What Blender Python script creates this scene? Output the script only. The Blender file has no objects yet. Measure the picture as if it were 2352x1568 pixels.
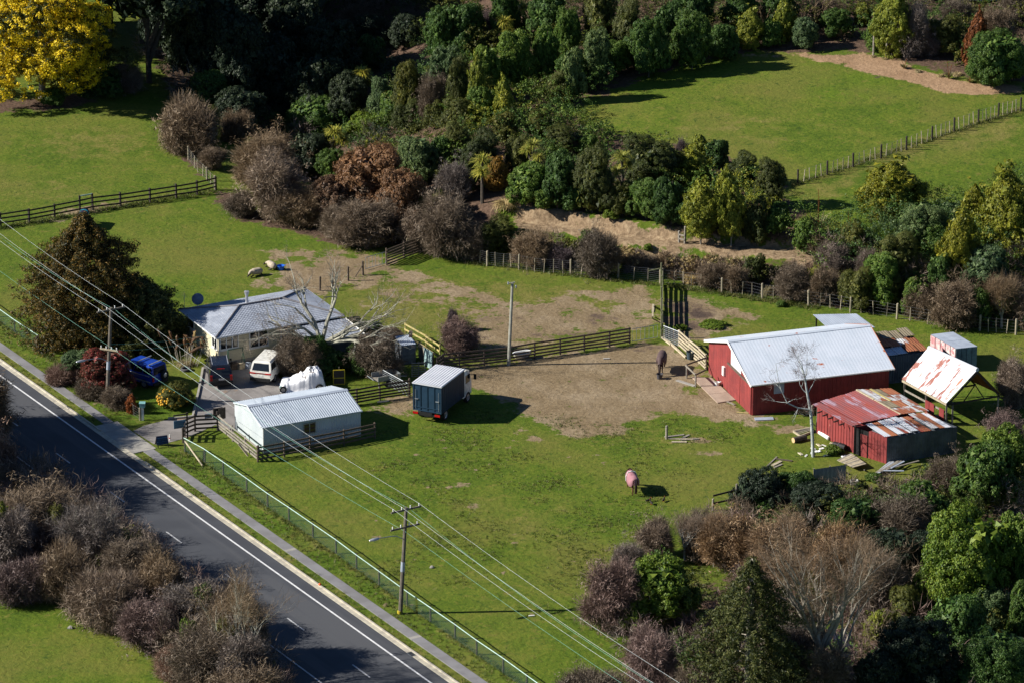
import bpy, math, random
import numpy as np
from mathutils import Vector, Matrix
random.seed(7); RNG = np.random.default_rng(7)
scene = bpy.context.scene
C = scene.collection

# ------------------------------------------------------------ camera, sky, sun, exposure
F = 9800.0; PITCH = math.radians(20.5); CAMH = 116.5      # focal length in photo units (2352 wide), pitch, height
CAM = np.array([0.0, -CAMH / math.tan(PITCH), CAMH])
cd = bpy.data.cameras.new('camera'); cam = bpy.data.objects.new('camera', cd); C.objects.link(cam)
cd.lens = 150; cd.sensor_width = 36; cd.clip_start = 1; cd.clip_end = 4000
cam.location = CAM; cam.rotation_euler = (math.pi / 2 - PITCH, 0, 0)
scene.camera = cam
SUN_EL = math.radians(31); SUN_DIR = math.radians(3)      # shadows run along +x, a touch away from the camera
w = bpy.data.worlds.new('World'); scene.world = w; w.use_nodes = True
nt = w.node_tree; bg = nt.nodes['Background']
sky = nt.nodes.new('ShaderNodeTexSky'); sky.sky_type = 'NISHITA'; sky.sun_disc = False
sky.sun_elevation = SUN_EL; sky.sun_rotation = math.radians(267); sky.air_density = 0.8; sky.dust_density = 0.0; sky.ozone_density = 6.0
nt.links.new(sky.outputs[0], bg.inputs[0]); bg.inputs[1].default_value = 0.05
sl = bpy.data.lights.new('sun', 'SUN'); sl.energy = 5.0; sl.angle = math.radians(0.53); sl.color = (1, 0.95, 0.87)
so = bpy.data.objects.new('sun', sl); C.objects.link(so)
so.rotation_euler = Vector((math.cos(SUN_EL) * math.cos(SUN_DIR), math.cos(SUN_EL) * math.sin(SUN_DIR), -math.sin(SUN_EL))).to_track_quat('-Z', 'Y').to_euler()
so.location = (-60, -10, 60)
scene.view_settings.view_transform = 'Standard'; scene.view_settings.look = 'None'
scene.view_settings.exposure = 0.75; scene.view_settings.gamma = 1
scene.render.engine = 'CYCLES'
scene.cycles.max_bounces = 6; scene.cycles.diffuse_bounces = 2; scene.cycles.glossy_bounces = 2
scene.cycles.transmission_bounces = 3; scene.cycles.transparent_max_bounces = 6

# ------------------------------------------------------------ finding places on the real terrain
def ss(x):
    x = np.clip(x, 0, 1); return x * x * (3 - 2 * x)
def W(u, v, z=0.0):
    """the point at height z seen at photo position (u, v)"""
    x = (u - 1176) / F; y = -(v - 784) / F
    d = np.array([x, math.cos(PITCH) + y * math.sin(PITCH), -math.sin(PITCH) + y * math.cos(PITCH)])
    return CAM + (z - CAM[2]) / d[2] * d
BANK1 = np.array([W(u, v, 0)[:2] for u, v in [(900, 545), (1060, 585), (1180, 592), (1300, 602), (1420, 618), (1540, 630), (1640, 640), (1760, 655), (1880, 668), (2000, 690), (2200, 735), (2400, 770)]])
BANK2 = np.array([W(u, v, 1.8)[:2] for u, v in [(1000, 480), (1100, 495), (1221, 512), (1307, 520), (1414, 535), (1500, 548), (1560, 556), (1700, 562), (1880, 578), (2100, 610), (2400, 640)]])
GULLY = [W(u, v, 0)[:2] for u, v in [(600, 40), (660, 170), (720, 270), (790, 350)]]
RA = W(0, 862); RB = W(1000, 1575); RT = (RB - RA) / np.linalg.norm(RB - RA); RN = np.array([-RT[1], RT[0], 0])
def R(t, n, z=0.0): return RA + RT * t + RN * n + np.array([0, 0, z])   # road frame: t along, n towards the farm
def hgt(x, y):
    x = np.asarray(x, float); y = np.asarray(y, float)
    l1 = np.interp(x, BANK1[:, 0], BANK1[:, 1]); l2 = np.interp(x, BANK2[:, 0], BANK2[:, 1])
    wob = 0.35 * np.sin(x * 0.53) + 0.2 * np.sin(x * 1.7 + 1)
    a = ss((x + 13) / 13); b = ss((x + 25) / 45)
    h = 1.8 * a * ss((y - l1 - wob * 0.6) / 2.2) + 1.0 * a * ss((y - l2 - wob * 0.5) / 0.9)
    up = np.clip(y - l2 - 2, 0, 160)
    h = h + b * 0.045 * up
    h = h + 0.5 * ss((y - 50) / 30) * ss((x - 5) / 20) * np.sin(x * 0.11 + y * 0.07)
    for (p, q) in zip(GULLY, GULLY[1:]):
        e = q - p; t = np.clip(((x - p[0]) * e[0] + (y - p[1]) * e[1]) / (e @ e), 0, 1)
        g = np.exp(-(((x - p[0] - e[0] * t) ** 2 + (y - p[1] - e[1] * t) ** 2) / 42.0)); cut = g if p is GULLY[0] else np.maximum(cut, g)
    return h - 3.6 * cut
def G(u, v):
    """the point of the terrain seen at photo position (u, v)"""
    t0 = W(u, v, 22.0); t1 = W(u, v, -6.0); s = np.linspace(0, 1, 241)
    q = t0 + (t1 - t0) * s[:, None]; hit = np.nonzero(q[:, 2] <= hgt(q[:, 0], q[:, 1]))[0]
    i = int(hit[0]) if len(hit) else 240
    s2 = np.linspace(s[max(0, i - 1)], s[i], 33); q = t0 + (t1 - t0) * s2[:, None]; hit = np.nonzero(q[:, 2] <= hgt(q[:, 0], q[:, 1]))[0]
    p = q[int(hit[0]) if len(hit) else 32]
    return np.array([p[0], p[1], float(hgt(p[0], p[1]))])
def proj(P):
    P = np.asarray(P, float) - CAM
    f = P[..., 1] * math.cos(PITCH) - P[..., 2] * math.sin(PITCH)
    up = P[..., 1] * math.sin(PITCH) + P[..., 2] * math.cos(PITCH)
    return 1176 + F * P[..., 0] / f, 784 - F * up / f
def HT(base, vtop):
    """height above base whose top is seen at photo row vtop"""
    lo, hi = 0.0, 40.0
    for _ in range(30):
        m = (lo + hi) / 2
        if proj(base + np.array([0, 0, m]))[1] > vtop: lo = m
        else: hi = m
    return lo
def SC(base): return F / (abs(base[1] - CAM[1]) * math.cos(PITCH) + (CAM[2] - base[2]) * math.sin(PITCH))
V3 = lambda *a: np.array(a, float)
lerp = lambda a, b, t: np.asarray(a) + (np.asarray(b) - np.asarray(a)) * t

# ------------------------------------------------------------ mesh and object helpers
class MB:
    def __init__(s): s.v = []; s.f = []; s.m = []
    def add(s, vs, fs, m=0):
        o = len(s.v); s.v += [tuple(map(float, p)) for p in vs]
        s.f += [tuple(o + i for i in f) for f in fs]; s.m += [m] * len(fs); return s
    def hexa(s, b, t, m=0):                      # 4 bottom + 4 top corners
        return s.add(list(b) + list(t), [(3, 2, 1, 0), (4, 5, 6, 7), (0, 1, 5, 4), (1, 2, 6, 5), (2, 3, 7, 6), (3, 0, 4, 7)], m)
    def box(s, c, sz, m=0, fr=None):
        x, y, z = np.array(sz) / 2; q = [(-x, -y), (x, -y), (x, y), (-x, y)]
        b = [np.array(c) + V3(i, j, -z) for i, j in q]; t = [np.array(c) + V3(i, j, z) for i, j in q]
        if fr: b = [fr(*p) for p in b]; t = [fr(*p) for p in t]
        return s.hexa(b, t, m)
    def tube(s, pts, rad, k=6, m=0, cap=True):
        pts = [np.array(p, float) for p in pts]
        if np.isscalar(rad): rad = [rad] * len(pts)
        rings = []
        for i, p in enumerate(pts):
            d = pts[min(i + 1, len(pts) - 1)] - pts[max(i - 1, 0)]; d = d / (np.linalg.norm(d) + 1e-9)
            a = np.cross(d, V3(0, 0, 1) if abs(d[2]) < .9 else V3(1, 0, 0)); a /= np.linalg.norm(a); b = np.cross(d, a)
            rings.append([p + rad[i] * (a * math.cos(2 * math.pi * j / k) + b * math.sin(2 * math.pi * j / k)) for j in range(k)])
        vs = [q for r in rings for q in r]; fs = []
        for i in range(len(pts) - 1):
            for j in range(k):
                fs.append((i * k + j, i * k + (j + 1) % k, (i + 1) * k + (j + 1) % k, (i + 1) * k + j))
        if cap: fs += [tuple(range(k))[::-1], tuple((len(pts) - 1) * k + j for j in range(k))]
        return s.add(vs, fs, m)
    def lathe(s, prof, k=14, c=(0, 0, 0), m=0, axis='z'):
        vs = []; fs = []
        for r, z in prof:
            for j in range(k):
                a = 2 * math.pi * j / k; q = (r * math.cos(a), r * math.sin(a), z)
                if axis == 'y': q = (q[0], q[2], q[1])
                vs.append(np.array(c) + V3(*q))
        for i in range(len(prof) - 1):
            for j in range(k): fs.append((i * k + j, i * k + (j + 1) % k, (i + 1) * k + (j + 1) % k, (i + 1) * k + j))
        return s.add(vs, fs, m)
    def poly(s, top, depth, m=0):                # a flat polygon given thickness downwards along z
        n = len(top); t = [np.array(p, float) for p in top]; b = [p - V3(0, 0, depth) for p in t]
        return s.add(t + b, [tuple(range(n)), tuple(range(2 * n - 1, n - 1, -1))] + [(i, i + n, (i + 1) % n + n, (i + 1) % n) for i in range(n)], m)
    def loft(s, rings, m=0, cap=True):
        k = len(rings[0]); vs = [p for r in rings for p in r]; fs = []
        for i in range(len(rings) - 1):
            for j in range(k): fs.append((i * k + j, (i + 1) * k + j, (i + 1) * k + (j + 1) % k, i * k + (j + 1) % k))
        if cap: fs += [tuple(range(k)), tuple((len(rings) - 1) * k + j for j in range(k))[::-1]]
        return s.add(vs, fs, m)
    def mesh(s, name, smooth=False):
        me = bpy.data.meshes.new(name); me.from_pydata(s.v, [], s.f)
        if any(s.m): me.polygons.foreach_set('material_index', s.m)
        if smooth: me.polygons.foreach_set('use_smooth', [True] * len(s.f))
        me.update(); return me
def fast_mesh(name, co, quads=None, tris=None):
    """numpy arrays to a mesh"""
    me = bpy.data.meshes.new(name); co = np.asarray(co, np.float32)
    nq = 0 if quads is None else len(quads); ntr = 0 if tris is None else len(tris)
    me.vertices.add(len(co)); me.vertices.foreach_set('co', co.ravel())
    idx = []; tot = []
    if nq: idx.append(np.asarray(quads, np.int32).ravel()); tot.append(np.full(nq, 4, np.int32))
    if ntr: idx.append(np.asarray(tris, np.int32).ravel()); tot.append(np.full(ntr, 3, np.int32))
    idx = np.concatenate(idx); tot = np.concatenate(tot)
    me.loops.add(len(idx)); me.loops.foreach_set('vertex_index', idx)
    me.polygons.add(len(tot)); me.polygons.foreach_set('loop_start', np.concatenate([[0], np.cumsum(tot)[:-1]]).astype(np.int32))
    try: me.polygons.foreach_set('loop_total', tot)
    except Exception: pass
    me.update(calc_edges=True); return me
WM = {}
def tag(o, label=None, cat=None, group=None, kind=None):
    if label: o['label'] = label
    if cat: o['category'] = cat
    if group: o['group'] = group
    if kind: o['kind'] = kind
    return o
def thing(name, label, cat, loc=(0, 0, 0), rotz=0.0, group=None):
    o = bpy.data.objects.new(name, None); C.objects.link(o); o.empty_display_size = 0.3
    o.location = loc; o.rotation_euler = (0, 0, rotz)
    WM[o] = Matrix.Translation(Vector(loc)) @ Matrix.Rotation(rotz, 4, 'Z')
    return tag(o, label, cat, group)
def part(name, mb, m, par=None, M=None, local=False, smooth=False, label=None):
    """one mesh object; world coordinates unless local (then in its parent's frame)"""
    me = mb.mesh(name, smooth) if isinstance(mb, MB) else mb
    ms = m if isinstance(m, (list, tuple)) else [m]
    if not me.materials:
        for q in ms: me.materials.append(q)
    o = bpy.data.objects.new(name, me); C.objects.link(o)
    if M is not None: o.matrix_basis = M
    mm = M if M is not None else Matrix()
    if par is not None:
        o.parent = par
        if not local: o.matrix_parent_inverse = WM[par].inverted(); WM[o] = mm.copy()
        else: WM[o] = WM[par] @ mm
    else: WM[o] = mm.copy()
    if label: o['label'] = label
    return o
def struct(name, mb, m, smooth=False): return tag(part(name, mb, m, smooth=smooth), kind='structure')
UNIT = {}
def unit(shape, m):
    k = (shape, m.name)
    if k not in UNIT:
        b = MB()
        if shape == 'box': b.box((0, 0, .5), (1, 1, 1))
        elif shape == 'post': b.tube([(0, 0, 0), (0, 0, .97), (0, 0, 1)], [.5, .5, .36], 8)
        elif shape == 'rod': b.tube([(0, 0, 0), (0, 0, 1)], .5, 5)
        me = b.mesh(shape); me.materials.append(m); UNIT[k] = me
    return UNIT[k]
def along(a, b, wx, wy, roll=0.0):
    a = Vector(a); d = Vector(b) - a; L = d.length
    q = d.to_track_quat('Z', 'Y').to_matrix().to_4x4()
    if abs(d.z) < .9 * L:                         # keep the local y axis upright for rails
        z = d.normalized(); x = z.cross(Vector((0, 0, 1))).normalized(); y = z.cross(x) * -1
        q = Matrix(((x.x, y.x, z.x, 0), (x.y, y.y, z.y, 0), (x.z, y.z, z.z, 0), (0, 0, 0, 1)))
    return Matrix.Translation(a) @ q @ Matrix.Rotation(roll, 4, 'Z') @ Matrix.Diagonal((wx, wy, L, 1))
def stick(name, par, a, b, wx, wy, m, shape='box', roll=0.0, local=False, label=None):
    return part(name, unit(shape, m), m, par, along(a, b, wx, wy, roll), local=local, label=label)

# ------------------------------------------------------------ materials
class NT:
    def __init__(s, m): s.t = m.node_tree; s.l = s.t.links
    def n(s, typ, **kw):
        x = s.t.nodes.new(typ)
        for k, v in kw.items(): setattr(x, k, v)
        return x
    def put(s, sock, v):
        if v is None: return
        if isinstance(v, bpy.types.NodeSocket): s.l.new(v, sock)
        elif isinstance(v, (tuple, list)) and len(v) == 3 and sock.type == 'RGBA': sock.default_value = (*v, 1)
        else: sock.default_value = v
    def noise(s, scale, vec=None, detail=3, rough=.55, dist=0.0):
        x = s.n('ShaderNodeTexNoise'); x.inputs['Scale'].default_value = scale; x.inputs['Detail'].default_value = detail
        x.inputs['Roughness'].default_value = rough; x.inputs['Distortion'].default_value = dist
        s.put(x.inputs['Vector'], vec); return x.outputs['Fac']
    def math(s, op, a, b=None, clamp=False):
        x = s.n('ShaderNodeMath', operation=op, use_clamp=clamp); s.put(x.inputs[0], a); s.put(x.inputs[1], b); return x.outputs[0]
    def mix(s, f, a, b, typ='MIX'):
        x = s.n('ShaderNodeMix', data_type='RGBA', blend_type=typ); s.put(x.inputs[0], f); s.put(x.inputs[6], a); s.put(x.inputs[7], b); return x.outputs[2]
    def step(s, v, lo, hi):
        x = s.n('ShaderNodeMapRange', interpolation_type='SMOOTHSTEP'); s.put(x.inputs[0], v); x.inputs[1].default_value = lo; x.inputs[2].default_value = hi; return x.outputs[0]
    def ramp(s, f, stops):
        x = s.n('ShaderNodeValToRGB'); s.put(x.inputs[0], f); e = x.color_ramp.elements
        e[0].position, e[0].color = stops[0][0], (*stops[0][1], 1); e[1].position, e[1].color = stops[1][0], (*stops[1][1], 1)
        for p, c in stops[2:]:
            q = e.new(p); q.color = (*c, 1)
        return x.outputs[0]
    def scalevec(s, v, sc):
        x = s.n('ShaderNodeMapping'); s.put(x.inputs[0], v); x.inputs['Scale'].default_value = sc; return x.outputs[0]
    def bump(s, h, st, dist):
        x = s.n('ShaderNodeBump'); x.inputs['Strength'].default_value = st; x.inputs['Distance'].default_value = dist; s.put(x.inputs['Height'], h); return x.outputs[0]
def new_mat(name):
    m = bpy.data.materials.new(name); m.use_nodes = True
    return m, NT(m), m.node_tree.nodes['Principled BSDF']
def mat(name, c1, c2=None, scale=3.0, rough=.7, metal=0.0, bump=0.0, bdist=.01, spots=None, spec=.4, stretch=None, per=0.15, sheet=False):
    m, N, P = new_mat(name)
    P.inputs['Roughness'].default_value = rough; P.inputs['Metallic'].default_value = metal
    P.inputs['Specular IOR Level'].default_value = spec
    geo = N.n('ShaderNodeNewGeometry').outputs['Position']
    if sheet:
        at = N.n('ShaderNodeAttribute', attribute_name='sheet'); vec = N.scalevec(at.outputs['Vector'], (1.0, .28, 1.0))
    else: vec = N.scalevec(geo, stretch) if stretch else geo
    c = c1
    n = N.noise(scale, vec, 4, .6)
    c2 = c2 or tuple(x * .75 for x in c1)
    c = N.mix(N.step(n, .35, .65), c1, c2)
    if spots:
        for col, thr, sc in spots: c = N.mix(N.step(N.noise(sc, vec, 5, .65), thr, thr + .06), c, col)
    if per:                                       # each piece a shade of its own
        r = N.n('ShaderNodeObjectInfo').outputs['Random']
        c = N.mix(1.0, c, N.ramp(r, [(0, (1 - per,) * 3), (1, (1 + per * .5,) * 3)]), 'MULTIPLY')
    N.put(P.inputs['Base Color'], c)
    if bump: N.put(P.inputs['Normal'], N.bump(N.noise(scale * 5, geo, 3), bump, bdist))
    return m
M = {}
M['timber_dark'] = mat('timber_dark', (.030, .022, .018), (.055, .043, .035), 6, .85, bump=.3)
M['timber_brown'] = mat('timber_brown', (.13, .095, .07), (.08, .06, .045), 6, .85, bump=.3)
M['timber_grey'] = mat('timber_grey', (.30, .27, .22), (.18, .16, .13), 6, .85, bump=.3)
M['timber_pale'] = mat('timber_pale', (.50, .43, .30), (.36, .30, .20), 5, .8, bump=.3)
M['timber_yellow'] = mat('timber_yellow', (.50, .42, .17), (.38, .31, .12), 5, .8, bump=.3)
M['pole_wood'] = mat('pole_wood', (.16, .14, .11), (.10, .085, .07), 3, .85, bump=.3)
M['pole_pale'] = mat('pole_pale', (.40, .40, .34), (.28, .28, .23), 3, .85, bump=.3)
M['batten'] = mat('batten', (.36, .31, .22), (.24, .21, .15), 3, .85)
M['wire'] = mat('wire', (.35, .36, .36), rough=.45, metal=.7, per=0)
M['mesh_green'] = mat('mesh_green', (.05, .13, .10), rough=.6, per=0)
M['rail_pale_green'] = mat('rail_pale_green', (.42, .60, .52), rough=.5, per=0)
M['galv_pipe'] = mat('galv_pipe', (.36, .39, .41), rough=.45, metal=.5)
M['white_paint'] = mat('white_paint', (.78, .78, .75), (.70, .70, .66), 2, .6, per=.03)
M['cream_paint'] = mat('cream_paint', (.66, .60, .42), (.58, .52, .36), 1.2, .65, per=0)
M['iron_white'] = mat('iron_white', (.64, .69, .76), (.58, .64, .71), .7, .5, spots=[((.45, .12, .04), .640, 1.1)], per=.03)
M['iron_grey'] = mat('iron_grey', (.40, .45, .52), (.32, .36, .43), 1.0, .5, per=.06)
M['iron_galv'] = mat('iron_galv', (.62, .64, .67), (.50, .53, .58), 1.2, .45, spots=[((.36, .12, .05), .60, 1.6)], per=.10, sheet=True)
M['iron_patchy'] = mat('iron_patchy', (.60, .60, .60), (.42, .42, .43), 1.5, .6, spots=[((.30, .10, .045), .50, 1.5)], per=.2, sheet=True)
M['iron_rust'] = mat('iron_rust', (.27, .085, .04), (.36, .14, .06), 2.5, .8, spots=[((.55, .50, .45), .66, 1.2)], per=.25, sheet=True)
M['iron_red'] = mat('iron_red', (.36, .085, .07), (.27, .10, .10), 1.6, .6, spots=[((.38, .26, .31), .54, 1.3), ((.30, .07, .045), .6, 3.0)], per=.15, sheet=True)
M['iron_olive'] = mat('iron_olive', (.24, .20, .13), (.18, .15, .10), 1.5, .7, per=.1)
M['shed_wall'] = mat('shed_wall', (.52, .57, .58), (.46, .51, .53), .7, .5, per=.04)
M['shed_roof'] = mat('shed_roof', (.40, .45, .51), (.35, .40, .46), .8, .42, per=.05)
M['red_board'] = mat('red_board', (.25, .038, .034), (.19, .030, .029), 1.1, .75, spots=[((.50, .22, .16), .70, 2.0)], per=.10, bump=.2)
M['iron_dark'] = mat('iron_dark', (.13, .15, .17), (.08, .09, .10), 1.2, .7, per=.2)
M['tile_grey'] = mat('tile_grey', (.34, .37, .43), (.26, .285, .335), 1.2, .55, bump=.2, per=0, spots=[((.44, .46, .50), .60, 2.5)])
M['ridge'] = mat('ridge', (.20, .19, .20), rough=.7, per=0)
M['glass'] = mat('glass', (.015, .018, .02), rough=.08, spec=.8, per=0)
M['black'] = mat('black', (.012, .012, .013), rough=.6)
M['tyre'] = mat('tyre', (.02, .02, .02), rough=.9)
M['rim'] = mat('rim', (.5, .5, .5), rough=.35, metal=.6)
M['concrete'] = mat('concrete', (.36, .34, .30), (.28, .265, .235), 1.0, .85, bump=.3, per=.05)
M['asphalt'] = mat('asphalt', (.055, .057, .062), (.075, .077, .080), .35, .85, bump=.4, per=0)
M['path_asphalt'] = mat('path_asphalt', (.22, .215, .22), (.17, .165, .165), .6, .9, bump=.3, per=.05)
M['kerb'] = mat('kerb', (.50, .46, .36), (.36, .33, .27), 1.5, .85, bump=.2, per=.08)
M['line_paint'] = mat('line_paint', (.74, .74, .74), (.60, .60, .60), 3, .6, per=0)
M['dash_paint'] = mat('dash_paint', (.55, .55, .55), (.40, .40, .40), 3, .6, per=0)
M['red_lamp'] = mat('red_lamp', (.45, .01, .01), rough=.25, per=0)
M['car_blue'] = mat('car_blue', (.012, .055, .36), rough=.25, spec=.6, per=0)
M['car_black'] = mat('car_black', (.012, .014, .022), rough=.2, spec=.6, per=0)
M['car_white'] = mat('car_white', (.80, .78, .70), rough=.25, spec=.5, per=0)
M['silver'] = mat('silver', (.55, .56, .58), rough=.3, metal=.5, per=0)
M['truck_blue'] = mat('truck_blue', (.014, .042, .075), (.011, .034, .062), 1.5, .5, spots=[((.09, .10, .11), .70, 2.5)], per=.1)
M['tarp'] = mat('tarp', (.84, .84, .86), (.78, .79, .82), 2, .5, bump=.3, per=0)
M['plastic_blue'] = mat('plastic_blue', (.015, .14, .62), rough=.4, per=0)
M['wool'] = mat('wool', (.52, .44, .34), (.40, .33, .25), 8, .95, bump=.8, bdist=.03, per=.1)
M['skin_dark'] = mat('skin_dark', (.03, .022, .018), rough=.8)
M['horse_bay'] = mat('horse_bay', (.12, .05, .02), (.09, .035, .015), 3, .7)
M['horse_dark'] = mat('horse_dark', (.035, .018, .012), rough=.7)
M['hair_black'] = mat('hair_black', (.03, .016, .014), rough=.8)
M['cover_pink'] = mat('cover_pink', (.40, .19, .215), (.34, .155, .18), 4, .8, bump=.3)
M['cover_brown'] = mat('cover_brown', (.10, .062, .058), (.075, .048, .048), 4, .8, bump=.3)
M['cover_teal'] = mat('cover_teal', (.04, .38, .48), rough=.7)
M['cover_navy'] = mat('cover_navy', (.012, .012, .06), rough=.8)
M['yellow_frame'] = mat('yellow_frame', (.60, .46, .03), rough=.6)
M['screen_brown'] = mat('screen_brown', (.06, .045, .04), rough=.8)
M['sign_blue'] = mat('sign_blue', (.09, .20, .30), (.07, .16, .25), 3, .6, per=0)
M['sign_navy'] = mat('sign_navy', (.008, .02, .07), rough=.5, per=0)
M['sign_script'] = mat('sign_script', (.35, .42, .45), rough=.6, per=0)
M['script_blue'] = mat('script_blue', (.03, .16, .38), rough=.6, per=0)
M['teal_paint'] = mat('teal_paint', (.20, .42, .40), rough=.6, per=0)
M['bark'] = mat('bark', (.10, .08, .06), (.06, .05, .04), 4, .9, bump=.4)
M['bark_pale'] = mat('bark_pale', (.38, .34, .27), (.25, .23, .19), 3, .9, bump=.3)
M['bark_birch'] = mat('bark_birch', (.55, .58, .56), (.34, .37, .36), 3, .8, bump=.2)
M['bark_lichen'] = mat('bark_lichen', (.42, .41, .32), (.26, .25, .20), 3, .9, bump=.3)
M['log_cut'] = mat('log_cut', (.62, .42, .22), (.55, .36, .18), 6, .8)
M['orange_paint'] = mat('orange_paint', (.75, .13, .02), rough=.6)
M['pink_peel'] = mat('pink_peel', (.48, .22, .23), (.60, .55, .52), 1.8, .8, spots=[((.40, .17, .18), .55, 2.5)], per=.1)
M['grey_peel'] = mat('grey_peel', (.16, .24, .28), (.10, .14, .17), 2, .8)
# ------------------------------------------------------------ the ground: one sheet to the horizon
def axis(lo, hi, step, far):
    a = np.arange(lo, hi + 1e-6, step); g = [step * 1.35 ** k for k in range(1, 40)]
    e = np.cumsum(g); e = e[e < far]
    return np.concatenate([lo - e[::-1], a, hi + e])
GX = axis(-56, 56, .36, 1500); GY = axis(-66, 104, .36, 1500)
XX, YY = np.meshgrid(GX, GY)
ZZ = hgt(XX, YY)
UU, VV = proj(np.stack([XX, YY, ZZ], -1))
def pip(poly):
    ins = np.zeros(UU.shape, bool); n = len(poly)
    for i in range(n):
        (x0, y0), (x1, y1) = poly[i], poly[(i + 1) % n]
        if y0 == y1: continue
        c = ((VV > min(y0, y1)) & (VV <= max(y0, y1))) & (UU < (VV - y0) * (x1 - x0) / (y1 - y0) + x0)
        ins ^= c
    return ins
def blur(a, n):
    a = a.astype(np.float32)
    for _ in range(n * 6):
        p = np.pad(a, 1, mode='edge')
        a = (p[1:-1, 1:-1] * 2 + p[:-2, 1:-1] + p[2:, 1:-1] + p[1:-1, :-2] + p[1:-1, 2:]) / 6
    return a
def blob(u, v, ru, rv): return np.exp(-((UU - u) / ru) ** 2 - ((VV - v) / rv) ** 2)
dirt = blur(pip([(1040, 850), (1100, 838), (1250, 818), (1450, 792), (1515, 786), (1580, 815), (1610, 860), (1650, 890), (1700, 930), (1740, 955), (1800, 968), (1868, 990), (1850, 1012), (1780, 985), (1700, 966), (1600, 958), (1560, 945), (1490, 950), (1450, 975), (1400, 1000), (1340, 1005), (1285, 1000), (1262, 972), (1215, 962), (1190, 945), (1150, 905), (1080, 893), (1030, 900), (960, 945), (900, 955), (880, 935), (840, 945), (820, 930), (880, 918), (950, 915)]), 3)
dirt = np.maximum(dirt, .85 * blur(pip([(775, 655), (830, 640), (905, 608), (960, 622), (1040, 655), (1130, 672), (1180, 700), (1260, 690), (1320, 668), (1400, 658), (1500, 652), (1512, 690), (1508, 755), (1440, 752), (1200, 790), (1080, 815), (1030, 800), (1080, 745), (1130, 715), (1060, 690), (960, 660), (880, 648), (820, 668)]), 4))
dirt = np.maximum(dirt, .55 * blur(pip([(800, 700), (900, 660), (1010, 660), (1100, 690), (1120, 720), (1060, 740), (960, 700), (880, 690), (820, 720)]), 6))
dirt = np.maximum(dirt, .95 * blur(pip([(585, 568), (640, 578), (700, 578), (760, 588), (830, 588), (905, 592), (890, 612), (800, 655), (740, 675), (620, 668), (575, 655), (640, 630), (655, 605), (610, 585)]), 4))
dirt = np.maximum(dirt, .9 * blur(pip([(1583, 675), (1640, 695), (1680, 712), (1770, 735), (1700, 745), (1620, 772), (1555, 800), (1530, 785), (1530, 690)]), 3))
dirt = np.maximum(dirt, .8 * blur(pip([(1170, 1030), (1190, 985), (1212, 962), (1232, 968), (1205, 1000), (1180, 1035)]), 2))
dirt = np.maximum(dirt, .75 * blur(pip([(890, 940), (915, 940), (925, 985), (912, 1000), (900, 970)]), 2))
dirt = np.maximum(dirt, .8 * blur(pip([(130, 490), (230, 465), (330, 460), (240, 480), (170, 505), (60, 520)]), 2))
dirt = np.maximum(dirt, .9 * blur(pip([(230, 930), (280, 945), (300, 950), (262, 905), (120, 810), (100, 815)]), 2))
for q in [(1280, 835, 60, 12), (780, 580, 60, 8), (1090, 1160, 30, 10), (1620, 1042, 40, 7), (1010, 1010, 24, 5), (1710, 735, 50, 9), (1600, 1012, 60, 8), (1330, 985, 40, 10), (1060, 1110, 30, 8), (1225, 1005, 28, 10)]:
    dirt = np.maximum(dirt, .7 * blob(*q))
for k in range(70):                                # molehill-like bare spots in the horse paddock
    a = random.random(); u = 850 + 650 * random.random(); v = 1010 + 420 * random.random()
    dirt = np.maximum(dirt, (.45 + .3 * random.random()) * blob(u, v, 4 + 7 * random.random(), 2 + 3 * random.random()))
lawns = blur(pip([(1320, 690), (1380, 682), (1412, 700), (1400, 718), (1350, 712)]), 2) + blur(pip([(985, 600), (1100, 618), (1310, 640), (1500, 655), (1480, 662), (1330, 655), (1180, 640), (1020, 640), (960, 612)]), 3) \
    + blur(pip([(655, 585), (720, 590), (770, 600), (740, 610), (680, 606)]), 2) + blur(pip([(1650, 735), (1700, 742), (1716, 752), (1640, 760)]), 2) + blur(pip([(1560, 875), (1600, 885), (1600, 905), (1575, 900)]), 1)
dirt = dirt * (1 - np.clip(lawns, 0, 1) * .85)
mud = .8 * blob(1380, 735, 40, 16) + .7 * blob(1360, 932, 22, 5) + .6 * blob(1480, 938, 50, 8) + .5 * blob(1150, 730, 90, 14) + .9 * blur(pip([(1530, 680), (1600, 690), (1640, 720), (1600, 780), (1530, 785)]), 3) + .6 * blob(1300, 770, 150, 12) + .5 * blob(1480, 800, 60, 10) + .9 * blob(2017, 177, 22, 5)
clay = blur(pip([(1190, 468), (1280, 480), (1350, 497), (1440, 505), (1560, 535), (1620, 552), (1760, 560), (1890, 582), (1890, 602), (1750, 594), (1640, 588), (1560, 578), (1430, 562), (1330, 548), (1180, 530)]), 1)
dirt = np.maximum(dirt, .9 * blur(pip([(1180, 530), (1330, 548), (1430, 562), (1560, 578), (1640, 588), (1640, 625), (1590, 645), (1530, 632), (1430, 616), (1330, 595), (1180, 560)]), 1))
mud = mud + .5 * blur(pip([(1200, 545), (1420, 575), (1560, 600), (1540, 625), (1420, 610), (1300, 590)]), 2)
track = blur(pip([(1685, 131), (1710, 125), (1850, 123), (1930, 126), (1990, 122), (2010, 130), (2060, 133), (2090, 155), (2130, 165), (2230, 192), (2352, 196), (2352, 216), (2250, 219), (2180, 214), (2110, 193), (2040, 178), (1985, 165), (1890, 141), (1850, 132), (1750, 131)]), 1)
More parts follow.
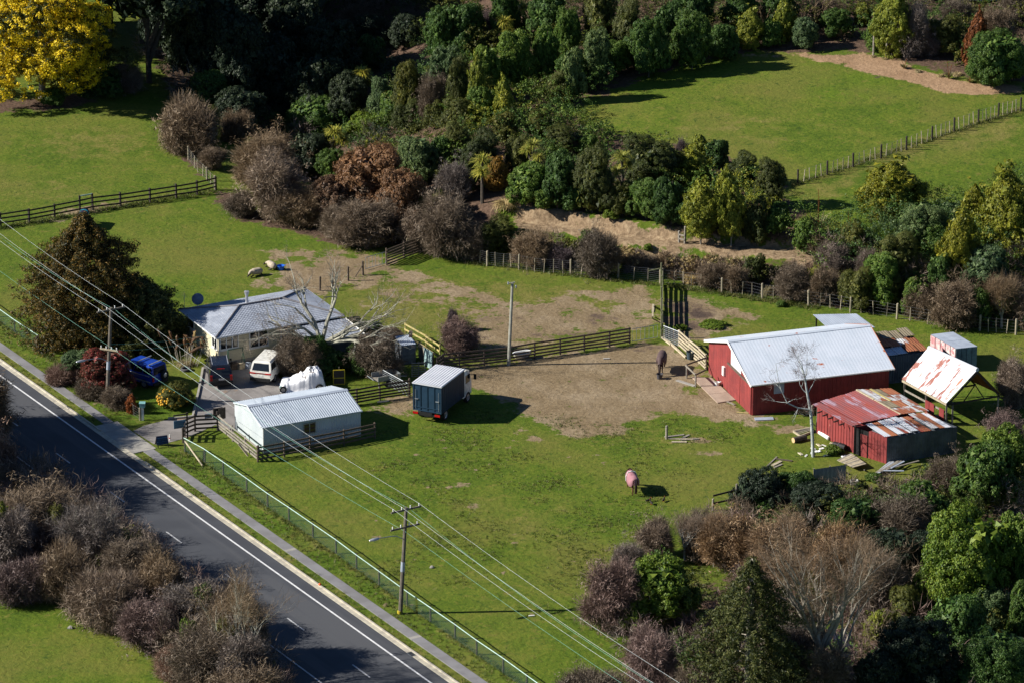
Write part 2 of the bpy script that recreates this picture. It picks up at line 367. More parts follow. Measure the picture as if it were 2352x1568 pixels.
litter = blur(pip([(495, 432), (535, 440), (560, 475), (640, 500), (760, 530), (850, 560), (900, 570), (760, 562), (700, 535), (600, 520), (540, 495), (500, 470)]), 2) + blur(pip([(-60, 230), (60, 228), (160, 218), (230, 230), (150, 250), (0, 256), (-60, 260)]), 2) \
    + blur(pip([(300, 1380), (420, 1500), (520, 1568), (640, 1640), (640, 1500), (500, 1400), (400, 1350)]), 3) + .7 * blur(pip([(400, 340), (440, 345), (500, 410), (490, 425), (430, 385)]), 2) + .6 * blur(pip([(1440, 1380), (1700, 1300), (2352, 1100), (2352, 1640), (1420, 1640)]), 3)
WOOD = blur(pip([(760, 560), (700, 420), (640, 330), (540, 300), (400, 215), (330, 100), (330, -60), (2400, -60), (2400, 190), (2230, 185), (2120, 160), (2030, 120), (1900, 120), (1690, 122), (1500, 170), (1290, 255), (1380, 300), (1500, 330), (1600, 330), (1790, 420), (1830, 480), (1870, 570), (1560, 530), (1440, 500), (1280, 478), (1190, 462), (1100, 560), (1000, 575), (880, 560)]), 2)
litter = np.maximum(litter, .95 * WOOD)
litter = np.maximum(litter, .85 * blur(pip([(1880, 580), (2400, 640), (2400, 760), (2250, 752), (2000, 715), (1700, 672), (1560, 652), (1570, 600), (1700, 610)]), 2))
litter = np.maximum(litter, .9 * blur(pip([(0, 1050), (120, 1090), (420, 1290), (640, 1470), (740, 1600), (500, 1640), (300, 1420), (60, 1340), (-80, 1300)]), 2))
Dn = (XX - RA[0]) * RN[0] + (YY - RA[1]) * RN[1]; Dt = (XX - RA[0]) * RT[0] + (YY - RA[1]) * RT[1]
lush = .75 * ss((Dn - 3.1) / .3) * ss((5.6 - Dn) / .8) + .8 * blur(pip([(300, 930), (330, 860), (450, 840), (445, 955), (330, 965), (230, 935)]), 3) + .8 * blur(pip([(600, 545), (700, 540), (860, 575), (880, 582), (760, 580), (640, 570)]), 4) \
    + .7 * blur(pip([(1000, 605), (1320, 640), (1500, 655), (1320, 660), (1100, 640)]), 3) + .5 * blur(pip([(1850, 1400), (2150, 1350), (2150, 1500), (1850, 1500)]), 4) + .6 * blob(1950, 880, 300, 60) + .7 * blob(1700, 670, 200, 20) \
    + .6 * blur(pip([(1700, 140), (1850, 130), (2000, 170), (2200, 225), (1900, 240), (1700, 190)]), 6) + .5 * blob(380, 1040, 40, 25) + .35 * blob(150, 1400, 300, 150)
dry = .7 * blob(220, 330, 190, 45) + .5 * blob(120, 440, 160, 40) + .75 * blur(pip([(1815, 425), (1960, 370), (2200, 285), (2352, 240), (2352, 330), (2150, 350), (2000, 400), (1900, 470), (1820, 470)]), 4) + .35 * blob(1250, 1200, 250, 120) + .35 * blob(1500, 1010, 250, 40) \
    + .75 * blur(pip([(770, 660), (905, 605), (1040, 640), (1300, 655), (1515, 655), (1515, 790), (1050, 835), (1010, 760), (880, 740), (800, 700)]), 3) + .4 * blob(1350, 960, 260, 50) + .5 * ss((Dn - 1.4) / .2) * ss((2.4 - Dn) / .3) + .4 * blob(1700, 300, 300, 60) + .6 * blob(1075, 1160, 35, 9) + .5 * ss((Dn - 4.2) / .3) * ss((5.5 - Dn) / .4)
gm = fast_mesh('ground', np.stack([XX, YY, ZZ], -1).reshape(-1, 3),
               quads=(lambda n, r: (np.arange(r - 1)[:, None] * n + np.arange(n - 1)[None]).reshape(-1, 1) + np.array([0, 1, n + 1, n]))(len(GX), len(GY)))
gm.polygons.foreach_set('use_smooth', [True] * len(gm.polygons))
for nm, chans in (('earth', (dirt, mud, clay, litter)), ('turf', (lush, dry, track, np.zeros_like(dirt)))):
    at = gm.attributes.new(nm, 'FLOAT_COLOR', 'POINT')
    at.data.foreach_set('color', np.clip(np.stack(chans, -1), 0, 1).astype(np.float32).reshape(-1))
m, N, Pn = new_mat('ground'); M['ground'] = m
pos = N.n('ShaderNodeNewGeometry').outputs['Position']
nBig = N.noise(.09, pos, 3); nMid = N.noise(.55, pos, 4, .6); nFine = N.noise(3.2, pos, 4, .7); nTiny = N.noise(11, pos, 3, .7); nLump = N.noise(1.5, pos, 3, .6, .6)
def att(nm):
    a = N.n('ShaderNodeAttribute', attribute_name=nm); s = N.n('ShaderNodeSeparateColor'); N.l.new(a.outputs['Color'], s.inputs[0])
    return s.outputs[0], s.outputs[1], s.outputs[2], a.outputs['Alpha']
aD, aM, aC, aL = att('earth'); aLu, aDr, aT, _ = att('turf')
jit = N.math('ADD', N.math('MULTIPLY', N.math('SUBTRACT', nFine, .5), 1.1), N.math('MULTIPLY', N.math('SUBTRACT', nMid, .5), 2.6))
def edge(a, lo=.40, hi=.62, amt=1.0): return N.step(N.math('ADD', a, N.math('MULTIPLY', N.math('MULTIPLY', jit, amt), N.step(a, .03, .30))), lo, hi)
gmix = N.math('ADD', N.math('MULTIPLY', nFine, .45), N.math('ADD', N.math('MULTIPLY', nMid, .30), N.math('ADD', N.math('MULTIPLY', nTiny, .30), N.math('MULTIPLY', N.math('SUBTRACT', nBig, .5), .35))))
grass = N.ramp(gmix, [(.34, (.032, .066, .005)), (.50, (.084, .128, .010)), (.64, (.150, .165, .020)), (.80, (.25, .22, .05))])
lushc = N.ramp(gmix, [(.34, (.030, .072, .005)), (.54, (.085, .142, .009)), (.80, (.18, .19, .022))])
dryc = N.ramp(gmix, [(.30, (.060, .080, .016)), (.52, (.145, .142, .028)), (.75, (.25, .205, .075))])
c = N.mix(edge(N.math('MULTIPLY', aLu, .9), .25, .8, .5), grass, lushc)
c = N.mix(edge(N.math('MULTIPLY', aDr, .9), .25, .85, .7), c, dryc)
c = N.mix(N.step(nBig, .42, .66), c, N.mix(.55, c, (.130, .125, .028)))
c = N.mix(N.math('MULTIPLY', N.step(N.noise(.9, pos, 5, .75, .4), .54, .68), .65), c, (.170, .150, .034))
c = N.mix(N.math('MULTIPLY', N.step(N.noise(1.7, pos, 5, .75, .3), .55, .66), .70), c, (.026, .062, .008))
litc = N.ramp(nFine, [(.3, (.045, .030, .020)), (.55, (.11, .070, .048)), (.75, (.19, .125, .088))])
c = N.mix(edge(aL, .35, .65), c, litc)
dcol = N.ramp(N.math('ADD', N.math('MULTIPLY', nFine, .6), N.math('MULTIPLY', nMid, .4)), [(.30, (.130, .092, .050)), (.50, (.205, .150, .085)), (.70, (.295, .228, .140))])
dcol = N.mix(N.math('MULTIPLY', N.step(N.noise(.22, pos, 4, .6), .45, .66), .55), dcol, N.ramp(nFine, [(.3, (.24, .18, .112)), (.7, (.37, .295, .20))]))
dcol = N.mix(edge(N.math('MULTIPLY', aM, .8), .3, .7, .8), dcol, N.ramp(nFine, [(.3, (.05, .034, .024)), (.7, (.15, .105, .078))]))
c = N.mix(edge(aD, .36, .62), c, dcol)
c = N.mix(edge(aM, .75, .95, .5), c, (.07, .05, .04))
clayc = N.ramp(N.math('ADD', N.math('MULTIPLY', nFine, .6), N.math('MULTIPLY', nLump, .4)), [(.34, (.12, .082, .048)), (.50, (.25, .175, .105)), (.68, (.42, .32, .20))])
c = N.mix(edge(aC, .35, .6), c, clayc)
trackc = N.ramp(N.math('ADD', N.math('MULTIPLY', nFine, .5), N.math('MULTIPLY', nMid, .5)), [(.35, (.22, .135, .075)), (.6, (.36, .235, .14))])
c = N.mix(edge(aT, .35, .6, .6), c, trackc)
N.put(Pn.inputs['Base Color'], c); Pn.inputs['Roughness'].default_value = .95; Pn.inputs['Specular IOR Level'].default_value = .15
h = N.math('ADD', N.math('MULTIPLY', nFine, .10), N.math('ADD', N.math('MULTIPLY', nTiny, .035), N.math('MULTIPLY', nLump, .16)))
N.put(Pn.inputs['Normal'], N.bump(h, .6, 1.0))
gm.materials.append(m)
struct('ground', gm, m)

# ------------------------------------------------------------ road, kerb, footpath, drive
def strip(t0, t1, n0, n1, z0, z1=None, step=4.0):
    """a slab along the road: top at z1, its sides down to z0"""
    b = MB(); k = max(1, int(abs(t1 - t0) / step))
    if z1 is None: z1 = z0; z0 = z1 - .05
    for i in range(k):
        a, c = t0 + (t1 - t0) * i / k, t0 + (t1 - t0) * (i + 1) / k
        b.hexa([R(a, n0, z0), R(c, n0, z0), R(c, n1, z0), R(a, n1, z0)], [R(a, n0, z1), R(c, n0, z1), R(c, n1, z1), R(a, n1, z1)])
    return b
m, N, Pn = new_mat('asphalt_road'); M['road'] = m
tc = N.n('ShaderNodeTexCoord').outputs['Object']; sep = N.n('ShaderNodeSeparateXYZ'); N.l.new(tc, sep.inputs[0])
pos = N.n('ShaderNodeNewGeometry').outputs['Position']
nn = N.noise(.35, pos, 4); nf = N.noise(9, pos, 3, .7)
ac = N.mix(N.step(nn, .35, .68), (.034, .038, .048), (.048, .053, .064))
ac = N.mix(N.step(N.noise(.5, N.scalevec(tc, (.05, 1, 1)), 3), .50, .62), ac, (.064, .067, .075))   # worn wheel lines
ac = N.mix(N.math('MULTIPLY', nf, .35), ac, (.075, .075, .077))
N.put(Pn.inputs['Base Color'], ac); Pn.inputs['Roughness'].default_value = .85
N.put(Pn.inputs['Normal'], N.bump(nf, .4, .01))
ang = math.atan2(RT[1], RT[0])
RM = Matrix.Translation(Vector(R(0, 0))) @ Matrix.Rotation(ang, 4, 'Z')
rd = MB()
for i in range(60): rd.box((-80 + i * 4 + 2, -3.15, -.02), (4, 8.4, .05))
ro = tag(part('road', rd, m, M=RM), kind='structure')
def marking(name, t0, t1, n, wd, mt):
    o = part(name, strip(t0, t1, n - wd / 2, n + wd / 2, .0255, .0300, 6), mt, ro); return o
marking('edge_line', -70, 120, 0.0, .13, M['line_paint'])
marking('edge_line', -70, 120, -6.0, .11, M['dash_paint'])
for k in range(-9, 14): marking('centre_dash', 7.9 + 8.63 * k, 7.9 + 8.63 * k + 2.3, -3.4 + .008 * (7.9 + 8.63 * k), .11, M['dash_paint'])
kb = struct('kerb', MB(), M['kerb'])
for i in range(-22, 40):                            # kerb laid in lengths, dropped at the drive
    t = i * 2.4; drop = 13.6 < t < 19.5
    o = part('kerb_stone', strip(t + .01, t + 2.39, 1.03, 1.34, -.05, .035 if not drop else .03, 3), M['kerb'], kb)
    part('kerb_stone', strip(t + .01, t + 2.39, 1.345, 1.46, -.05, .13 if not drop else .045, 3), M['kerb'], kb)
fp = struct('footpath', strip(-70, 13.2, 2.28, 3.05, -.05, .05), M['path_asphalt'])
struct('footpath', strip(19.6, 120, 2.28, 3.10, -.05, .05), M['path_asphalt'])
for t0 in (41.0, 58.0): part('path_joint', strip(t0, t0 + .35, 2.29, 3.09, .04, .056), M['concrete'], fp)
def ground_poly(pts, z, depth=.06): return MB().poly([np.array([*W(u, v)[:2], z]) for u, v in pts], depth)
ap = struct('driveway_apron', MB(), M['concrete'])
for i in range(4):
    t = 13.25 + i * 1.58
    part('concrete_slab', strip(t + .01, t + 1.57, 1.47, 3.35, -.05, .045), M['concrete'], ap)
M['gravel'] = mat('gravel', (.25, .23, .215), (.17, .155, .145), .5, .95, bump=.6, bdist=.02, spots=[((.22, .155, .11), .60, .35), ((.30, .28, .265), .62, 1.6)], per=0)
struct('driveway', ground_poly([(466, 842), (455, 900), (444, 955), (386, 963), (330, 977), (306, 989), (352, 1018), (365, 1022), (420, 1007), (440, 1000), (495, 975), (535, 990), (640, 965), (780, 925), (760, 908), (700, 890), (690, 880), (640, 868), (640, 845), (560, 820), (500, 820)], .02), M['gravel'])
kd = thing('drive_edging', 'low pale concrete edging along the lawn side of the gravel drive', 'edging', W(455, 900))
for (a, b) in (((466, 846), (461, 875)), ((461, 875), (455, 905)), ((455, 905), (449, 930)), ((449, 930), (443, 957)), ((443, 957), (415, 960)), ((415, 960), (386, 962))):
    p, q = W(*a), W(*b); stick('edging_block', kd, p + V3(0, 0, .06), q + V3(0, 0, .06), .16, .16, M['concrete'])
sl_ = struct('barn_apron', MB(), M['concrete'])
def quadslabs(parent, cs, nx, ny, z, m, name='concrete_slab'):
    cs = [W(*c) for c in cs]
    for i in range(nx):
        for j in range(ny):
            f = lambda a, b: lerp(lerp(cs[0], cs[1], a), lerp(cs[3], cs[2], a), b)
            e = .006
            q = [f((i + e) / nx, (j + e) / ny), f((i + 1 - e) / nx, (j + e) / ny), f((i + 1 - e) / nx, (j + 1 - e) / ny), f((i + e) / nx, (j + 1 - e) / ny)]
            part(name, MB().poly([p + V3(0, 0, z + random.uniform(0, .012)) for p in q], .15), m, parent)
M['slab'] = mat('slab', (.40, .31, .235), (.33, .25, .19), 1.2, .9, bump=.3, per=.08)
quadslabs(sl_, [(1588, 866), (1634, 868), (1690, 919), (1648, 926)], 1, 3, .07, M['slab'])
# ------------------------------------------------------------ buildings
def sheets(par, name, p00, p10, p11, p01, nu, nv, mf, ribs=4, amp=.022, thick=True, gap=.0, jit=.0, smooth=False):
    """corrugated sheets between four corners: nu side by side along u, nv up the slope, ribs run up the slope; each sheet an object"""
    p00, p10, p11, p01 = [np.array(p, float) for p in (p00, p10, p11, p01)]
    f = lambda a, b: lerp(lerp(p00, p10, a), lerp(p01, p11, a), b)
    nrm = np.cross(p10 - p00, p01 - p00); nrm /= np.linalg.norm(nrm)
    out = []
    for j in range(nv):
        for i in range(nu):
            b = MB(); k = ribs * 4; vs = []
            j0, j1 = j / nv - (.02 if j else 0), (j + 1) / nv
            da, db = random.uniform(-jit, jit), random.uniform(-jit, jit)
            lift = .012 * j + .002 * (i % 2) + random.uniform(0, jit) * .3
            for q in range(k + 1):
                a = (i + gap + (1 - 2 * gap) * q / k) / nu; r = (q % 4) in (1, 2)
                h = nrm * ((amp if r else 0) + lift)
                vs.append(f(a, j0) + h + (p01 - p00) * da * .02); vs.append(f(a, j1) + h + (p01 - p00) * db * .02)
            n0 = len(vs); b.add(vs, [(2 * q, 2 * q + 2, 2 * q + 3, 2 * q + 1) for q in range(k)])
            if thick:                              # turned-down lower edge gives the sheet a lip
                lo = [vs[2 * q] - nrm * .03 for q in range(k + 1)]
                b.add([vs[2 * q] for q in range(k + 1)] + lo, [(q, k + 1 + q, k + 2 + q, q + 1) for q in range(k)])
            me = b.mesh(name); su, sv_ = np.linalg.norm(p10 - p00), np.linalg.norm(p01 - p00); rz = random.random() * 9
            uv = []
            for q in range(k + 1): uv += [(su * (i + q / k) / nu, sv_ * j0 + rz, rz), (su * (i + q / k) / nu, sv_ * j1 + rz, rz)]
            if thick: uv += [uv[2 * q] for q in range(k + 1)] * 2
            me.attributes.new('sheet', 'FLOAT_VECTOR', 'POINT').data.foreach_set('vector', np.array(uv, np.float32).ravel())
            out.append(part(name, me, mf(i, j) if callable(mf) else mf, par))
    return out
def prism(base, tops, z0=-.3):
    """solid walls over a footprint: tops are heights per corner"""
    b = MB(); n = len(base); lo = [p * V3(1, 1, 0) + V3(0, 0, z0) for p in base]; hi = [p * V3(1, 1, 0) + V3(0, 0, t) for p, t in zip(base, tops)]
    return b.add(lo + hi, [tuple(range(n - 1, -1, -1)), tuple(range(n, 2 * n))] + [(i, (i + 1) % n, (i + 1) % n + n, i + n) for i in range(n)])
class Fr:
    """a building's own frame on the ground: x along its front, y into it, z up"""
    def __init__(s, o, ang): s.o = np.array(o, float); s.ex = V3(math.cos(ang), math.sin(ang), 0); s.ey = V3(-math.sin(ang), math.cos(ang), 0); s.ang = ang
    def __call__(s, x, y, z=0.0): return s.o + s.ex * x + s.ey * y + V3(0, 0, z)
def bx(fr, x0, x1, y0, y1, z0, z1, b=None):
    b = b or MB()
    return b.hexa([fr(x0, y0, z0), fr(x1, y0, z0), fr(x1, y1, z0), fr(x0, y1, z0)], [fr(x0, y0, z1), fr(x1, y0, z1), fr(x1, y1, z1), fr(x0, y1, z1)])
def window(par, fr, side, a0, a1, z0, z1, off, nx, ny, fm, gm_, sill=True, name='window'):
    """frame with panes; side 'x' faces -y of the frame at y=off, side 'y' faces -x at x=off"""
    def pt(a, d, z): return fr(a, off - d, z) if side == 'x' else fr(off - d, a, z)
    def slab(a0, a1, z0, z1, d0, d1): return MB().hexa([pt(a0, d1, z0), pt(a1, d1, z0), pt(a1, d0, z0), pt(a0, d0, z0)], [pt(a0, d1, z1), pt(a1, d1, z1), pt(a1, d0, z1), pt(a0, d0, z1)])
    w_ = part(name, slab(a0, a1, z0, z1, -.02, .015), fm, par)
    t = .075
    for i in range(nx + 1):
        a = a0 + (a1 - a0 - t) * i / nx; part('frame', slab(a, a + t, z0, z1, .015, .06), fm, w_)
    for j in range(ny + 1):
        z = z0 + (z1 - z0 - t) * j / ny
        for i in range(nx):
            a = a0 + (a1 - a0 - t) * i / nx; part('frame', slab(a + t, a + (a1 - a0 - t) / nx, z, z + t, .015, .055), fm, w_)
    for i in range(nx):
        for j in range(ny):
            a = a0 + (a1 - a0 - t) * i / nx; z = z0 + (z1 - z0 - t) * j / ny
            part('pane', slab(a + t, a + (a1 - a0 - t) / nx, z + t, z + (z1 - z0 - t) / ny, .016, .026), gm_, w_)
    if sill: part('sill', slab(a0 - .05, a1 + .05, z0 - .07, z0 - .004, .0, .11), fm, w_)
    return w_
# ---- the white weatherboard house
E0 = W(403.2 + .1875 * 492, 642.6 + .1875 * 715, 2.45); E1 = W(403.2 + .1875 * 2060, 642.6 + .1875 * 440, 2.45)
ha = math.atan2(E1[1] - E0[1], E1[0] - E0[0]); HF = Fr(E0 * V3(1, 1, 0), ha); HL = float(np.hypot(*(E1 - E0)[:2])); HD = 7.15
ho = thing('house', 'cream weatherboard house with grey tiled hip roof beside the gravel drive', 'house', HF(HL / 2, HD / 2, 0), ha)
OV = .42; HE = 2.45
wl = part('wall', prism([HF(OV, OV), HF(HL - OV, OV), HF(HL - OV, HD - OV), HF(OV, HD - OV)], [HE + .05] * 4), M['cream_paint'], ho)
nb = 0
for k in range(13):                                # weatherboards
    z = .25 + k * .17
    part('weatherboard', bx(HF, OV - .03, HL - OV + .03, OV - .035, OV - .004, z, z + .155), M['cream_paint'], wl)
    part('weatherboard', bx(HF, OV - .035, OV - .004, OV - .03, HD - OV + .03, z, z + .155), M['cream_paint'], wl)
part('foundation', bx(HF, OV + .02, HL - OV - .02, OV - .02, HD - OV - .02, -.2, .245), M['concrete'], ho)
RH = .85 + HE; hx = HD / 2
def tiles(p0, p1, q0, q1, n=15, tw=.27):
    p0, p1, q0, q1 = [np.array(p, float) for p in (p0, p1, q0, q1)]
    nr = np.cross(p1 - p0, q0 - p0); nr /= np.linalg.norm(nr); b = MB()
    for j in range(n):
        a0, b0 = lerp(p0, q0, j / n), lerp(p1, q1, j / n); a1, b1 = lerp(p0, q0, min(1, (j + 1.06) / n)), lerp(p1, q1, min(1, (j + 1.06) / n))
        k = max(1, int(np.linalg.norm(b0 - a0) / tw))
        for i in range(k):
            s0, s1 = i / k, (i + 1) / k; sm = (s0 + s1) / 2; sh = (.5 / k if j % 2 else 0)
            l0, l1, lm = lerp(a0, b0, s0), lerp(a0, b0, s1), lerp(a0, b0, sm); u0, u1, um = lerp(a1, b1, s0), lerp(a1, b1, s1), lerp(a1, b1, sm)
            vs = [l0 + nr * .024, lm + nr * .040, l1 + nr * .024, u1 + nr * .005, um + nr * .02, u0 + nr * .005, l0, lm + nr * .02, l1]
            b.add(vs, [(0, 1, 4, 5), (1, 2, 3, 4), (6, 7, 1, 0), (7, 8, 2, 1)])
    return b
cBL, cBR, cFR, cFL = HF(0, HD, HE), HF(HL, HD, HE), HF(HL, 0, HE), HF(0, 0, HE); rL, rR = HF(hx, HD / 2, RH), HF(HL - hx, HD / 2, RH)
rf = part('roof', MB().add([cFL, cFR, cBR, cBL, rL, rR], [(0, 1, 5, 4), (1, 2, 5), (2, 3, 4, 5), (3, 0, 4), (3, 2, 1, 0)]), M['tile_grey'], ho)
for tri in ((cFL, cFR, rL, rR), (cFR, cBR, rR, rR), (cBR, cBL, rR, rL), (cBL, cFL, rL, rL)):
    o = part('roof_tiles', tiles(*tri), M['tile_grey'], rf); o['kind'] = 'stuff'
for a, b in ((cFL, rL), (cBL, rL), (cFR, rR), (cBR, rR), (rL, rR)):
    o = part('ridge_cap', MB().tube([a + V3(0, 0, .05), b + V3(0, 0, .06)], .075, 6), M['ridge'], rf)
for a, b in ((cFL, cFR), (cFR, cBR), (cBR, cBL), (cBL, cFL)):
    d = (b - a) / np.linalg.norm(b - a)
    part('gutter', MB().tube([a - d * .05 + V3(0, 0, -.03), b + d * .05 + V3(0, 0, -.03)], .06, 6), M['white_paint'], rf)
fl = HF(4.6, HD * .62, 0)
part('flue', MB().lathe([(.11, HE + .5), (.11, HE + 1.35), (.15, HE + 1.36), (.15, HE + 1.5), (.19, HE + 1.52), (.19, HE + 1.62), (.02, HE + 1.66)], 12, fl), M['silver'], ho)
window(ho, HF, 'x', OV + .06, 2.05, 1.25, 2.32, OV - .036, 3, 1, M['white_paint'], M['glass'])
window(ho, HF, 'x', 2.95, 4.55, .98, 2.30, OV - .036, 2, 2, M['white_paint'], M['glass'])
window(ho, HF, 'x', 5.6, 7.2, 1.05, 2.30, OV - .036, 2, 2, M['white_paint'], M['glass'])
window(ho, HF, 'y', OV + .12, 1.55, 1.25, 2.32, OV - .036, 2, 1, M['white_paint'], M['glass'])
window(ho, HF, 'y', 5.0, 6.0, 1.35, 2.25, OV - .036, 1, 1, M['white_paint'], M['glass'])
for zz, nm in ((2.36, 'fascia'),):
    part(nm, bx(HF, OV - .05, HL - OV, OV - .05, OV - .037, zz, zz + .09), M['white_paint'], wl)
part('corner_board', bx(HF, OV - .05, OV + .04, OV - .052, OV - .036, .2, 2.36), M['white_paint'], wl)
# porch with its own lower grey roof, part of the house
pA, pB = HF(6.3, -.05, 2.25), HF(HL + .1, -.05, 2.25); pC, pD = HF(HL + .35, -3.3, 1.85), HF(6.9, -3.3, 1.85)
po = part('porch_wall', prism([HF(7.2, -2.9), HF(HL, -2.9), HF(HL, OV - .06), HF(7.2, OV - .06)], [1.82, 1.82, 2.2, 2.2]), M['iron_dark'], ho)
pr = part('porch_roof', MB().add([pD, pC, pB, pA] + [p - V3(0, 0, .08) for p in (pD, pC, pB, pA)], [(0, 1, 2, 3), (7, 6, 5, 4), (0, 4, 5, 1), (1, 5, 6, 2), (2, 6, 7, 3), (3, 7, 4, 0)]), M['tile_grey'], ho)
o = part('roof_tiles', tiles(pD, pC, pA, pB, 12), M['tile_grey'], pr); o['kind'] = 'stuff'
part('barge_board', MB().tube([pC + V3(0, 0, .02), pB + V3(0, 0, .02)], .06, 4), M['white_paint'], pr)
# satellite dish on the back edge and an aerial
sd = thing('satellite_dish', 'blue-grey satellite dish on a short mast behind the house roof', 'satellite dish', HF(1.6, HD - .15, HE))
b = MB()
for i in range(14): pass
dish = [( .0, .10), (.15, .09), (.30, .05), (.40, 0.0)]
DM = Matrix.Translation(Vector(HF(1.6, HD - .05, HE + .62))) @ Matrix.Rotation(math.radians(62), 4, 'X') @ Matrix.Scale(1.15, 4)
part('dish', MB().lathe(dish + [(.41, -.02), (.30, .03), (.15, .07), (.0, .08)], 18), mat('dish_grey', (.16, .20, .27), rough=.5), sd, DM, smooth=True)
stick('mast', sd, HF(1.6, HD - .02, HE - .1), HF(1.6, HD + .02, HE + .6), .06, .06, M['galv_pipe'], 'rod')
stick('feed_arm', sd, HF(1.6, HD - .0, HE + .4), HF(1.5, HD + .55, HE + .75), .03, .03, M['galv_pipe'], 'rod')
ae = thing('tv_aerial', 'thin television aerial on a mast above the shaded roof corner', 'aerial', HF(.35, HD - .3, HE))
stick('mast', ae, HF(.35, HD - .3, HE - .05), HF(.38, HD - .3, HE + 1.35), .035, .035, M['galv_pipe'], 'rod')
for k in range(5): stick('element', ae, HF(.2 - .0 * k, HD - .45 + .08 * k, HE + 1.0 + .08 * k), HF(.6, HD - .15 + .08 * k, HE + 1.0 + .08 * k), .02, .02, M['galv_pipe'], 'rod')
# ---- pale corrugated shed by the road
SA = W(605, 1040); SB = W(826.7, 1001.5); sa = math.atan2(SB[1] - SA[1], SB[0] - SA[0]); SF = Fr(SA, sa); SLn = 7.75; SDp = 5.5; SH = 2.05; SR = .68
sh = thing('corrugated_shed', 'pale blue-green corrugated iron shed beside the road fence', 'shed', SF(SLn / 2, SDp / 2), sa)
e = .04
part('wall', MB().add([SF(e, e, -.2), SF(SLn - e, e, -.2), SF(SLn - e, SDp - e, -.2), SF(e, SDp - e, -.2), SF(e, e, SH), SF(SLn - e, e, SH), SF(SLn - e, SDp - e, SH), SF(e, SDp - e, SH), SF(e, SDp / 2, SH + SR - .03), SF(SLn - e, SDp / 2, SH + SR - .03)],
     [(0, 1, 5, 4), (1, 2, 6, 9, 5), (2, 3, 7, 6), (3, 0, 4, 8, 7), (4, 5, 9, 8), (6, 7, 8, 9)]), M['shed_wall'], sh)
sheets(sh, 'wall_sheet', SF(0, 0, 0), SF(SLn, 0, 0), SF(SLn, 0, SH), SF(0, 0, SH), 10, 1, M['shed_wall'], 4, .018)
for (y0, y1, h0, h1) in ((SDp, SDp / 2, SH, SH + SR), (SDp / 2, 0, SH + SR, SH)):
    sheets(sh, 'wall_sheet', SF(-.003, y0, 0), SF(-.003, y1, 0), SF(-.003, y1, h1 - .02), SF(-.003, y0, h0 - .02), 4, 1, M['shed_wall'], 4, .018)
    sheets(sh, 'wall_sheet', SF(SLn + .003, y1, 0), SF(SLn + .003, y0, 0), SF(SLn + .003, y0, h0 - .02), SF(SLn + .003, y1, h1 - .02), 4, 1, M['shed_wall'], 4, .018)
o_ = .1
sheets(sh, 'roof_sheet', SF(-o_, -o_, SH - .02), SF(SLn + o_, -o_, SH - .02), SF(SLn + o_, SDp / 2, SH + SR), SF(-o_, SDp / 2, SH + SR), 11, 1, M['shed_roof'], 4, .028)
sheets(sh, 'roof_sheet', SF(SLn + o_, SDp + o_, SH - .02), SF(-o_, SDp + o_, SH - .02), SF(-o_, SDp / 2, SH + SR), SF(SLn + o_, SDp / 2, SH + SR), 11, 1, M['shed_roof'], 4, .028)
part('ridge_cap', MB().add([SF(-.12, SDp / 2 - .22, SH + SR - .01), SF(SLn + .12, SDp / 2 - .22, SH + SR - .01), SF(SLn + .12, SDp / 2, SH + SR + .06), SF(-.12, SDp / 2, SH + SR + .06), SF(SLn + .12, SDp / 2 + .22, SH + SR - .01), SF(-.12, SDp / 2 + .22, SH + SR - .01)], [(0, 1, 2, 3), (3, 2, 4, 5)]), M['iron_grey'], sh)
part('gutter', MB().tube([SF(-.1, -.13, SH - .04), SF(SLn + .1, -.13, SH - .04)], .055, 6), M['shed_wall'], sh)
part('downpipe', MB().tube([SF(-.02, -.1, SH - .1), SF(-.02, -.06, 0)], .04, 6), M['white_paint'], sh)
for y0, y1, h0, h1 in ((0, SDp / 2, SH, SH + SR), (SDp, SDp / 2, SH, SH + SR)):
    part('barge_flashing', MB().tube([SF(-.11, y0 + (.08 if y0 else -.08) * -1, h0 - .02), SF(-.11, y1, h1 + .03)], .05, 4), M['shed_wall'], sh)
window(sh, SF, 'x', 3.15, 4.15, .95, 1.80, -.022, 2, 1, M['galv_pipe'], M['glass'], sill=False)
# ---- red barn with white iron roof
BA = W(1728, 953); BB = W(2052, 912); ba = math.radians(17.6); BF = Fr(BA, ba); BL = 10.9; BD = 9.4; BH = 2.62; BR = 1.62
bn = thing('barn', 'big red board barn with a rust-flecked white iron roof', 'barn', BF(BL / 2, BD / 2), ba)
part('wall', MB().add([BF(e, e, -.3), BF(BL - e, e, -.3), BF(BL - e, BD - e, -.3), BF(e, BD - e, -.3), BF(e, e, BH), BF(BL - e, e, BH), BF(BL - e, BD - e, BH), BF(e, BD - e, BH), BF(e, BD / 2, BH + BR - .08), BF(BL - e, BD / 2, BH + BR - .08)],
     [(0, 1, 5, 4), (1, 2, 6, 9, 5), (2, 3, 7, 6), (3, 0, 4, 8, 7), (4, 5, 9, 8), (6, 7, 8, 9)]), M['red_board'], bn)
def hgab(y, D, H, Rr): return H + Rr * (1 - abs(y - D / 2) / (D / 2))
nbd = 32
for k in range(nbd):                                # upright boards on the gable
    y0, y1 = BD * k / nbd + .006, BD * (k + 1) / nbd - .006; d = .03 + random.uniform(0, .012)
    b = MB().hexa([BF(-d, y0, 0), BF(0, y0, 0), BF(0, y1, 0), BF(-d, y1, 0)], [BF(-d, y0, hgab(y0, BD, BH, BR) - .1), BF(0, y0, hgab(y0, BD, BH, BR) - .1), BF(0, y1, hgab(y1, BD, BH, BR) - .1), BF(-d, y1, hgab(y1, BD, BH, BR) - .1)])
    part('board', b, M['red_board'], bn)
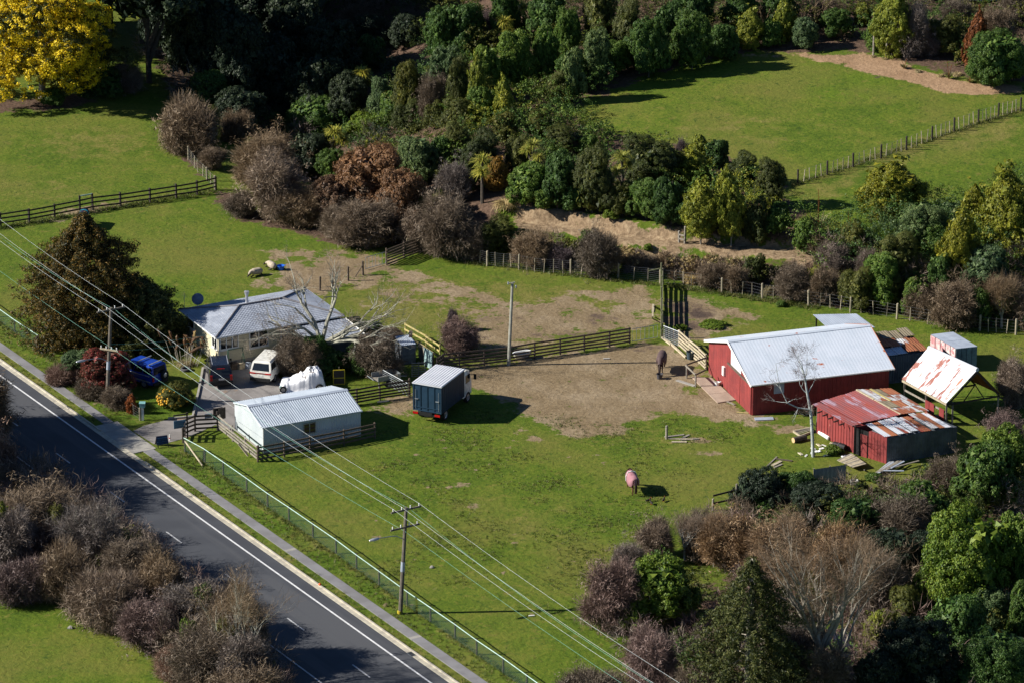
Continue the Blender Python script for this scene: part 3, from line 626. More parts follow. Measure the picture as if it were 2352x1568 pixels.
for k in range(36):
    x0, x1 = BL * k / 36 + .006, BL * (k + 1) / 36 - .006; d = .03 + random.uniform(0, .01)
    part('board', bx(BF, x0, x1, -d, 0, 0, BH), M['red_board'], bn)
dr = part('sliding_door', bx(BF, -.10, -.045, .10, 2.35, .02, 2.25), M['red_board'], bn)
for k in range(7): part('door_board', bx(BF, -.125, -.101, .12 + k * .318, .12 + k * .318 + .30, .03, 2.24), M['red_board'], dr)
d2 = part('sliding_door', bx(BF, -.10, -.045, 2.42, 5.0, .02, 2.28), M['red_board'], bn)
for k in range(8): part('door_board', bx(BF, -.125, -.101, 2.44 + k * .318, 2.44 + k * .318 + .30, .03, 2.27), M['red_board'], d2)
part('door_track', bx(BF, -.17, -.06, -.1, 5.1, 2.29, 2.40), M['timber_brown'], bn)
part('gable_panel', MB().add([BF(-.06, 2.4, 2.42), BF(-.06, 4.55, 2.42), BF(-.06, 4.55, hgab(4.55, BD, BH, BR) - .16), BF(-.06, 2.4, hgab(2.4, BD, BH, BR) - .16), BF(-.03, 2.4, 2.42), BF(-.03, 4.55, 2.42), BF(-.03, 4.55, hgab(4.55, BD, BH, BR) - .16), BF(-.03, 2.4, hgab(2.4, BD, BH, BR) - .16)],
     [(3, 2, 1, 0), (4, 5, 6, 7), (0, 1, 5, 4), (1, 2, 6, 5), (2, 3, 7, 6), (3, 0, 4, 7)]), M['white_paint'], bn)
part('meter_box', bx(BF, -.20, -.04, 5.75, 6.1, 1.05, 1.75), M['white_paint'], bn)
BO = .30; be = BH - BR / (BD / 2) * .35 + .06
sheets(bn, 'roof_sheet', BF(-BO, -.35, be), BF(BL + BO, -.35, be), BF(BL + BO, BD / 2, BH + BR), BF(-BO, BD / 2, BH + BR), 15, 1, M['iron_white'], 3, .003)
sheets(bn, 'roof_sheet', BF(BL + BO, BD + .35, be), BF(-BO, BD + .35, be), BF(-BO, BD / 2, BH + BR), BF(BL + BO, BD / 2, BH + BR), 15, 1, M['iron_white'], 3, .003)
part('ridge_cap', MB().add([BF(-BO - .02, BD / 2 - .2, BH + BR - .03), BF(BL + BO + .02, BD / 2 - .2, BH + BR - .03), BF(BL + BO + .02, BD / 2, BH + BR + .055), BF(-BO - .02, BD / 2, BH + BR + .055), BF(BL + BO + .02, BD / 2 + .2, BH + BR - .03), BF(-BO - .02, BD / 2 + .2, BH + BR - .03)], [(0, 1, 2, 3), (3, 2, 4, 5)]), M['iron_white'], bn)
for x in (-BO - .03, BL + BO + .005):
    for y0, z0, y1, z1 in ((-.37, be - .02, BD / 2, BH + BR + .03), (BD + .37, be - .02, BD / 2, BH + BR + .03)):
        mt = M['white_paint'] if x < 0 else M['iron_rust']
        part('barge_board', MB().hexa([BF(x, y0, z0 - .17), BF(x + .03, y0, z0 - .17), BF(x + .03, y1, z1 - .17), BF(x, y1, z1 - .17)], [BF(x, y0, z0 + .03), BF(x + .03, y0, z0 + .03), BF(x + .03, y1, z1 + .03), BF(x, y1, z1 + .03)]), mt, bn)
part('gutter', MB().tube([BF(-BO, -.40, be - .03), BF(BL + BO, -.40, be - .03)], .06, 6), M['white_paint'], bn)
window(bn, BF, 'x', 1.65, 2.45, 1.55, 2.4, -.045, 1, 1, M['iron_grey'], M['iron_grey'], sill=False)
# ---- a generic shed of four roof corners given at their own heights
def zcorner(u, v, z): return W(u, v, z)
def posts_under(par, pts, m, wd=.11, name='post'):
    for p in pts:
        g = float(hgt(p[0], p[1])); stick(name, par, (p[0], p[1], g - .2), (p[0], p[1], p[2] - .04), wd, wd, m, 'box')
# rusty lean-to beyond the barn
q = [zcorner(1985, 775, 2.6), zcorner(2078, 821, 2.25), zcorner(2133, 806, 2.3), zcorner(2081.8, 756.6, 2.9)]
q[0] = q[3] + (BF(-4.2, 0) - BF(0, 0)) + V3(0, 0, -.1); q[1] = q[2] + (BF(-4.2, 0) - BF(0, 0)) + V3(0, 0, -.05)
lt = thing('lean_to_shed', 'rusty patchwork iron lean-to shed standing behind the barn', 'shed', (q[1] * V3(1, 1, 0) + q[3] * V3(1, 1, 0)) / 2)
rr = ['iron_rust', 'iron_patchy', 'iron_rust', 'iron_galv', 'iron_patchy', 'iron_rust']
sheets(lt, 'roof_sheet', q[1], q[2], q[3], q[0], 5, 3, lambda i, j: M[random.choice(rr) if (j < 2 or i < 2) else 'iron_olive'], 4, .02, jit=.8)
ins = lambda p, c, k: p + (c - p) * k
cc = sum(q) / 4; foot = [ins(p, cc, .06) for p in q]
part('wall', prism([foot[1], foot[2], foot[3], foot[0]], [foot[1][2] - .1, foot[2][2] - .1, foot[3][2] - .1, foot[0][2] - .1]), M['iron_dark'], lt)
sheets(lt, 'wall_sheet', foot[1] * V3(1, 1, 0) - BF.ey * .02, foot[2] * V3(1, 1, 0) - BF.ey * .02, foot[2] - V3(0, 0, .1) - BF.ey * .02, foot[1] - V3(0, 0, .1) - BF.ey * .02, 5, 1, M['iron_dark'], 4, .02)
# blue-grey canopy behind the barn ridge
q = [zcorner(1905, 757, 2.45), zcorner(2010, 752, 2.45), zcorner(1967.2, 720.8, 2.8), zcorner(1867, 722.7, 2.8)]
cn = thing('open_canopy', 'pale blue-grey flat iron canopy on posts behind the barn ridge', 'canopy', sum(q) / 4 * V3(1, 1, 0))
sheets(cn, 'roof_sheet', q[0], q[1], q[2], q[3], 6, 1, M['iron_grey'], 3, .012)
cc = sum(q) / 4; posts_under(cn, [ins(p, cc, .12) for p in q], M['timber_dark'])
for i in (0, 2): stick('beam', cn, ins(q[i], cc, .08) - V3(0, 0, .09), ins(q[i + 1], cc, .08) - V3(0, 0, .09), .08, .14, M['timber_dark'])
# pink peeling box shed with flat grey roof
pf = W(2196, 855); z0 = HT(pf, 802)
q = [zcorner(2137.5, 768.6, z0), zcorner(2195.8, 800.4, z0), zcorner(2244.9, 795.1, z0), zcorner(2189.2, 762.5, z0)]
bs = thing('box_shed', 'small box shed with peeling pink paint and flat grey roof', 'shed', sum(q) / 4 * V3(1, 1, 0))
part('wall', prism([ins(p, sum(q) / 4, .03) for p in (q[1], q[2], q[3], q[0])], [z0 - .03] * 4), M['grey_peel'], bs)
nrm = np.cross(q[1] - q[0], V3(0, 0, 1)); nrm /= np.linalg.norm(nrm)
for k in range(5):
    a, b = lerp(q[0], q[1], k / 5 + .012), lerp(q[0], q[1], (k + 1) / 5 - .012)
    part('wall_panel', MB().hexa([a * V3(1, 1, 0) - nrm * .0, b * V3(1, 1, 0), b * V3(1, 1, 0) + nrm * .03, a * V3(1, 1, 0) + nrm * .03], [a - V3(0, 0, .02), b - V3(0, 0, .02), b + nrm * .03 - V3(0, 0, .02), a + nrm * .03 - V3(0, 0, .02)]), M['pink_peel'], bs)
n2 = np.cross(q[2] - q[1], V3(0, 0, 1)); n2 /= np.linalg.norm(n2)
for k in range(4):
    a, b = lerp(q[1], q[2], k / 4 + .012), lerp(q[1], q[2], (k + 1) / 4 - .012)
    part('wall_panel', MB().hexa([a * V3(1, 1, 0), b * V3(1, 1, 0), b * V3(1, 1, 0) + n2 * .03, a * V3(1, 1, 0) + n2 * .03], [a - V3(0, 0, .02), b - V3(0, 0, .02), b + n2 * .03 - V3(0, 0, .02), a + n2 * .03 - V3(0, 0, .02)]), M['grey_peel'], bs)
sheets(bs, 'roof_sheet', q[1], q[2], q[3], q[0], 2, 2, M['iron_grey'], 1, .006)
# open hay barn with rust-streaked steep roof
g1 = W(2088, 920); fr_ = W(2183, 978); g3 = W(2293, 964)
rd_ = (fr_ - g1); rd_ /= np.linalg.norm(rd_); 
zE = 1.85; zR = 4.25
eL, eR = zcorner(2072.5, 870.7, zE), zcorner(2174, 925.5, zE); kL, kR = zcorner(2133.5, 799, zR), zcorner(2244.9, 849.5, zR)
bR = zcorner(2299, 905, zE + .1); bL = bR + (kL - kR)
hb = thing('hay_barn', 'open hay barn with steep white roof streaked with rust', 'shed', (eL + bR) / 2 * V3(1, 1, 0))
pat = ['iron_galv', 'iron_rust', 'iron_galv', 'iron_galv', 'iron_patchy', 'iron_galv', 'iron_patchy', 'iron_rust', 'iron_galv']
M['iron_streak'] = mat('iron_streak', (.66, .67, .70), (.56, .57, .60), 1.2, .5, spots=[((.24, .060, .035), .50, 1.7)], per=.08, sheet=True)
sheets(hb, 'roof_sheet', eL, eR, kR, kL, 9, 1, lambda i, j: M['iron_streak' if i in (0, 3, 4, 6, 7) else 'iron_galv'], 3, .02, jit=.3)
sheets(hb, 'roof_sheet', bR, bL, kL, kR, 9, 1, M['iron_rust'], 3, .02)
part('ridge_cap', MB().tube([kL + V3(0, 0, .03), kR + V3(0, 0, .03)], .16, 8), M['iron_galv'], hb)
cc = (eL + eR + bL + bR) / 4
pp = [ins(p, cc, .05) for p in (eL, lerp(eL, eR, .52), eR, bR, bL, lerp(eR, kR, .0) * 0 + ins(eR, bR, .12))]
posts_under(hb, pp, M['timber_grey'], .13)
for za in (.35, 1.05):
    stick('rail', hb, pp[0] * V3(1, 1, 0) + V3(0, 0, za), pp[2] * V3(1, 1, 0) + V3(0, 0, za), .05, .14, M['timber_grey'])
stick('eave_beam', hb, eL - V3(0, 0, .10), eR - V3(0, 0, .10), .07, .16, M['timber_pale'])
for a0, a1 in ((.53, .62), (.63, .74), (.86, .97)):
    a, b = lerp(pp[0], pp[2], a0) * V3(1, 1, 0), lerp(pp[0], pp[2], a1) * V3(1, 1, 0); out = np.cross(b - a, V3(0, 0, 1)); out = out / np.linalg.norm(out) * .08
    part('red_panel', MB().hexa([a + out, b + out, b + out * 1.5, a + out * 1.5], [a + out + V3(0, 0, 1.25), b + out + V3(0, 0, 1.25), b + out * 1.5 + V3(0, 0, 1.25), a + out * 1.5 + V3(0, 0, 1.25)]), M['red_board'], hb)
for s in (0.0, .5, 1.0):                            # trusses
    a, b, k = lerp(eR, eL, s), lerp(bR, bL, s), lerp(kR, kL, s); a, b = ins(a, (a + b) / 2, .04) - V3(0, 0, .12), ins(b, (a + b) / 2, .04) - V3(0, 0, .12)
    stick('truss_chord', hb, a, b, .06, .12, M['timber_dark']); mid = (a + b) / 2
    stick('truss_rafter', hb, a, k - V3(0, 0, .15), .06, .12, M['timber_dark']); stick('truss_rafter', hb, b, k - V3(0, 0, .15), .06, .12, M['timber_dark'])
    for f_ in (.3, .7): stick('truss_web', hb, lerp(a, b, f_), lerp(mid, k, .55 if f_ == .3 else .5) , .05, .07, M['timber_dark'])
# low red rusty shed in front of the barn
zA = HT(W(1877, 994), 929); zB = HT(W(2036, 1064), 1003)
f0 = W(1876, 993); f1 = W(1964, 1041); f2 = W(2036.7, 1064); f3 = W(2196, 1038)
rs = thing('rusty_shed', 'low red shed with patchwork rusted iron roof beside the birch', 'shed', (f0 + f3) / 2)
z1 = zA
P0 = zcorner(1866, 928, z1); P1 = zcorner(1967.8, 895.9, z1 + .15); P2 = zcorner(2068.5, 951.6, z1 + .05); P3 = zcorner(1957, 977.8, z1 - .05)
P4 = zcorner(2046, 893, z1); P5 = zcorner(2133, 943.6, z1)
L0 = zcorner(1988, 974, zB + .28); L1 = zcorner(2127, 946.3, zB + .28); L2 = zcorner(2186, 981, zB); L3 = zcorner(2032, 1003, zB)
part('wall', prism([ins(f0, f1, .01), f1, f1 + (f3 - f2) * .93, P4 * V3(1, 1, 0), P1 * V3(1, 1, 0)], [z1 - .08, z1 - .12, z1 - .12, z1 - .08, z1 - .02]), M['red_board'], rs)
sheets(rs, 'roof_sheet', P3, P2, P1, P0, 6, 1, M['iron_red'], 3, .014, jit=.3)
mo = ['iron_patchy', 'iron_patchy', 'iron_olive', 'iron_patchy', 'iron_patchy', 'iron_rust', 'iron_patchy']
sheets(rs, 'roof_sheet', P2, P5, P4, P1, 3, 4, lambda i, j: M[mo[(i * 3 + j * 2) % 7]], 3, .014, jit=.3)
for a, b, mt in ((lerp(P1, P2, .0), lerp(P1, P2, .40), 'timber_pale'), (lerp(P4, P1, .6), lerp(lerp(P4, P1, .6), lerp(P5, P2, .6), .5), 'timber_yellow')):
    stick('roof_batten', rs, a + V3(0, 0, .07), b + V3(0, 0, .07), .16, .08, M[mt])
stick('roof_flashing', rs, P1 + V3(0, 0, .05), lerp(P1, P2, 1.0) + V3(0, 0, .05), .10, .04, M['timber_pale'])
lo = ['iron_galv', 'iron_rust', 'iron_galv', 'iron_streak', 'iron_galv', 'iron_streak', 'iron_rust', 'iron_patchy', 'iron_rust']
sheets(rs, 'roof_sheet', L3, L2, L1, L0, 10, 1, lambda i, j: M[lo[i % 9]], 3, .014, jit=.6)
part('wall', prism([f2, f3, ins(L1, L2, .1) * V3(1, 1, 0), ins(L0, L3, .35) * V3(1, 1, 0)], [zB - .06, zB - .06, zB + .15, zB + .1]), M['iron_dark'], rs)
oo = np.cross(f1 - f0, V3(0, 0, 1)); oo /= np.linalg.norm(oo)
for k in range(14):
    a, b = lerp(f0, f1, k / 14 + .006), lerp(f0, f1, (k + 1) / 14 - .006); d = .04 + random.uniform(0, .02)
    part('board', MB().hexa([a, b, b + oo * d, a + oo * d], [a + V3(0, 0, z1 - .1), b + V3(0, 0, z1 - .12), b + oo * d + V3(0, 0, z1 - .12), a + oo * d + V3(0, 0, z1 - .1)]), M['red_board'], rs)
g_ = lerp(f1, f2, .42)
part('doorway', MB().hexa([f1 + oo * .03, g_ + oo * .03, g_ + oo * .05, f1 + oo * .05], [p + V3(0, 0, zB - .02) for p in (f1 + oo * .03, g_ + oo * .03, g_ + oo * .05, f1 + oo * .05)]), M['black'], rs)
part('door', MB().hexa([lerp(f1, g_, .45) + oo * .06, lerp(f1, g_, .95) + oo * .06, lerp(f1, g_, .95) + oo * .10, lerp(f1, g_, .45) + oo * .10], [p + V3(0, 0, zB - .35) for p in (lerp(f1, g_, .45) + oo * .06, lerp(f1, g_, .95) + oo * .06, lerp(f1, g_, .95) + oo * .10, lerp(f1, g_, .45) + oo * .10)]), M['red_board'], rs)
stick('door_post', rs, f1 + oo * .08, f1 + oo * .08 + V3(0, 0, zB + .1), .12, .12, M['timber_dark'])
for k in range(6):
    a, b = lerp(g_, f2, k / 6 + .01), lerp(g_, f2, (k + 1) / 6 - .01)
    part('board', MB().hexa([a - oo * .3, b - oo * .3, b + oo * .04, a + oo * .04], [p + V3(0, 0, zB + .02) for p in (a - oo * .3, b - oo * .3, b + oo * .04, a + oo * .04)]), M['red_board'], rs)
ff = np.cross(f3 - f2, V3(0, 0, 1)); ff /= np.linalg.norm(ff)
sheets(rs, 'wall_sheet', f2 + ff * .02, f3 + ff * .02, f3 + ff * .02 + V3(0, 0, zB - .08), f2 + ff * .02 + V3(0, 0, zB - .08), 7, 1, M['iron_dark'], 4, .02)
for k in range(5): stick('rafter_end', rs, lerp(P0, P3, .25 + .14 * k) - V3(0, 0, .10), lerp(P0, P3, .25 + .14 * k) - V3(0, 0, .14) + oo * .45, .06, .09, M['timber_dark'])
fr2 = P0 * V3(1, 1, 0) + oo * .05
stick('post', rs, fr2, P0 - V3(0, 0, .05), .1, .1, M['timber_grey']); stick('post', rs, fr2 + (f0 - fr2) * .9, lerp(P0, P1, .12) - V3(0, 0, .05), .08, .08, M['timber_grey'])
stick('brace', rs, fr2 + V3(0, 0, .9), f0 + V3(0, 0, .4), .06, .06, M['timber_grey'])
# ------------------------------------------------------------ fences, gates, poles and wires
def P3(p, z=0.0): return np.array([p[0], p[1], p[2] + z])
def rail_fence(name, label, pts, rails, m, pw=.14, rw=.045, rh=.13, top=1.25, group=None, cat='fence', tilt=.02, pm=None, shape='post', skip=()):
    """posts at the given ground points, rails (heights) in each bay"""
    t = thing(name, label, cat, (pts[0] + pts[-1]) / 2, 0, group)
    tops = top if isinstance(top, (list, tuple)) else [top] * len(pts)
    for p, h in zip(pts, tops):
        j = V3(random.uniform(-tilt, tilt), random.uniform(-tilt, tilt), 0)
        stick('post', t, P3(p, -.2), P3(p, h) + j, pw, pw, pm or m, shape)
    for i in range(len(pts) - 1):
        if i in skip: continue
        d = pts[i + 1] - pts[i]; d /= np.linalg.norm(d); o = np.cross(d, V3(0, 0, 1)) * (pw * .5 + rw * .3)
        for h in rails:
            e0, e1 = random.uniform(-.03, .03), random.uniform(-.03, .03)
            stick('rail', t, P3(pts[i], h + e0) + o - d * .05, P3(pts[i + 1], h + e1) + o + d * .05, rw, rh, m, 'box')
    return t
def wire_fence(name, label, pts, heavy, top=1.15, nw=6, m=None, m2=None, group=None, wt=.012):
    """posts and battens at ground points, wires running through them"""
    t = thing(name, label, 'fence', (pts[0] + pts[-1]) / 2, 0, group)
    for i, p in enumerate(pts):
        j = V3(random.uniform(-.06, .06), random.uniform(-.06, .06), 0)
        if i in heavy: stick('post', t, P3(p, -.2), P3(p, top + .12) + j * .5, .17, .17, m or M['batten'], 'post')
        else: stick('batten', t, P3(p, .04), P3(p, top + random.uniform(-.08, .05)) + j * 1.6, .055, .055, m2 or M['batten'], 'box')
    for k in range(nw):
        b = MB(); h = top * (.12 + .86 * k / (nw - 1)); b.tube([P3(p, h) for p in pts], wt / 2, 3); part('wire', b, M['wire'], t)
    return t
def along_px(pts, n, base=True):
    """n+1 ground points evenly along a line of photo positions"""
    g = [G(*p) for p in pts]; L = [0]
    for a, b in zip(g, g[1:]): L.append(L[-1] + np.linalg.norm(b - a))
    out = []
    for k in range(n + 1):
        s = L[-1] * k / n; i = max(0, min(len(g) - 2, int(np.searchsorted(L, s) - 1)))
        p = lerp(g[i], g[i + 1], (s - L[i]) / (L[i + 1] - L[i])); p[2] = float(hgt(p[0], p[1])); out.append(p)
    return out
Gs = lambda *ps: [G(*p) for p in ps]
# dark rail fence across the far pasture
fa = Gs((-62, 531), (2, 521), (67, 512), (126, 501), (184, 489.5), (213, 483), (277, 475.5), (345, 465.5), (405, 456), (453, 448), (496, 438))
t = rail_fence('rail_fence', 'dark stained three-rail fence between the two green pastures', fa, (.36, .74, 1.14), M['timber_dark'], top=[1.25] * 4 + [1.55, 1.5] + [1.3] * 5, shape='box')
stick('rail', t, P3(fa[4], 1.5), P3(fa[5], 1.45), .05, .10, M['rail_pale_green'])
wire_fence('wire_fence', 'post and wire fence running uphill beside the brown shrubs', along_px([(415, 338), (432, 366), (452, 395), (472, 412), (494, 436)], 10), (3, 8, 10), nw=5)
# chain link fence along the footpath
def chain_fence(label, bases, group, top=1.12, name='chain_link_fence'):
    t = thing(name, label, 'fence', (bases[0] + bases[-1]) / 2, 0, group)
    for p in bases: stick('post', t, P3(p, -.2), P3(p, top + .02), .13, .13, M['timber_brown'], 'post')
    for a, b in zip(bases, bases[1:]):
        d = (b - a); L = np.linalg.norm(d); d /= L; o = np.cross(d, V3(0, 0, 1)) * .08
        part('top_rail', MB().tube([P3(a, top - .02) + o, P3(b, top - .02) + o], .032, 5), M['rail_pale_green'], t)
        mb = MB(); s = .17; n = int(L / s)
        for sg in (1, -1):
            for i in range(-int(top / s) - 1, n + 1):
                x0 = i * s; pts_ = []
                for (x, z) in ((x0, .04), (x0 + top, top)):
                    pts_.append((x, z))
                (xa, za), (xb, zb) = pts_
                if xa < 0: za += (0 - xa); xa = 0
                if xb > L: zb -= (xb - L); xb = L
                if xa >= xb: continue
                if sg < 0: xa, xb = L - xa, L - xb
                p, q_ = a + d * xa + V3(0, 0, za) + o, a + d * xb + V3(0, 0, zb) + o; w2 = V3(0, 0, .0075)
                mb.add([p - w2, q_ - w2, q_ + w2, p + w2], [(0, 1, 2, 3)])
        part('wire_mesh', mb, M['mesh_green'], t)['kind'] = 'stuff'
    return t
tp = [(470.6, 1029.5), (513, 1058.6), (567, 1096.7), (615, 1131.4), (664, 1163.9), (719, 1202), (772, 1238.5), (819, 1273.7), (871, 1311.4), (935, 1358.5), (989, 1395.5), (1045.4, 1434.4), (1095, 1471), (1156, 1512.5), (1210, 1552)]
cf = [W(425, 1036)] + [W(u, v + 31.5) for u, v in tp] + [R(74, 4.6), R(79, 4.6)]
tf = chain_fence('green chain-link fence with pale top rail beside the footpath and horse paddock', cf, None)
stick('brace', tf, W(465, 1068, .05), P3(cf[0], .85), .12, .12, M['timber_pale'], 'post')
chain_fence('short green chain-link fence beside the big brown conifer', [R(-22, 5.2), R(-17, 5.2), R(-12, 5.1), W(34, 763), W(90, 800)], None)
# rail gateway posts beside the drive entrance and the shed yard
y1 = Gs((419, 1012), (424, 1024), (448, 985), (503, 980))
rail_fence('rail_fence', 'dark curved rail fence wing beside the hanging sign', [G(421, 1016), G(424, 1000), G(448, 990), G(500, 987)], (.30, .62, .95, 1.25), M['timber_dark'], top=[1.2, 1.3, 1.42, 1.5], pw=.16)
bd_ = thing('notice_board', 'pair of dark wooden boards on the fence end beside the white panel', 'notice board', G(504, 985))
for (u0, u1, va, vb) in ((491, 513, 958, 950), (504, 519, 962, 956)):
    a, b = W(u0, 985), W(u1, 981); part('board', MB().hexa([P3(a, .75), P3(b, .75), P3(b, .75) + V3(-.03, .05, 0), P3(a, .75) + V3(-.03, .05, 0)], [P3(a, 1.62), P3(b, 1.62), P3(b, 1.62) + V3(-.03, .05, 0), P3(a, 1.62) + V3(-.03, .05, 0)]), M['timber_dark'], bd_)
a, b = W(471, 987), W(488, 985)
part('panel', MB().hexa([P3(a, .92), P3(b, .92), P3(b, .92) + V3(0, .03, 0), P3(a, .92) + V3(0, .03, 0)], [P3(a, 1.28), P3(b, 1.28), P3(b, 1.28) + V3(0, .03, 0), P3(a, 1.28) + V3(0, .03, 0)]), M['iron_grey'], bd_, label='blank pale grey panel')
rail_fence('rail_fence', 'weathered five-rail fence with sagging rails along the shed gable end', [G(504, 988), G(535, 1013), G(565, 1037), G(592, 1059)], (.28, .52, .78, 1.18), M['timber_grey'], top=1.28, tilt=.06)
ln = thing('loose_plank', 'bleached plank leaning through the shed yard rails', 'plank', G(555, 1035)); stick('plank', ln, W(570, 1046, .1), W(548, 1018, .95), .22, .05, M['timber_pale'])
rail_fence('rail_fence', 'dark four-rail fence running along the shed front wall', [G(592, 1060), G(653, 1049), G(712, 1037), G(790, 1022), G(861, 1006)], (.26, .55, .84, 1.15), M['timber_brown'], top=1.28)
rail_fence('rail_fence', 'dark five-rail fence between the tarp and the horse truck', [G(770, 934), G(820, 928), G(872.6, 919), G(941, 909)], (.24, .46, .70, .96, 1.25), M['timber_dark'], top=[1.3, 1.3, 1.3, 1.45], pm=M['timber_brown'])
yb = [(1004, 858), (1018, 849), (1055, 845), (1112, 840), (1170, 833), (1228, 823), (1287, 814), (1342, 806), (1400, 797), (1446, 789)]
rail_fence('rail_fence', 'long dark five-rail yard fence passing the pale power pole', [G(u, v) for u, v in yb], (.22, .45, .70, .98, 1.28), M['timber_brown'], top=1.34, pm=M['timber_dark'])
def pipe_gate(name, label, a, b, h, nv, m, nh=0, z0=.12, group=None):
    t = thing(name, label, 'gate', (a + b) / 2, 0, group); b_ = MB()
    part('frame', b_.tube([P3(a, z0), P3(a, h), P3(b, h), P3(b, z0), P3(a, z0)], .03, 5), m, t)
    for k in range(1, nv + 1):
        p = lerp(a, b, k / (nv + 1)); stick('upright', t, P3(p, z0), P3(p, h), .035, .035, m, 'rod')
    for k in range(1, nh + 1):
        z = z0 + (h - z0) * k / (nh + 1); stick('bar', t, P3(a, z), P3(b, z), .03, .03, m, 'rod')
    return t
pipe_gate('pipe_gate', 'galvanised pipe gate at the muddy end of the yard fence', G(1452, 787), G(1510, 778), 1.15, 5, M['galv_pipe'])
pipe_gate('pipe_gate', 'pale pipe gate between the sheep pasture and brown paddock', G(840, 621), G(886, 608), 1.1, 5, M['galv_pipe'])
# tall mossy rail fence running away from the yard
tp_ = Gs((1519, 778), (1519, 748), (1519, 720), (1519, 694), (1519, 668), (1519, 655))
M['timber_moss'] = mat('timber_moss', (.11, .13, .05), (.17, .16, .11), 3, .9, bump=.3)
rail_fence('rail_fence', 'mossy close-railed fence dividing the brown paddock from the ploughed pen', tp_, (.18, .42, .66, .90, 1.14), M['timber_moss'], top=[3.7 * .55, 1.3, 1.3, 1.3, 1.3, 1.9], rh=.15, rw=.05)
stick('crossbar', thing('gate_crossbar', 'old crossbar and post standing at the mossy fence corner', 'post', G(1519, 652)), P3(G(1490, 655), 1.2), P3(G(1519, 653), 1.35), .09, .09, M['timber_moss'])
# paddock divider
dv = Gs((735, 668), (764, 658), (800, 645), (834, 632))
t = wire_fence('wire_fence', 'wire fence climbing from the house roof to the pipe gate', dv, (0, 1, 2, 3), top=1.1, nw=4, m=M['timber_brown'])
stick('brace', t, P3(G(816, 637), .05), P3(dv[3], .9), .09, .09, M['timber_brown'], 'rod')
rail_fence('rail_fence', 'dark six-rail stock fence beside the reddish bushes', Gs((888, 610), (928, 594), (972, 578)), (.15, .38, .62, .86, 1.1, 1.35), M['timber_brown'], top=1.5)
pl = thing('fallen_rail', 'pale fallen rail lying under the shrubs by the stock fence', 'rail', G(1015, 588)); stick('rail', pl, P3(G(998, 572), .35), P3(G(1040, 594), .12), .1, .1, M['timber_pale'])
pl = thing('top_rail', 'bleached board across the end of the stock fence', 'rail', G(950, 585)); stick('board', pl, P3(G(934, 585), 1.3), P3(G(972, 580), 1.2), .05, .2, M['timber_pale'])
# batten fence under the bank
bb = [(1028, 592), (1048, 597), (1069, 600), (1086, 603), (1102, 606), (1119, 611.5), (1138, 613), (1156, 614.5), (1174, 616), (1192, 619), (1210, 622), (1228, 625), (1249, 627.5), (1271, 628), (1293, 630), (1311, 631), (1335, 633), (1360, 635), (1385, 637), (1420, 641), (1455, 645), (1488, 648), (1516, 652)]
wire_fence('wire_fence', 'grey batten and wire fence under the dark bank shrubs', [G(u, v) for u, v in bb], (1, 5, 9, 15, 19, 22), nw=7, top=1.2)
b2 = [(1522, 652), (1548, 655), (1570, 657), (1588, 660), (1609, 662), (1631, 664), (1658, 674), (1680, 676), (1705, 679), (1727, 681), (1751, 687), (1776, 688), (1803, 690), (1829, 694), (1857, 703), (1883, 706), (1907, 709), (1930, 713), (1953, 718), (1978, 720), (2006, 724), (2036, 729), (2060, 733), (2090, 738), (2130, 745), (2180, 753), (2220, 757), (2250, 760), (2270, 763), (2288, 765), (2312, 767), (2333, 769), (2370, 772)]
wire_fence('wire_fence', 'yellowish batten fence along the green strip behind the barn', [G(u, v) for u, v in b2], (0, 6, 10, 14, 18, 22, 27, 31), nw=5, top=1.2)
# yard rails beside the barn
br_ = Gs((1560, 795), (1583, 815), (1606, 835), (1622, 850))
rail_fence('rail_fence', 'pale yard rails between the ploughed pen and the barn corner', br_, (.2, .45, .72, 1.0, 1.28), M['timber_pale'], top=1.35, rh=.14)
t = pipe_gate('mesh_gate', 'blue-grey mesh gate beside the mossy fence post', G(1524, 783), G(1560, 797), 1.25, 9, M['galv_pipe'], 6)
for a, b, z in (((1524, 779), (1541, 795), .1), ((1543, 795), (1572, 820), .12)):
    pass
kk = thing('ground_rail', 'pale timber rails lying along the foot of the mesh gate', 'rail', G(1545, 800)); stick('rail', kk, P3(G(1522, 779), .14), P3(G(1542, 795), .14), .22, .14, M['timber_pale']); stick('rail', kk, P3(G(1543, 795), .14), P3(G(1575, 824), .14), .14, .14, M['timber_pale'])
hr = rail_fence('hitching_rail', 'small grey hitching rail frame beside the barn concrete', Gs((1577, 868), (1598, 888)), (1.05,), M['timber_grey'], top=1.1)
stick('rail', hr, P3(G(1577, 868), 1.1), P3(br_[3], 1.05), .09, .09, M['timber_dark']); stick('rail', hr, P3(G(1598, 888), 1.0), P3(G(1620, 876), .95), .09, .09, M['timber_dark'])
# yellow timber fence behind the house
yf = Gs((932, 777), (979, 805), (1011, 827))
rail_fence('rail_fence', 'new yellow timber three-rail fence running down to the bramble', yf, (.28, .78, 1.22), M['timber_yellow'], top=1.32, pw=.12)
# upper paddock fence with battens
up = [(840, 1230), (1037, 1170), (1210, 1118), (1395, 1060), (1565, 1005), (1737, 938), (1885, 880), (2047, 825), (2180, 782), (2328, 745), (2480, 700)]
upp = [(1543.8 + .3437 * a, .3437 * b) for a, b in up]; pts = []; hv = []
for i, (a, b) in enumerate(zip(upp, upp[1:])):
    hv.append(len(pts))
    for k in range(5): pts.append(G(*lerp(a, b, k / 5)))
hv.append(len(pts)); pts.append(G(*upp[-1]))
wire_fence('wire_fence', 'long batten fence climbing across the upper green paddock', pts, hv, nw=4, top=1.15, m=M['timber_dark'], m2=M['batten'])
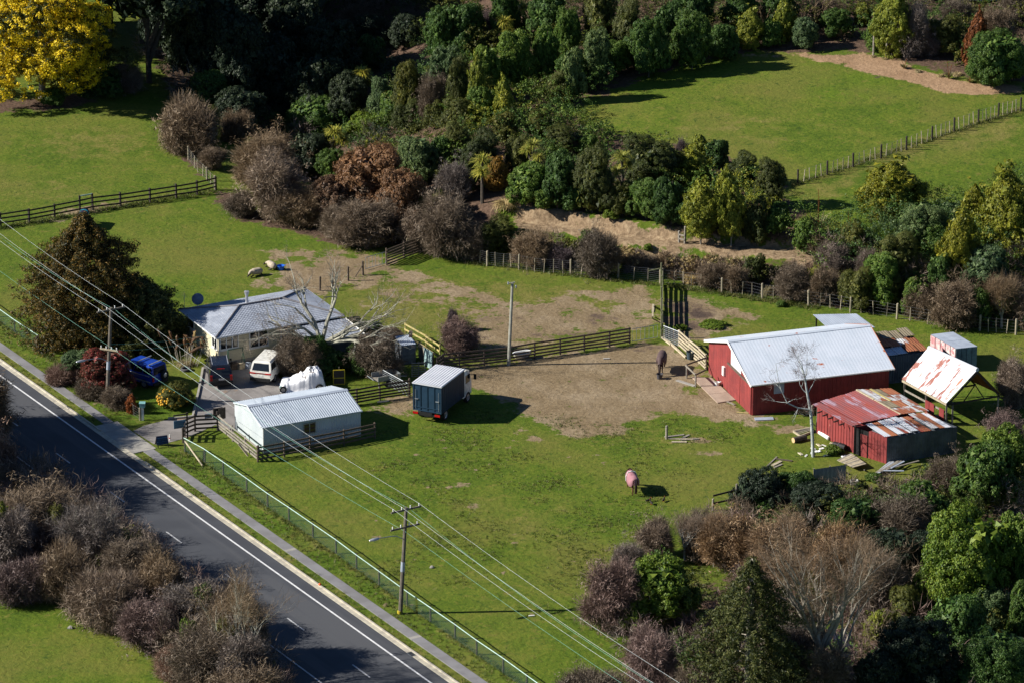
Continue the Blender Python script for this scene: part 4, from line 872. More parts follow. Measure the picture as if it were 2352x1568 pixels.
# posts by the upper track, track barrier
for i, ((u, v), h) in enumerate((((2006, 129), 3.6), ((2036, 134), 2.8))):
    t = thing('post', ['tall grey post at the bend of the upper dirt track', 'shorter grey post beside the bend of the upper track'][i], 'post', G(u, v)); stick('post', t, P3(G(u, v), -.2), P3(G(u, v), h * .55), .18, .18, M['timber_grey'], 'post')
rail_fence('track_barrier', 'two stout posts with a rail beside the clay track', Gs((1560, 557), (1573, 560)), (.35, .7), M['timber_grey'], top=[1.0, 1.5], pw=.2)
# corner rails in the foreground bushes, corrugated screens
rail_fence('rail_fence', 'short two-rail fence end beside the ivy-covered hedge', Gs((1637, 1171), (1691, 1158)), (.55, 1.15), M['timber_dark'], top=[.9, 1.6], pw=.16, pm=M['timber_grey'])
def panel_fence(label, a, b, h, n, m):
    t = thing('iron_fence', label, 'fence', (a + b) / 2); sheets(t, 'fence_sheet', P3(a), P3(b), P3(b, h), P3(a, h), n, 1, m, 4, .02)
    for k in range(n + 1):
        p = lerp(a, b, k / n) + V3(.03, .08, 0); stick('post', t, P3(p, -.2), P3(p, h + .05), .09, .09, M['timber_grey'])
    for z in (.3, h - .2): stick('rail', t, P3(a, z) + V3(.03, .06, 0), P3(b, z) + V3(.03, .06, 0), .05, .09, M['timber_grey'])
M['iron_bluegrey'] = mat('iron_bluegrey', (.20, .27, .31), (.14, .19, .22), 1, .6)
panel_fence('blue-grey corrugated iron fence half hidden by the ivy hedge', G(1868, 1114), G(1941, 1103), 1.25, 2, M['iron_bluegrey'])
panel_fence('dull corrugated iron panel under the dark ivy hedge', G(1692, 1158), G(1745, 1152), 1.4, 2, M['iron_dark'])
# small garden gate rails by the conifer
rail_fence('rail_fence', 'short dark rail fence under the brown conifer', Gs((86, 806), (120, 798), (160, 789)), (.3, .62, .95), M['timber_dark'], top=[1.2, 1.0, 1.0], shape='box')
wire_fence('wire_fence', 'low garden wire fence by the letterbox', Gs((292, 942), (308, 955), (322, 964)), (0, 2), top=.9, nw=5)
stick('post', thing('post', 'grey post standing alone in the horse paddock by loose boards', 'post', G(1531, 1006)), P3(G(1531, 1007), -.2), P3(G(1531, 1007), 1.05), .19, .19, M['timber_grey'], 'post')

# ---- poles, lamps and wires
def pole(label, base, top_uv, wd, m, arms, lamp=None, z_extra=0):
    bs_ = W(*base); h = HT(bs_, top_uv[1]); tp = W(top_uv[0], top_uv[1], h); tp[1] = bs_[1]
    # keep the lean sideways only: solve x at that height
    x = (top_uv[0] - 1176) / F; f = lambda P: P
    tp = np.array([CAM[0] + x * ((bs_[1] - CAM[1]) * math.cos(PITCH) - (h - CAM[2]) * math.sin(PITCH)), bs_[1], h])
    t = thing('power_pole', label, 'power pole', bs_)
    part('pole', MB().tube([P3(bs_, -.3), tp], [wd * .5, wd * .36], 8), m, t)
    return t, bs_, tp
arm_d = RN * 1.0
def crossarm(t, c, half, m, ins_n=4, d=arm_d):
    a, b = c - d * half, c + d * half
    am = stick('crossarm', t, a, b, .09, .11, m); out = []
    for k in range(ins_n):
        p = lerp(a, b, (k + .25) / (ins_n - .5)); ip = part('insulator', MB().lathe([(.03, .05), (.05, .10), (.03, .16), (.055, .20), (.02, .26)], 8, p), M['white_paint'], am); out.append(p + V3(0, 0, .24))
    return out
def street_lamp(t, c, m):
    p1 = c - RN * 1.0 + V3(0, 0, .45); p2 = c - RN * 1.9 + V3(0, 0, .5)
    ar = part('lamp_arm', MB().tube([c, lerp(c, p1, .6) + V3(0, 0, .1), p1, p2], .03, 6), M['galv_pipe'], t)
    d = -RN; s = RT; r = []
    for k, (q, wv, hv) in enumerate(((0, .05, .04), (.12, .13, .09), (.45, .15, .10), (.72, .10, .06), (.78, .03, .02))):
        r.append([p2 + d * q + s * wv * math.cos(a) + V3(0, 0, hv * math.sin(a)) for a in [2 * math.pi * i / 10 for i in range(10)]])
    part('lamp_head', MB().loft(r), M['silver'], ar, smooth=True)
tL, bLp, tLp = pole('dark wooden power pole with street lamp by the red shrub', (245, 926), (255, 707), .30, M['pole_wood'], 2)
tR, bRp, tRp = pole('dark wooden power pole with street lamp beside the chain-link fence', (919, 1408), (933, 1164), .30, M['pole_wood'], 2)
iL = crossarm(tL, tLp - V3(0, .1, .12), 1.15, M['pole_wood']); iR = crossarm(tR, tRp - V3(0, .1, .12), 1.15, M['pole_wood'])
midL = lerp(bLp, tLp, .58) - V3(0, .12, 0); midR = lerp(bRp, tRp, .82) - V3(0, .12, 0)
jL = crossarm(tL, lerp(bLp, tLp, .57) - V3(0, .12, 0), .75, M['timber_pale'], 4, d=RN * .6 + RT * .8); crossarm(tR, midR, 1.1, M['pole_wood'], 4)
street_lamp(tL, lerp(bLp, tLp, .44), M); street_lamp(tR, lerp(bRp, tRp, .70), M)
for t, a, b, s in ((tL, bLp, tLp, .36), (tR, bRp, tRp, .40)): part('reflective_band', MB().tube([lerp(a, b, s), lerp(a, b, s + .09)], .145, 10), M['iron_grey'], t)
part('yellow_marker', MB().tube([P3(bRp, .02) - RN * .03, P3(bRp, .22) - RN * .03], .165, 8), M['yellow_frame'], tR)
tM, bMp, tMp = pole('pale weathered pole standing at the long yard fence', (1168, 838), (1177, 650), .28, M['pole_pale'], 1)
am = stick('crossarm', tM, tMp + V3(-.35, 0, -.05), tMp + V3(.2, 0, .05), .06, .08, M['pole_pale'])
for k, dx in enumerate((-.32, .28)): part('insulator', MB().lathe([(.03, -.12), (.07, -.05), (.05, .03), (.07, .08), (.02, .14)], 8, tMp + V3(dx, -.1, -.28 * k)), M['galv_pipe'], tM)
def sag(a, b, s, n=18): return [lerp(a, b, k / n) - V3(0, 0, 4 * s * (k / n) * (1 - k / n)) for k in range(n + 1)]
M['cable'] = mat('cable', (.52, .57, .57), rough=.5, metal=.2, per=0); M['cable_green'] = mat('cable_green', (.16, .40, .31), rough=.6, per=0)
nx = (bRp - bLp) * V3(1, 1, 0)
def run(name, label, pts, s, r, m, group='power lines along the road'):
    b = MB()
    for a, c in zip(pts, pts[1:]): b.tube(sag(a, c, s), r, 5, cap=False)
    return tag(part(name, b, m), label, 'power line', group)
lab = ['bare pale overhead wire nearest the roadway', 'second pale overhead wire counted from the roadway', 'third pale overhead wire counted from the roadway', 'pale overhead wire on the paddock end of the crossarms']
for k in (0, 1, 3):
    run('power_line', lab[k], [iL[k] - nx * .8 + V3(0, 0, 1.2), iL[k], iR[k], iR[k] + nx * .95], .5, .0072, M['cable'])
run('power_line', lab[2], [iL[2] - nx * .8 + V3(0, 0, .6), iL[2] - V3(0, 0, .3), iR[2] - V3(0, 0, .3), iR[2] + nx * .95 - V3(0, 0, .3)], .9, .008, M['cable_green'])
run('power_line', 'low dark green cable slung beneath the lower crossarms', [midL - nx * .8 + V3(0, 0, .8), midL + V3(0, 0, .2), midR - V3(0, 0, .3), midR + nx * .95 - V3(0, 0, .2)], .35, .0075, M['cable_green'])
run('service_line', 'upper thin service cable from the pole to the house', [lerp(bLp, tLp, .62), HF(.5, .5, 2.7)], .25, .011, M['cable_green'], 'service cables to the house')
run('service_line', 'lower thin service cable from the pole to the house', [lerp(bLp, tLp, .56), HF(.5, .4, 2.45)], .35, .011, M['cable_green'], 'service cables to the house')
# ------------------------------------------------------------ vehicles (x forward, y to their left, z up)
def ring(x, prof):                                 # half profile (y, z) from bottom centre to top centre, mirrored
    return [V3(x, y, z) for y, z in prof] + [V3(x, -y, z) for y, z in prof[::-1] if y > 1e-6 or True]
def wheel(t, x, y, r, wd, steel=False):
    s = 1 if y > 0 else -1
    w_ = part('wheel', MB().lathe([(r * .62, -wd / 2), (r * .93, -wd / 2), (r, -wd * .32), (r, wd * .32), (r * .93, wd / 2), (r * .62, wd / 2)], 18, (0, 0, 0), axis='y'), M['tyre'], t, Matrix.Translation((x, y, r)), local=True)
    o = part('rim', MB().lathe([(.02, s * wd * .46), (r * .25, s * wd * .47), (r * .55, s * wd * .38), (r * .63, s * wd * .46), (r * .63, -s * wd * .4), (.02, -s * wd * .2)], 14, (0, 0, 0), axis='y'), M['rim'], w_, local=True)
def slabq(q, th=.012):
    q = [np.array(p, float) for p in q]; n = np.cross(q[1] - q[0], q[3] - q[0]); n /= np.linalg.norm(n)
    return MB().hexa([p - n * .004 for p in q], [p + n * th for p in q])
def car(t, L, wd, H, belt, body, xs, bonnet, wheels, r, wheelbase, roof_in=.16, gl=None, mt=None, rear_lean=.25):
    """xs = (windscreen foot, roof front, roof rear, rear-window foot)"""
    h = wd / 2; mt = mt or M['black']; gl = gl or M['glass']
    x0, x1 = -L / 2, L / 2; wf, rfx, rrx, rb = xs; lo = .30
    def low(x, k, top): return ring(x, [(0, lo), (h * k * .88, lo), (h * k, lo + .14), (h * k, top - .22), (h * k * .985, top - .04), (h * k * .93, top), (0, top + .01)])
    b = MB().loft([low(x0, .88, belt * .86), low(x0 + .06, .95, belt * .97), low(x0 + .3, 1, belt), low(wf - .1, 1, belt), low(wf + .25, .99, lerp(belt, bonnet, .5)), low(x1 - .35, .96, bonnet), low(x1 - .08, .88, bonnet - .10), low(x1, .80, bonnet - .25)])
    rh = h - roof_in
    def cab(x, z, k): return [V3(x, 0, z)]
    hb = h * .955
    top = [(rb, hb), (rrx, rh), (rfx, rh), (wf, hb)]
    R0 = [V3(rb, -hb, belt - .01), V3(wf, -hb * .97, belt - .01), V3(wf, hb * .97, belt - .01), V3(rb, hb, belt - .01)]
    R1 = [V3(rrx - .03, -rh - .02, H - .09), V3(rfx + .06, -rh - .01, H - .09), V3(rfx + .06, rh + .01, H - .09), V3(rrx - .03, rh + .02, H - .09)]
    R2 = [V3(rrx + .10, -rh + .10, H), V3(rfx - .15, -rh + .10, H - .01), V3(rfx - .15, rh - .10, H - .01), V3(rrx + .10, rh - .10, H)]
    b.loft([R0, R1, R2])
    bo = part('body', b, body, t, local=True)
    f = lambda a, c, s, z: lerp(lerp(a, c, s), lerp(R1[[id(q) for q in R0].index(id(a))], R1[[id(q) for q in R0].index(id(c))], s), z)
    part('rear_window', slabq([f(R0[3], R0[0], .08, .10), f(R0[3], R0[0], .92, .10), f(R0[3], R0[0], .90, .90), f(R0[3], R0[0], .10, .90)]), gl, t, local=True)
    part('windscreen', slabq([f(R0[1], R0[2], .06, .08), f(R0[1], R0[2], .94, .08), f(R0[1], R0[2], .92, .92), f(R0[1], R0[2], .08, .92)]), gl, t, local=True)
    for (a, c, fl_) in ((R0[0], R0[1], 0), (R0[2], R0[3], 1)):
        for s0, s1 in ((.05, .33), (.37, .64), (.68, .95)):
            part('side_window', slabq([f(a, c, s0, .12), f(a, c, s1, .12), f(a, c, s1, .90), f(a, c, s0, .90)]), gl, t, local=True)
    for x in (wheelbase / 2, -wheelbase / 2):
        for y in (h - .10, -h + .10): wheel(t, x, y, r, .22)
    part('bumper', MB().box((x0 - .02, 0, lo + .16), (.14, wd * .92, .24)), mt, t, local=True)
    part('front_bumper', MB().box((x1 - .02, 0, lo + .14), (.14, wd * .84, .24)), mt, t, local=True)
    for s in (1, -1): part('wing_mirror', MB().box((wf - .25, s * (h + .07), belt + .08), (.10, .16, .14)), mt, t, local=True); part('headlight', MB().box((x1 - .03, s * h * .62, bonnet - .22), (.08, .32, .16)), M['silver'], t, local=True)
    return bo
def heading(dx, dy): return math.atan2(dy, dx)
# white people mover
p = W(598, 884); a = heading(.292, 1.0); c0 = p + V3(math.cos(a), math.sin(a), 0) * 2.35
t = thing('parked_van', 'white people-mover van parked under the bare tree by the house', 'van', c0 * V3(1, 1, 0) + V3(0, 0, .015), a)
car(t, 4.65, 1.74, 1.78, 1.06, M['car_white'], (1.75, .75, -1.95, -2.28), .88, None, .31, 2.8, .17)
for s in (1, -1): part('tail_light', MB().box((-2.31, s * .62, .93), (.06, .46, .11)), M['red_lamp'], t, local=True)
part('light_strip', MB().box((-2.305, 0, .93), (.05, .80, .09)), mat('dark_red', (.20, .02, .02), rough=.3, per=0), t, local=True)
part('number_plate', MB().box((-2.325, 0, .74), (.03, .40, .13)), M['white_paint'], t, local=True)
# dark four wheel drive wagon
p = W(509, 893); a = heading(-.14, 1.0); c0 = p + V3(math.cos(a), math.sin(a), 0) * 2.3
t = thing('parked_car', 'dark blue-black wagon parked on the drive beside the white van', 'car', c0 * V3(1, 1, 0) + V3(0, 0, .015), a)
car(t, 4.55, 1.78, 1.70, 1.02, M['car_black'], (1.25, .55, -1.75, -2.18), .95, None, .35, 2.65, .20)
for s in (1, -1):
    part('tail_light', MB().box((-2.24, s * .76, .88), (.08, .18, .42)), M['red_lamp'], t, local=True)
    stick('roof_rail', t, (-1.5, s * .60, 1.72), (.4, s * .60, 1.72), .05, .05, M['silver'], local=True)
part('brake_light', MB().box((-1.98, 0, 1.52), (.05, .6, .05)), M['red_lamp'], t, local=True)
part('number_plate', MB().box((-2.29, 0, .78), (.03, .40, .12)), M['silver'], t, local=True)
# blue off-roader with roof bars
a = heading(-.79, .61); rc = W(371, 890); c0 = rc + V3(math.cos(a), math.sin(a), 0) * 2.25
t = thing('parked_car', 'bright blue off-road wagon with roof bars and rear spare wheel', 'car', c0 * V3(1, 1, 0), a)
car(t, 4.3, 1.72, 1.86, 1.12, M['car_blue'], (.95, .45, -2.02, -2.12), 1.10, None, .38, 2.5, .13)
for x in (-1.75, -.55): 
    br = part('roof_bar', MB().box((x, 0, 1.97), (.09, 1.62, .05)), M['galv_pipe'], t, local=True)
    for s in (1, -1): part('bar_foot', MB().box((x, s * .7, 1.91), (.08, .06, .12)), M['black'], br, local=True)
for s in (1, -1):
    part('side_trim', MB().box((-.2, s * .868, 1.06), (3.2, .03, .05)), M['silver'], t, local=True)
    part('side_trim', MB().box((-.2, s * .868, .62), (3.4, .03, .10)), M['silver'], t, local=True)
    part('tail_light', MB().box((-2.13, s * .76, .86), (.08, .16, .36)), M['red_lamp'], t, local=True)
sp = part('spare_wheel', MB().lathe([(.22, -.11), (.33, -.11), (.37, -.06), (.37, .06), (.33, .11), (.22, .11)], 18, axis='y'), M['tyre'], t, Matrix.Translation((-2.30, -.35, .98)) @ Matrix.Rotation(math.pi / 2, 4, 'Z'), local=True)
part('rim', MB().lathe([(.02, .10), (.10, .11), (.22, .06), (.23, -.08), (.02, -.1)], 14, axis='y'), M['rim'], sp, local=True)
# horse truck
rl, rr_ = W(950.5, 967), W(1013.2, 976); a = heading(1.6, 3.5); d = V3(math.cos(a), math.sin(a), 0); lf = V3(-math.sin(a), math.cos(a), 0)
mid = W(982, 968); t = thing('horse_truck', 'dark blue box horse truck with ribbed white roof in the yard', 'truck', mid, a)
TL, TW = 3.95, 2.34
bx_ = part('box_body', MB().box((TL / 2, 0, 1.86), (TL, TW, 2.1)), M['truck_blue'], t, local=True)
for k in range(5):
    y = -TW / 2 + .04 + (TW - .08) * k / 4; part('door_rib', MB().box((-.03, y, 1.86), (.06, .08, 2.1)), M['truck_blue'], bx_, local=True)
for k in range(4):
    y = -TW / 2 + .04 + (TW - .08) * (k + .5) / 4; part('door_panel', MB().box((-.012, y, 1.80), (.02, .44, 1.86)), M['truck_blue'], bx_, local=True)
for z in (.86, 1.12, 2.86): part('door_rail', MB().box((-.04, 0, z), (.05, TW - .02, .06)), M['truck_blue'], bx_, local=True)
for s in (1, -1): stick('door_bar', bx_, (-.08, s * .95, 1.0), (-.08, s * .95, 2.5), .03, .03, M['galv_pipe'], 'rod', local=True); part('latch', MB().box((-.09, s * .85, 1.75), (.05, .28, .05)), M['galv_pipe'], bx_, local=True)
for k in range(11): part('side_rib', MB().box((.2 + k * .355, -TW / 2 - .012, 1.86), (.05, .025, 2.05)), M['truck_blue'], bx_, local=True)
b = MB(); nrib = 44; vs = []
for i in range(nrib + 1):
    y = -TW / 2 - .05 + (TW + .1) * i / nrib; z = 2.99 + (.035 if i % 4 in (1, 2) else 0) - .05 * (y / TW) ** 2; vs += [V3(-.10, y, z), V3(TL + .06, y, z)]
b.add(vs, [(2 * i, 2 * i + 1, 2 * i + 3, 2 * i + 2) for i in range(nrib)])
b.box((TL / 2 - .02, 0, 2.945), (TL + .14, TW + .08, .07)); M['roof_truck'] = mat('roof_truck', (.80, .81, .83), (.72, .73, .76), 1, .45)
part('roof', b, M['roof_truck'], bx_, local=True)
part('chassis', MB().box((TL / 2 + .6, 0, .66), (TL + 1.6, .9, .24)), M['black'], t, local=True)
part('bumper', MB().box((-.12, 0, .62), (.12, TW * .95, .12)), M['black'], t, local=True)
for s in (1, -1): part('tail_light', MB().box((-.19, s * .9, .68), (.05, .42, .16)), M['red_lamp'], t, local=True)
part('number_plate', MB().box((-.19, .0, .55), (.03, .36, .12)), M['black'], t, local=True)
cb = MB(); h_ = 1.02
cb.loft([[V3(x, -w2, z0_), V3(x, w2, z0_), V3(x, w2, z1_), V3(x, w2 * .9, z2_), V3(x, -w2 * .9, z2_), V3(x, -w2, z1_)] for x, w2, z0_, z1_, z2_ in ((TL + .12, 1.0, .55, 2.3, 2.52), (TL + .9, 1.0, .55, 2.32, 2.55), (TL + 1.45, .98, .55, 1.5, 2.40), (TL + 1.72, .95, .55, 1.35, 1.5))])
ca = part('cab', cb, M['car_white'], t, local=True)
for s in (1, -1):
    part('side_window', MB().box((TL + .95, s * 1.005, 1.90), (.75, .02, .62)), M['glass'], ca, local=True)
    part('door', MB().box((TL + .85, s * 1.006, 1.1), (1.0, .012, .9)), M['car_white'], ca, local=True)
    stick('mirror_arm', ca, (TL + 1.5, s * 1.0, 2.1), (TL + 1.65, s * 1.28, 2.05), .03, .03, M['black'], local=True); part('mirror', MB().box((TL + 1.66, s * 1.28, 1.85), (.06, .20, .42)), M['black'], ca, local=True)
    wheel(t, TL + .95, s * .92, .42, .24); wheel(t, .95, s * .92, .42, .30)
    part('mudguard', MB().box((.95, s * .95, .87), (1.05, .3, .04)), M['black'], t, local=True)
part('windscreen', slabq([(TL + 1.62, -.85, 1.6), (TL + 1.62, .85, 1.6), (TL + 1.47, .82, 2.35), (TL + 1.47, -.82, 2.35)]), M['glass'], ca, local=True)
# tarp over a machine
tb0, tb1 = W(648, 893), W(742, 889); ta = heading(*(tb1 - tb0)[:2]); t = thing('covered_trailer', 'crumpled white tarpaulin strapped over a small tractor by the shed', 'tarpaulin', (tb0 + tb1) / 2 + V3(0, .2, 0), ta)
nu_, nv_ = 64, 36; co = []; rs_ = np.random.default_rng(5)
from mathutils import noise as mn
for j in range(nv_ + 1):
    for i in range(nu_ + 1):
        x = -1.75 + 3.5 * i / nu_; y = -1.05 + 2.1 * j / nv_
        q = x / 1.75
        hh = .62 + .35 * ss((x + .9) / .9) + .42 * ss((x - .15) / .35) - .35 * ss((x - 1.1) / .5)
        hw = .62 + .12 * ss((x + 1) / 1.0)
        dx = max(0, abs(x) - 1.35) / .38; dy = max(0, abs(y) - hw) / (1.02 - hw)
        fall = max(0, 1 - max(dx, dy) ** 1.1)
        z = hh * ss(fall * 1.35) + .12 * mn.noise(Vector((x * 2.2, y * 2.6, 1))) + .16 * (abs(mn.noise(Vector((x * 3.1 + y, y * 1.6, 4)))) - .2) * (1 if fall > 0 else 0) + .09 * (.3 - abs(mn.noise(Vector((x * 5.5 - y * 2, y * 3, 7))))) * min(1, fall * 3)
        z = max(.03 + .05 * abs(mn.noise(Vector((x * 3, y * 3, 9)))), z)
        co.append((x, y, z))
qd = (np.arange(nv_)[:, None] * (nu_ + 1) + np.arange(nu_)[None]).reshape(-1, 1) + np.array([0, 1, nu_ + 2, nu_ + 1])
part('tarpaulin', fast_mesh('tarpaulin', co, quads=qd), M['tarp'], t, local=True)
for (a_, b_) in (((.15, -.75), (.75, .5)), ((-.1, -.3), (.85, -.72))):
    pts = []
    for k in range(13):
        x, y = lerp(a_[0], b_[0], k / 12), lerp(a_[1], b_[1], k / 12); i = int(round((x + 1.75) / 3.5 * nu_)); j = int(round((y + 1.05) / 2.1 * nv_)); pts.append(V3(x, y, co[j * (nu_ + 1) + i][2] + .025))
    part('strap', MB().tube(pts, .028, 5), M['timber_brown'], t, local=True)
wheel(t, -1.55, -.95, .26, .18); wheel(t, 1.2, -.98, .3, .2)
part('roll_frame', MB().tube([(.55, -.55, .9), (.6, -.55, 1.52), (.6, .55, 1.52), (.55, .55, .9)], .035, 6), M['galv_pipe'], t, local=True)
# box trailer
p0, p1 = W(857, 891), W(916, 880); a = heading(*(p1 - p0)[:2]); t = thing('box_trailer', 'small grey box trailer with its tailgate hanging open', 'trailer', (p0 + p1) / 2 + V3(0, .4, 0), a)
part('tray', MB().box((0, 0, .52), (1.9, 1.15, .06)), M['timber_grey'], t, local=True)
M['trailer_grey'] = mat('trailer_grey', (.17, .20, .22), (.24, .24, .22), 3, .7)
for s in (1, -1): part('side_panel', MB().box((0, s * .57, .72), (1.9, .04, .36)), M['trailer_grey'], t, local=True); wheel(t, -.1, s * .72, .28, .17)
part('end_panel', MB().box((.95, 0, .72), (.04, 1.15, .36)), M['trailer_grey'], t, local=True)
part('tailgate', MB().hexa([(-.95, -.56, .50), (-1.35, -.56, .72), (-1.35, .56, .72), (-.95, .56, .50)], [(-.95, -.56, .54), (-1.33, -.56, .76), (-1.33, .56, .76), (-.95, .56, .54)]), M['trailer_grey'], t, local=True)
stick('drawbar', t, (.95, 0, .48), (1.75, 0, .35), .07, .07, M['galv_pipe'], local=True); stick('stand', t, (-.85, -.52, .02), (-.85, -.52, .5), .06, .06, M['galv_pipe'], local=True)
# yellow framed screen
a_, b_ = W(766, 885), W(792, 884); t = thing('framed_screen', 'yellow-framed dark screen propped upright by the garden', 'screen', (a_ + b_) / 2)
zz0, zz1 = .12, 1.25; fw = .055
part('panel', MB().hexa([P3(a_, zz0), P3(b_, zz0), P3(b_, zz0) + V3(0, .02, 0), P3(a_, zz0) + V3(0, .02, 0)], [P3(a_, zz1), P3(b_, zz1), P3(b_, zz1) + V3(0, .02, 0), P3(a_, zz1) + V3(0, .02, 0)]), M['screen_brown'], t)
for (p, q_) in ((P3(a_, zz0), P3(a_, zz1)), (P3(b_, zz0), P3(b_, zz1)), (P3(a_, zz0), P3(b_, zz0)), (P3(a_, zz1), P3(b_, zz1)), (P3(a_, .62), P3(b_, .62))): stick('frame', t, p, q_, fw, fw, M['yellow_frame'])
m2 = (a_ + b_) / 2 + V3(0, .15, 0); stick('prop', t, m2, P3(m2, 1.45), .06, .06, M['timber_grey'])
wg = pipe_gate('pipe_gate', 'galvanised gate swung open beside the white gatepost', G(880, 880), G(938, 912), 1.1, 2, M['galv_pipe'], 5)
t = thing('gate_post', 'white-topped wooden gatepost beside the brown garden shrub', 'post', G(883, 870)); stick('post', t, P3(G(883, 871), -.2), P3(G(883, 871), 1.25), .2, .2, M['timber_pale'], 'post')
pipe_gate('pipe_gate', 'dark shaded gate hung between gatepost and tool shed', G(889, 868), G(938, 862), 1.2, 1, M['timber_dark'], 4)
# little dark tool shed, pale panel and shaded pallet beside it
def zc2(u, v, z): return W(u, v, z)
s0, s1 = W(922, 838), W(955, 833); t = thing('tool_shed', 'small dark tool shed with grey roof behind the brown shrub', 'shed', (s0 + s1) / 2)
ey_ = V3(-(s1 - s0)[1], (s1 - s0)[0], 0); ey_ /= np.linalg.norm(ey_); dep = 1.3
part('wall', prism([s0, s1, s1 + ey_ * dep, s0 + ey_ * dep], [1.55, 1.55, 1.75, 1.75]), M['iron_dark'], t)
for k in range(8):
    z = .08 + k * .185; part('weatherboard', MB().hexa([P3(s0, z) - ey_ * .03, P3(s1, z) - ey_ * .03, P3(s1, z), P3(s0, z)], [P3(s0, z + .17) - ey_ * .015, P3(s1, z + .17) - ey_ * .015, P3(s1, z + .17), P3(s0, z + .17)]), M['iron_dark'], t)
sheets(t, 'roof_sheet', P3(s0, 1.6) - ey_ * .12, P3(s1, 1.6) - ey_ * .12, P3(s1, 1.85) + ey_ * (dep + .1), P3(s0, 1.85) + ey_ * (dep + .1), 3, 1, M['iron_grey'], 3, .015)
part('chimney', MB().box(tuple(P3(s1 + ey_ * 1.0, 2.0)), (.28, .28, .45)), M['timber_brown'], t)
a_, b_ = W(974, 838), W(995, 850); t = thing('wall_panel', 'pale teal sheet standing on end beside the yard fence', 'panel', (a_ + b_) / 2)
sheets(t, 'sheet', a_, b_, P3(b_, 1.5), P3(a_, 1.5), 2, 1, M['teal_pale'] if 'teal_pale' in M else M.setdefault('teal_pale', mat('teal_pale', (.36, .52, .52), (.30, .44, .45), 1.5, .6)), 3, .012)
stick('post', t, P3(b_, -.1), P3(b_, 1.45), .12, .12, M['timber_dark'])
a_, b_ = W(961, 820), W(974, 838); tag(part('board_wall', MB().hexa([a_, b_, b_ + V3(.05, 0, 0), a_ + V3(.05, 0, 0)], [P3(a_, 1.2), P3(b_, 1.5), P3(b_, 1.5) + V3(.05, 0, 0), P3(a_, 1.2) + V3(.05, 0, 0)]), M['timber_grey']), 'grey board screen between tool shed and teal sheet', 'screen')
a_, b_ = W(945, 866), W(978, 864); t = thing('pallet', 'dark pallet leaning in the shade behind the horse truck', 'pallet', (a_ + b_) / 2)
for k in range(7): stick('slat', t, P3(a_, .08 + .15 * k) + V3(0, .07 * k, 0), P3(b_, .08 + .15 * k) + V3(0, .07 * k, 0), .11, .03, M['timber_grey'])
for s in (.04, .5, .96): stick('bearer', t, lerp(a_, b_, s) + V3(0, .06, 0), P3(lerp(a_, b_, s), 1.05) + V3(0, .55, 0), .07, .07, M['timber_grey'])
# bath trough by the yard fence
a_, b_ = W(1182, 826), W(1218, 819); ta = heading(*(b_ - a_)[:2]); t = thing('bath_trough', 'old white bathtub used as a water trough at the yard fence', 'trough', (a_ + b_) / 2, ta)
b = MB(); rg = []
for (sx, sy, z) in ((.55, .22, .06), (.72, .32, .30), (.78, .36, .50), (.82, .40, .52), (.74, .33, .49), (.66, .27, .34)):
    rg.append([V3(sx * math.copysign(abs(math.cos(q)) ** .6, math.cos(q)), sy * math.copysign(abs(math.sin(q)) ** .8, math.sin(q)), z) for q in [2 * math.pi * i / 20 for i in range(20)]])
part('tub', b.loft(rg), M['white_paint'], t, local=True, smooth=True)
M['water'] = mat('water', (.02, .035, .05), rough=.05, spec=.8, per=0)
part('water', MB().poly([r * V3(1, 1, 0) + V3(0, 0, .42) for r in rg[4]], .02), M['water'], t, local=True)
for x in (-.45, .45): part('foot', MB().box((x, 0, .04), (.08, .4, .09)), M['timber_grey'], t, local=True)
# letterbox
p = W(328, 964); t = thing('letterbox', 'teal letterbox on a white post beside the drive', 'letterbox', p)
stick('post', t, p, P3(p, 1.05), .17, .17, M['white_paint']); part('box', MB().box(tuple(P3(p, 1.22)), (.40, .44, .30)), M['teal_paint'], t); part('lid', MB().box(tuple(P3(p, 1.39)), (.46, .50, .04)), M['teal_paint'], t)
# hanging sign
p = W(431, 1006); t = thing('hanging_sign', 'blue hanging sign board on a dark bracket post by the drive', 'sign', p)
hh = HT(p, 946); stick('post', t, P3(p, -.2), P3(p, hh), .11, .11, M['timber_dark']); ad = V3(-1, -.38, 0); ad /= np.linalg.norm(ad)
stick('arm', t, P3(p, hh - .12) - ad * .1, P3(p, hh - .12) + ad * 1.05, .06, .10, M['timber_dark'])
s0, s1 = P3(p, hh - .55) + ad * .12, P3(p, hh - .55) + ad * 1.02; nn_ = np.cross(ad, V3(0, 0, 1))
if nn_[1] > 0: nn_ = -nn_
bd = part('board', MB().hexa([s0 - V3(0, 0, .62), s1 - V3(0, 0, .62), s1 - V3(0, 0, .62) - nn_ * .04, s0 - V3(0, 0, .62) - nn_ * .04], [s0, s1, s1 - nn_ * .04, s0 - nn_ * .04]), M['sign_blue'], t)
for s in (.15, .9): stick('hanger', t, P3(p, hh - .15) + ad * s, P3(p, hh - .55) + ad * s, .02, .02, M['galv_pipe'])
def scribble(par, o, ux, uz, wd_, ht_, rows, m, seed):
    r = random.Random(seed)
    for k in range(rows):
        z = ht_ * (.84 - .72 * k / max(1, rows - 1)); x = wd_ * (.08 + .06 * r.random())
        while x < wd_ * .88:
            L = wd_ * (.05 + .07 * r.random()); q = [o + ux * (x + L * i / 4) + uz * (z + ht_ * .035 * math.sin(i * 2.1 + k)) for i in range(5)]
            par_ = MB().tube(q, ht_ * .016, 4); part('lettering', par_, m, par); x += L + wd_ * .035
scribble(bd, s1 - V3(0, 0, .62) + nn_ * .012, (s0 - s1) / np.linalg.norm(s0 - s1), V3(0, 0, 1), .9, .62, 4, M['sign_script'], 3)
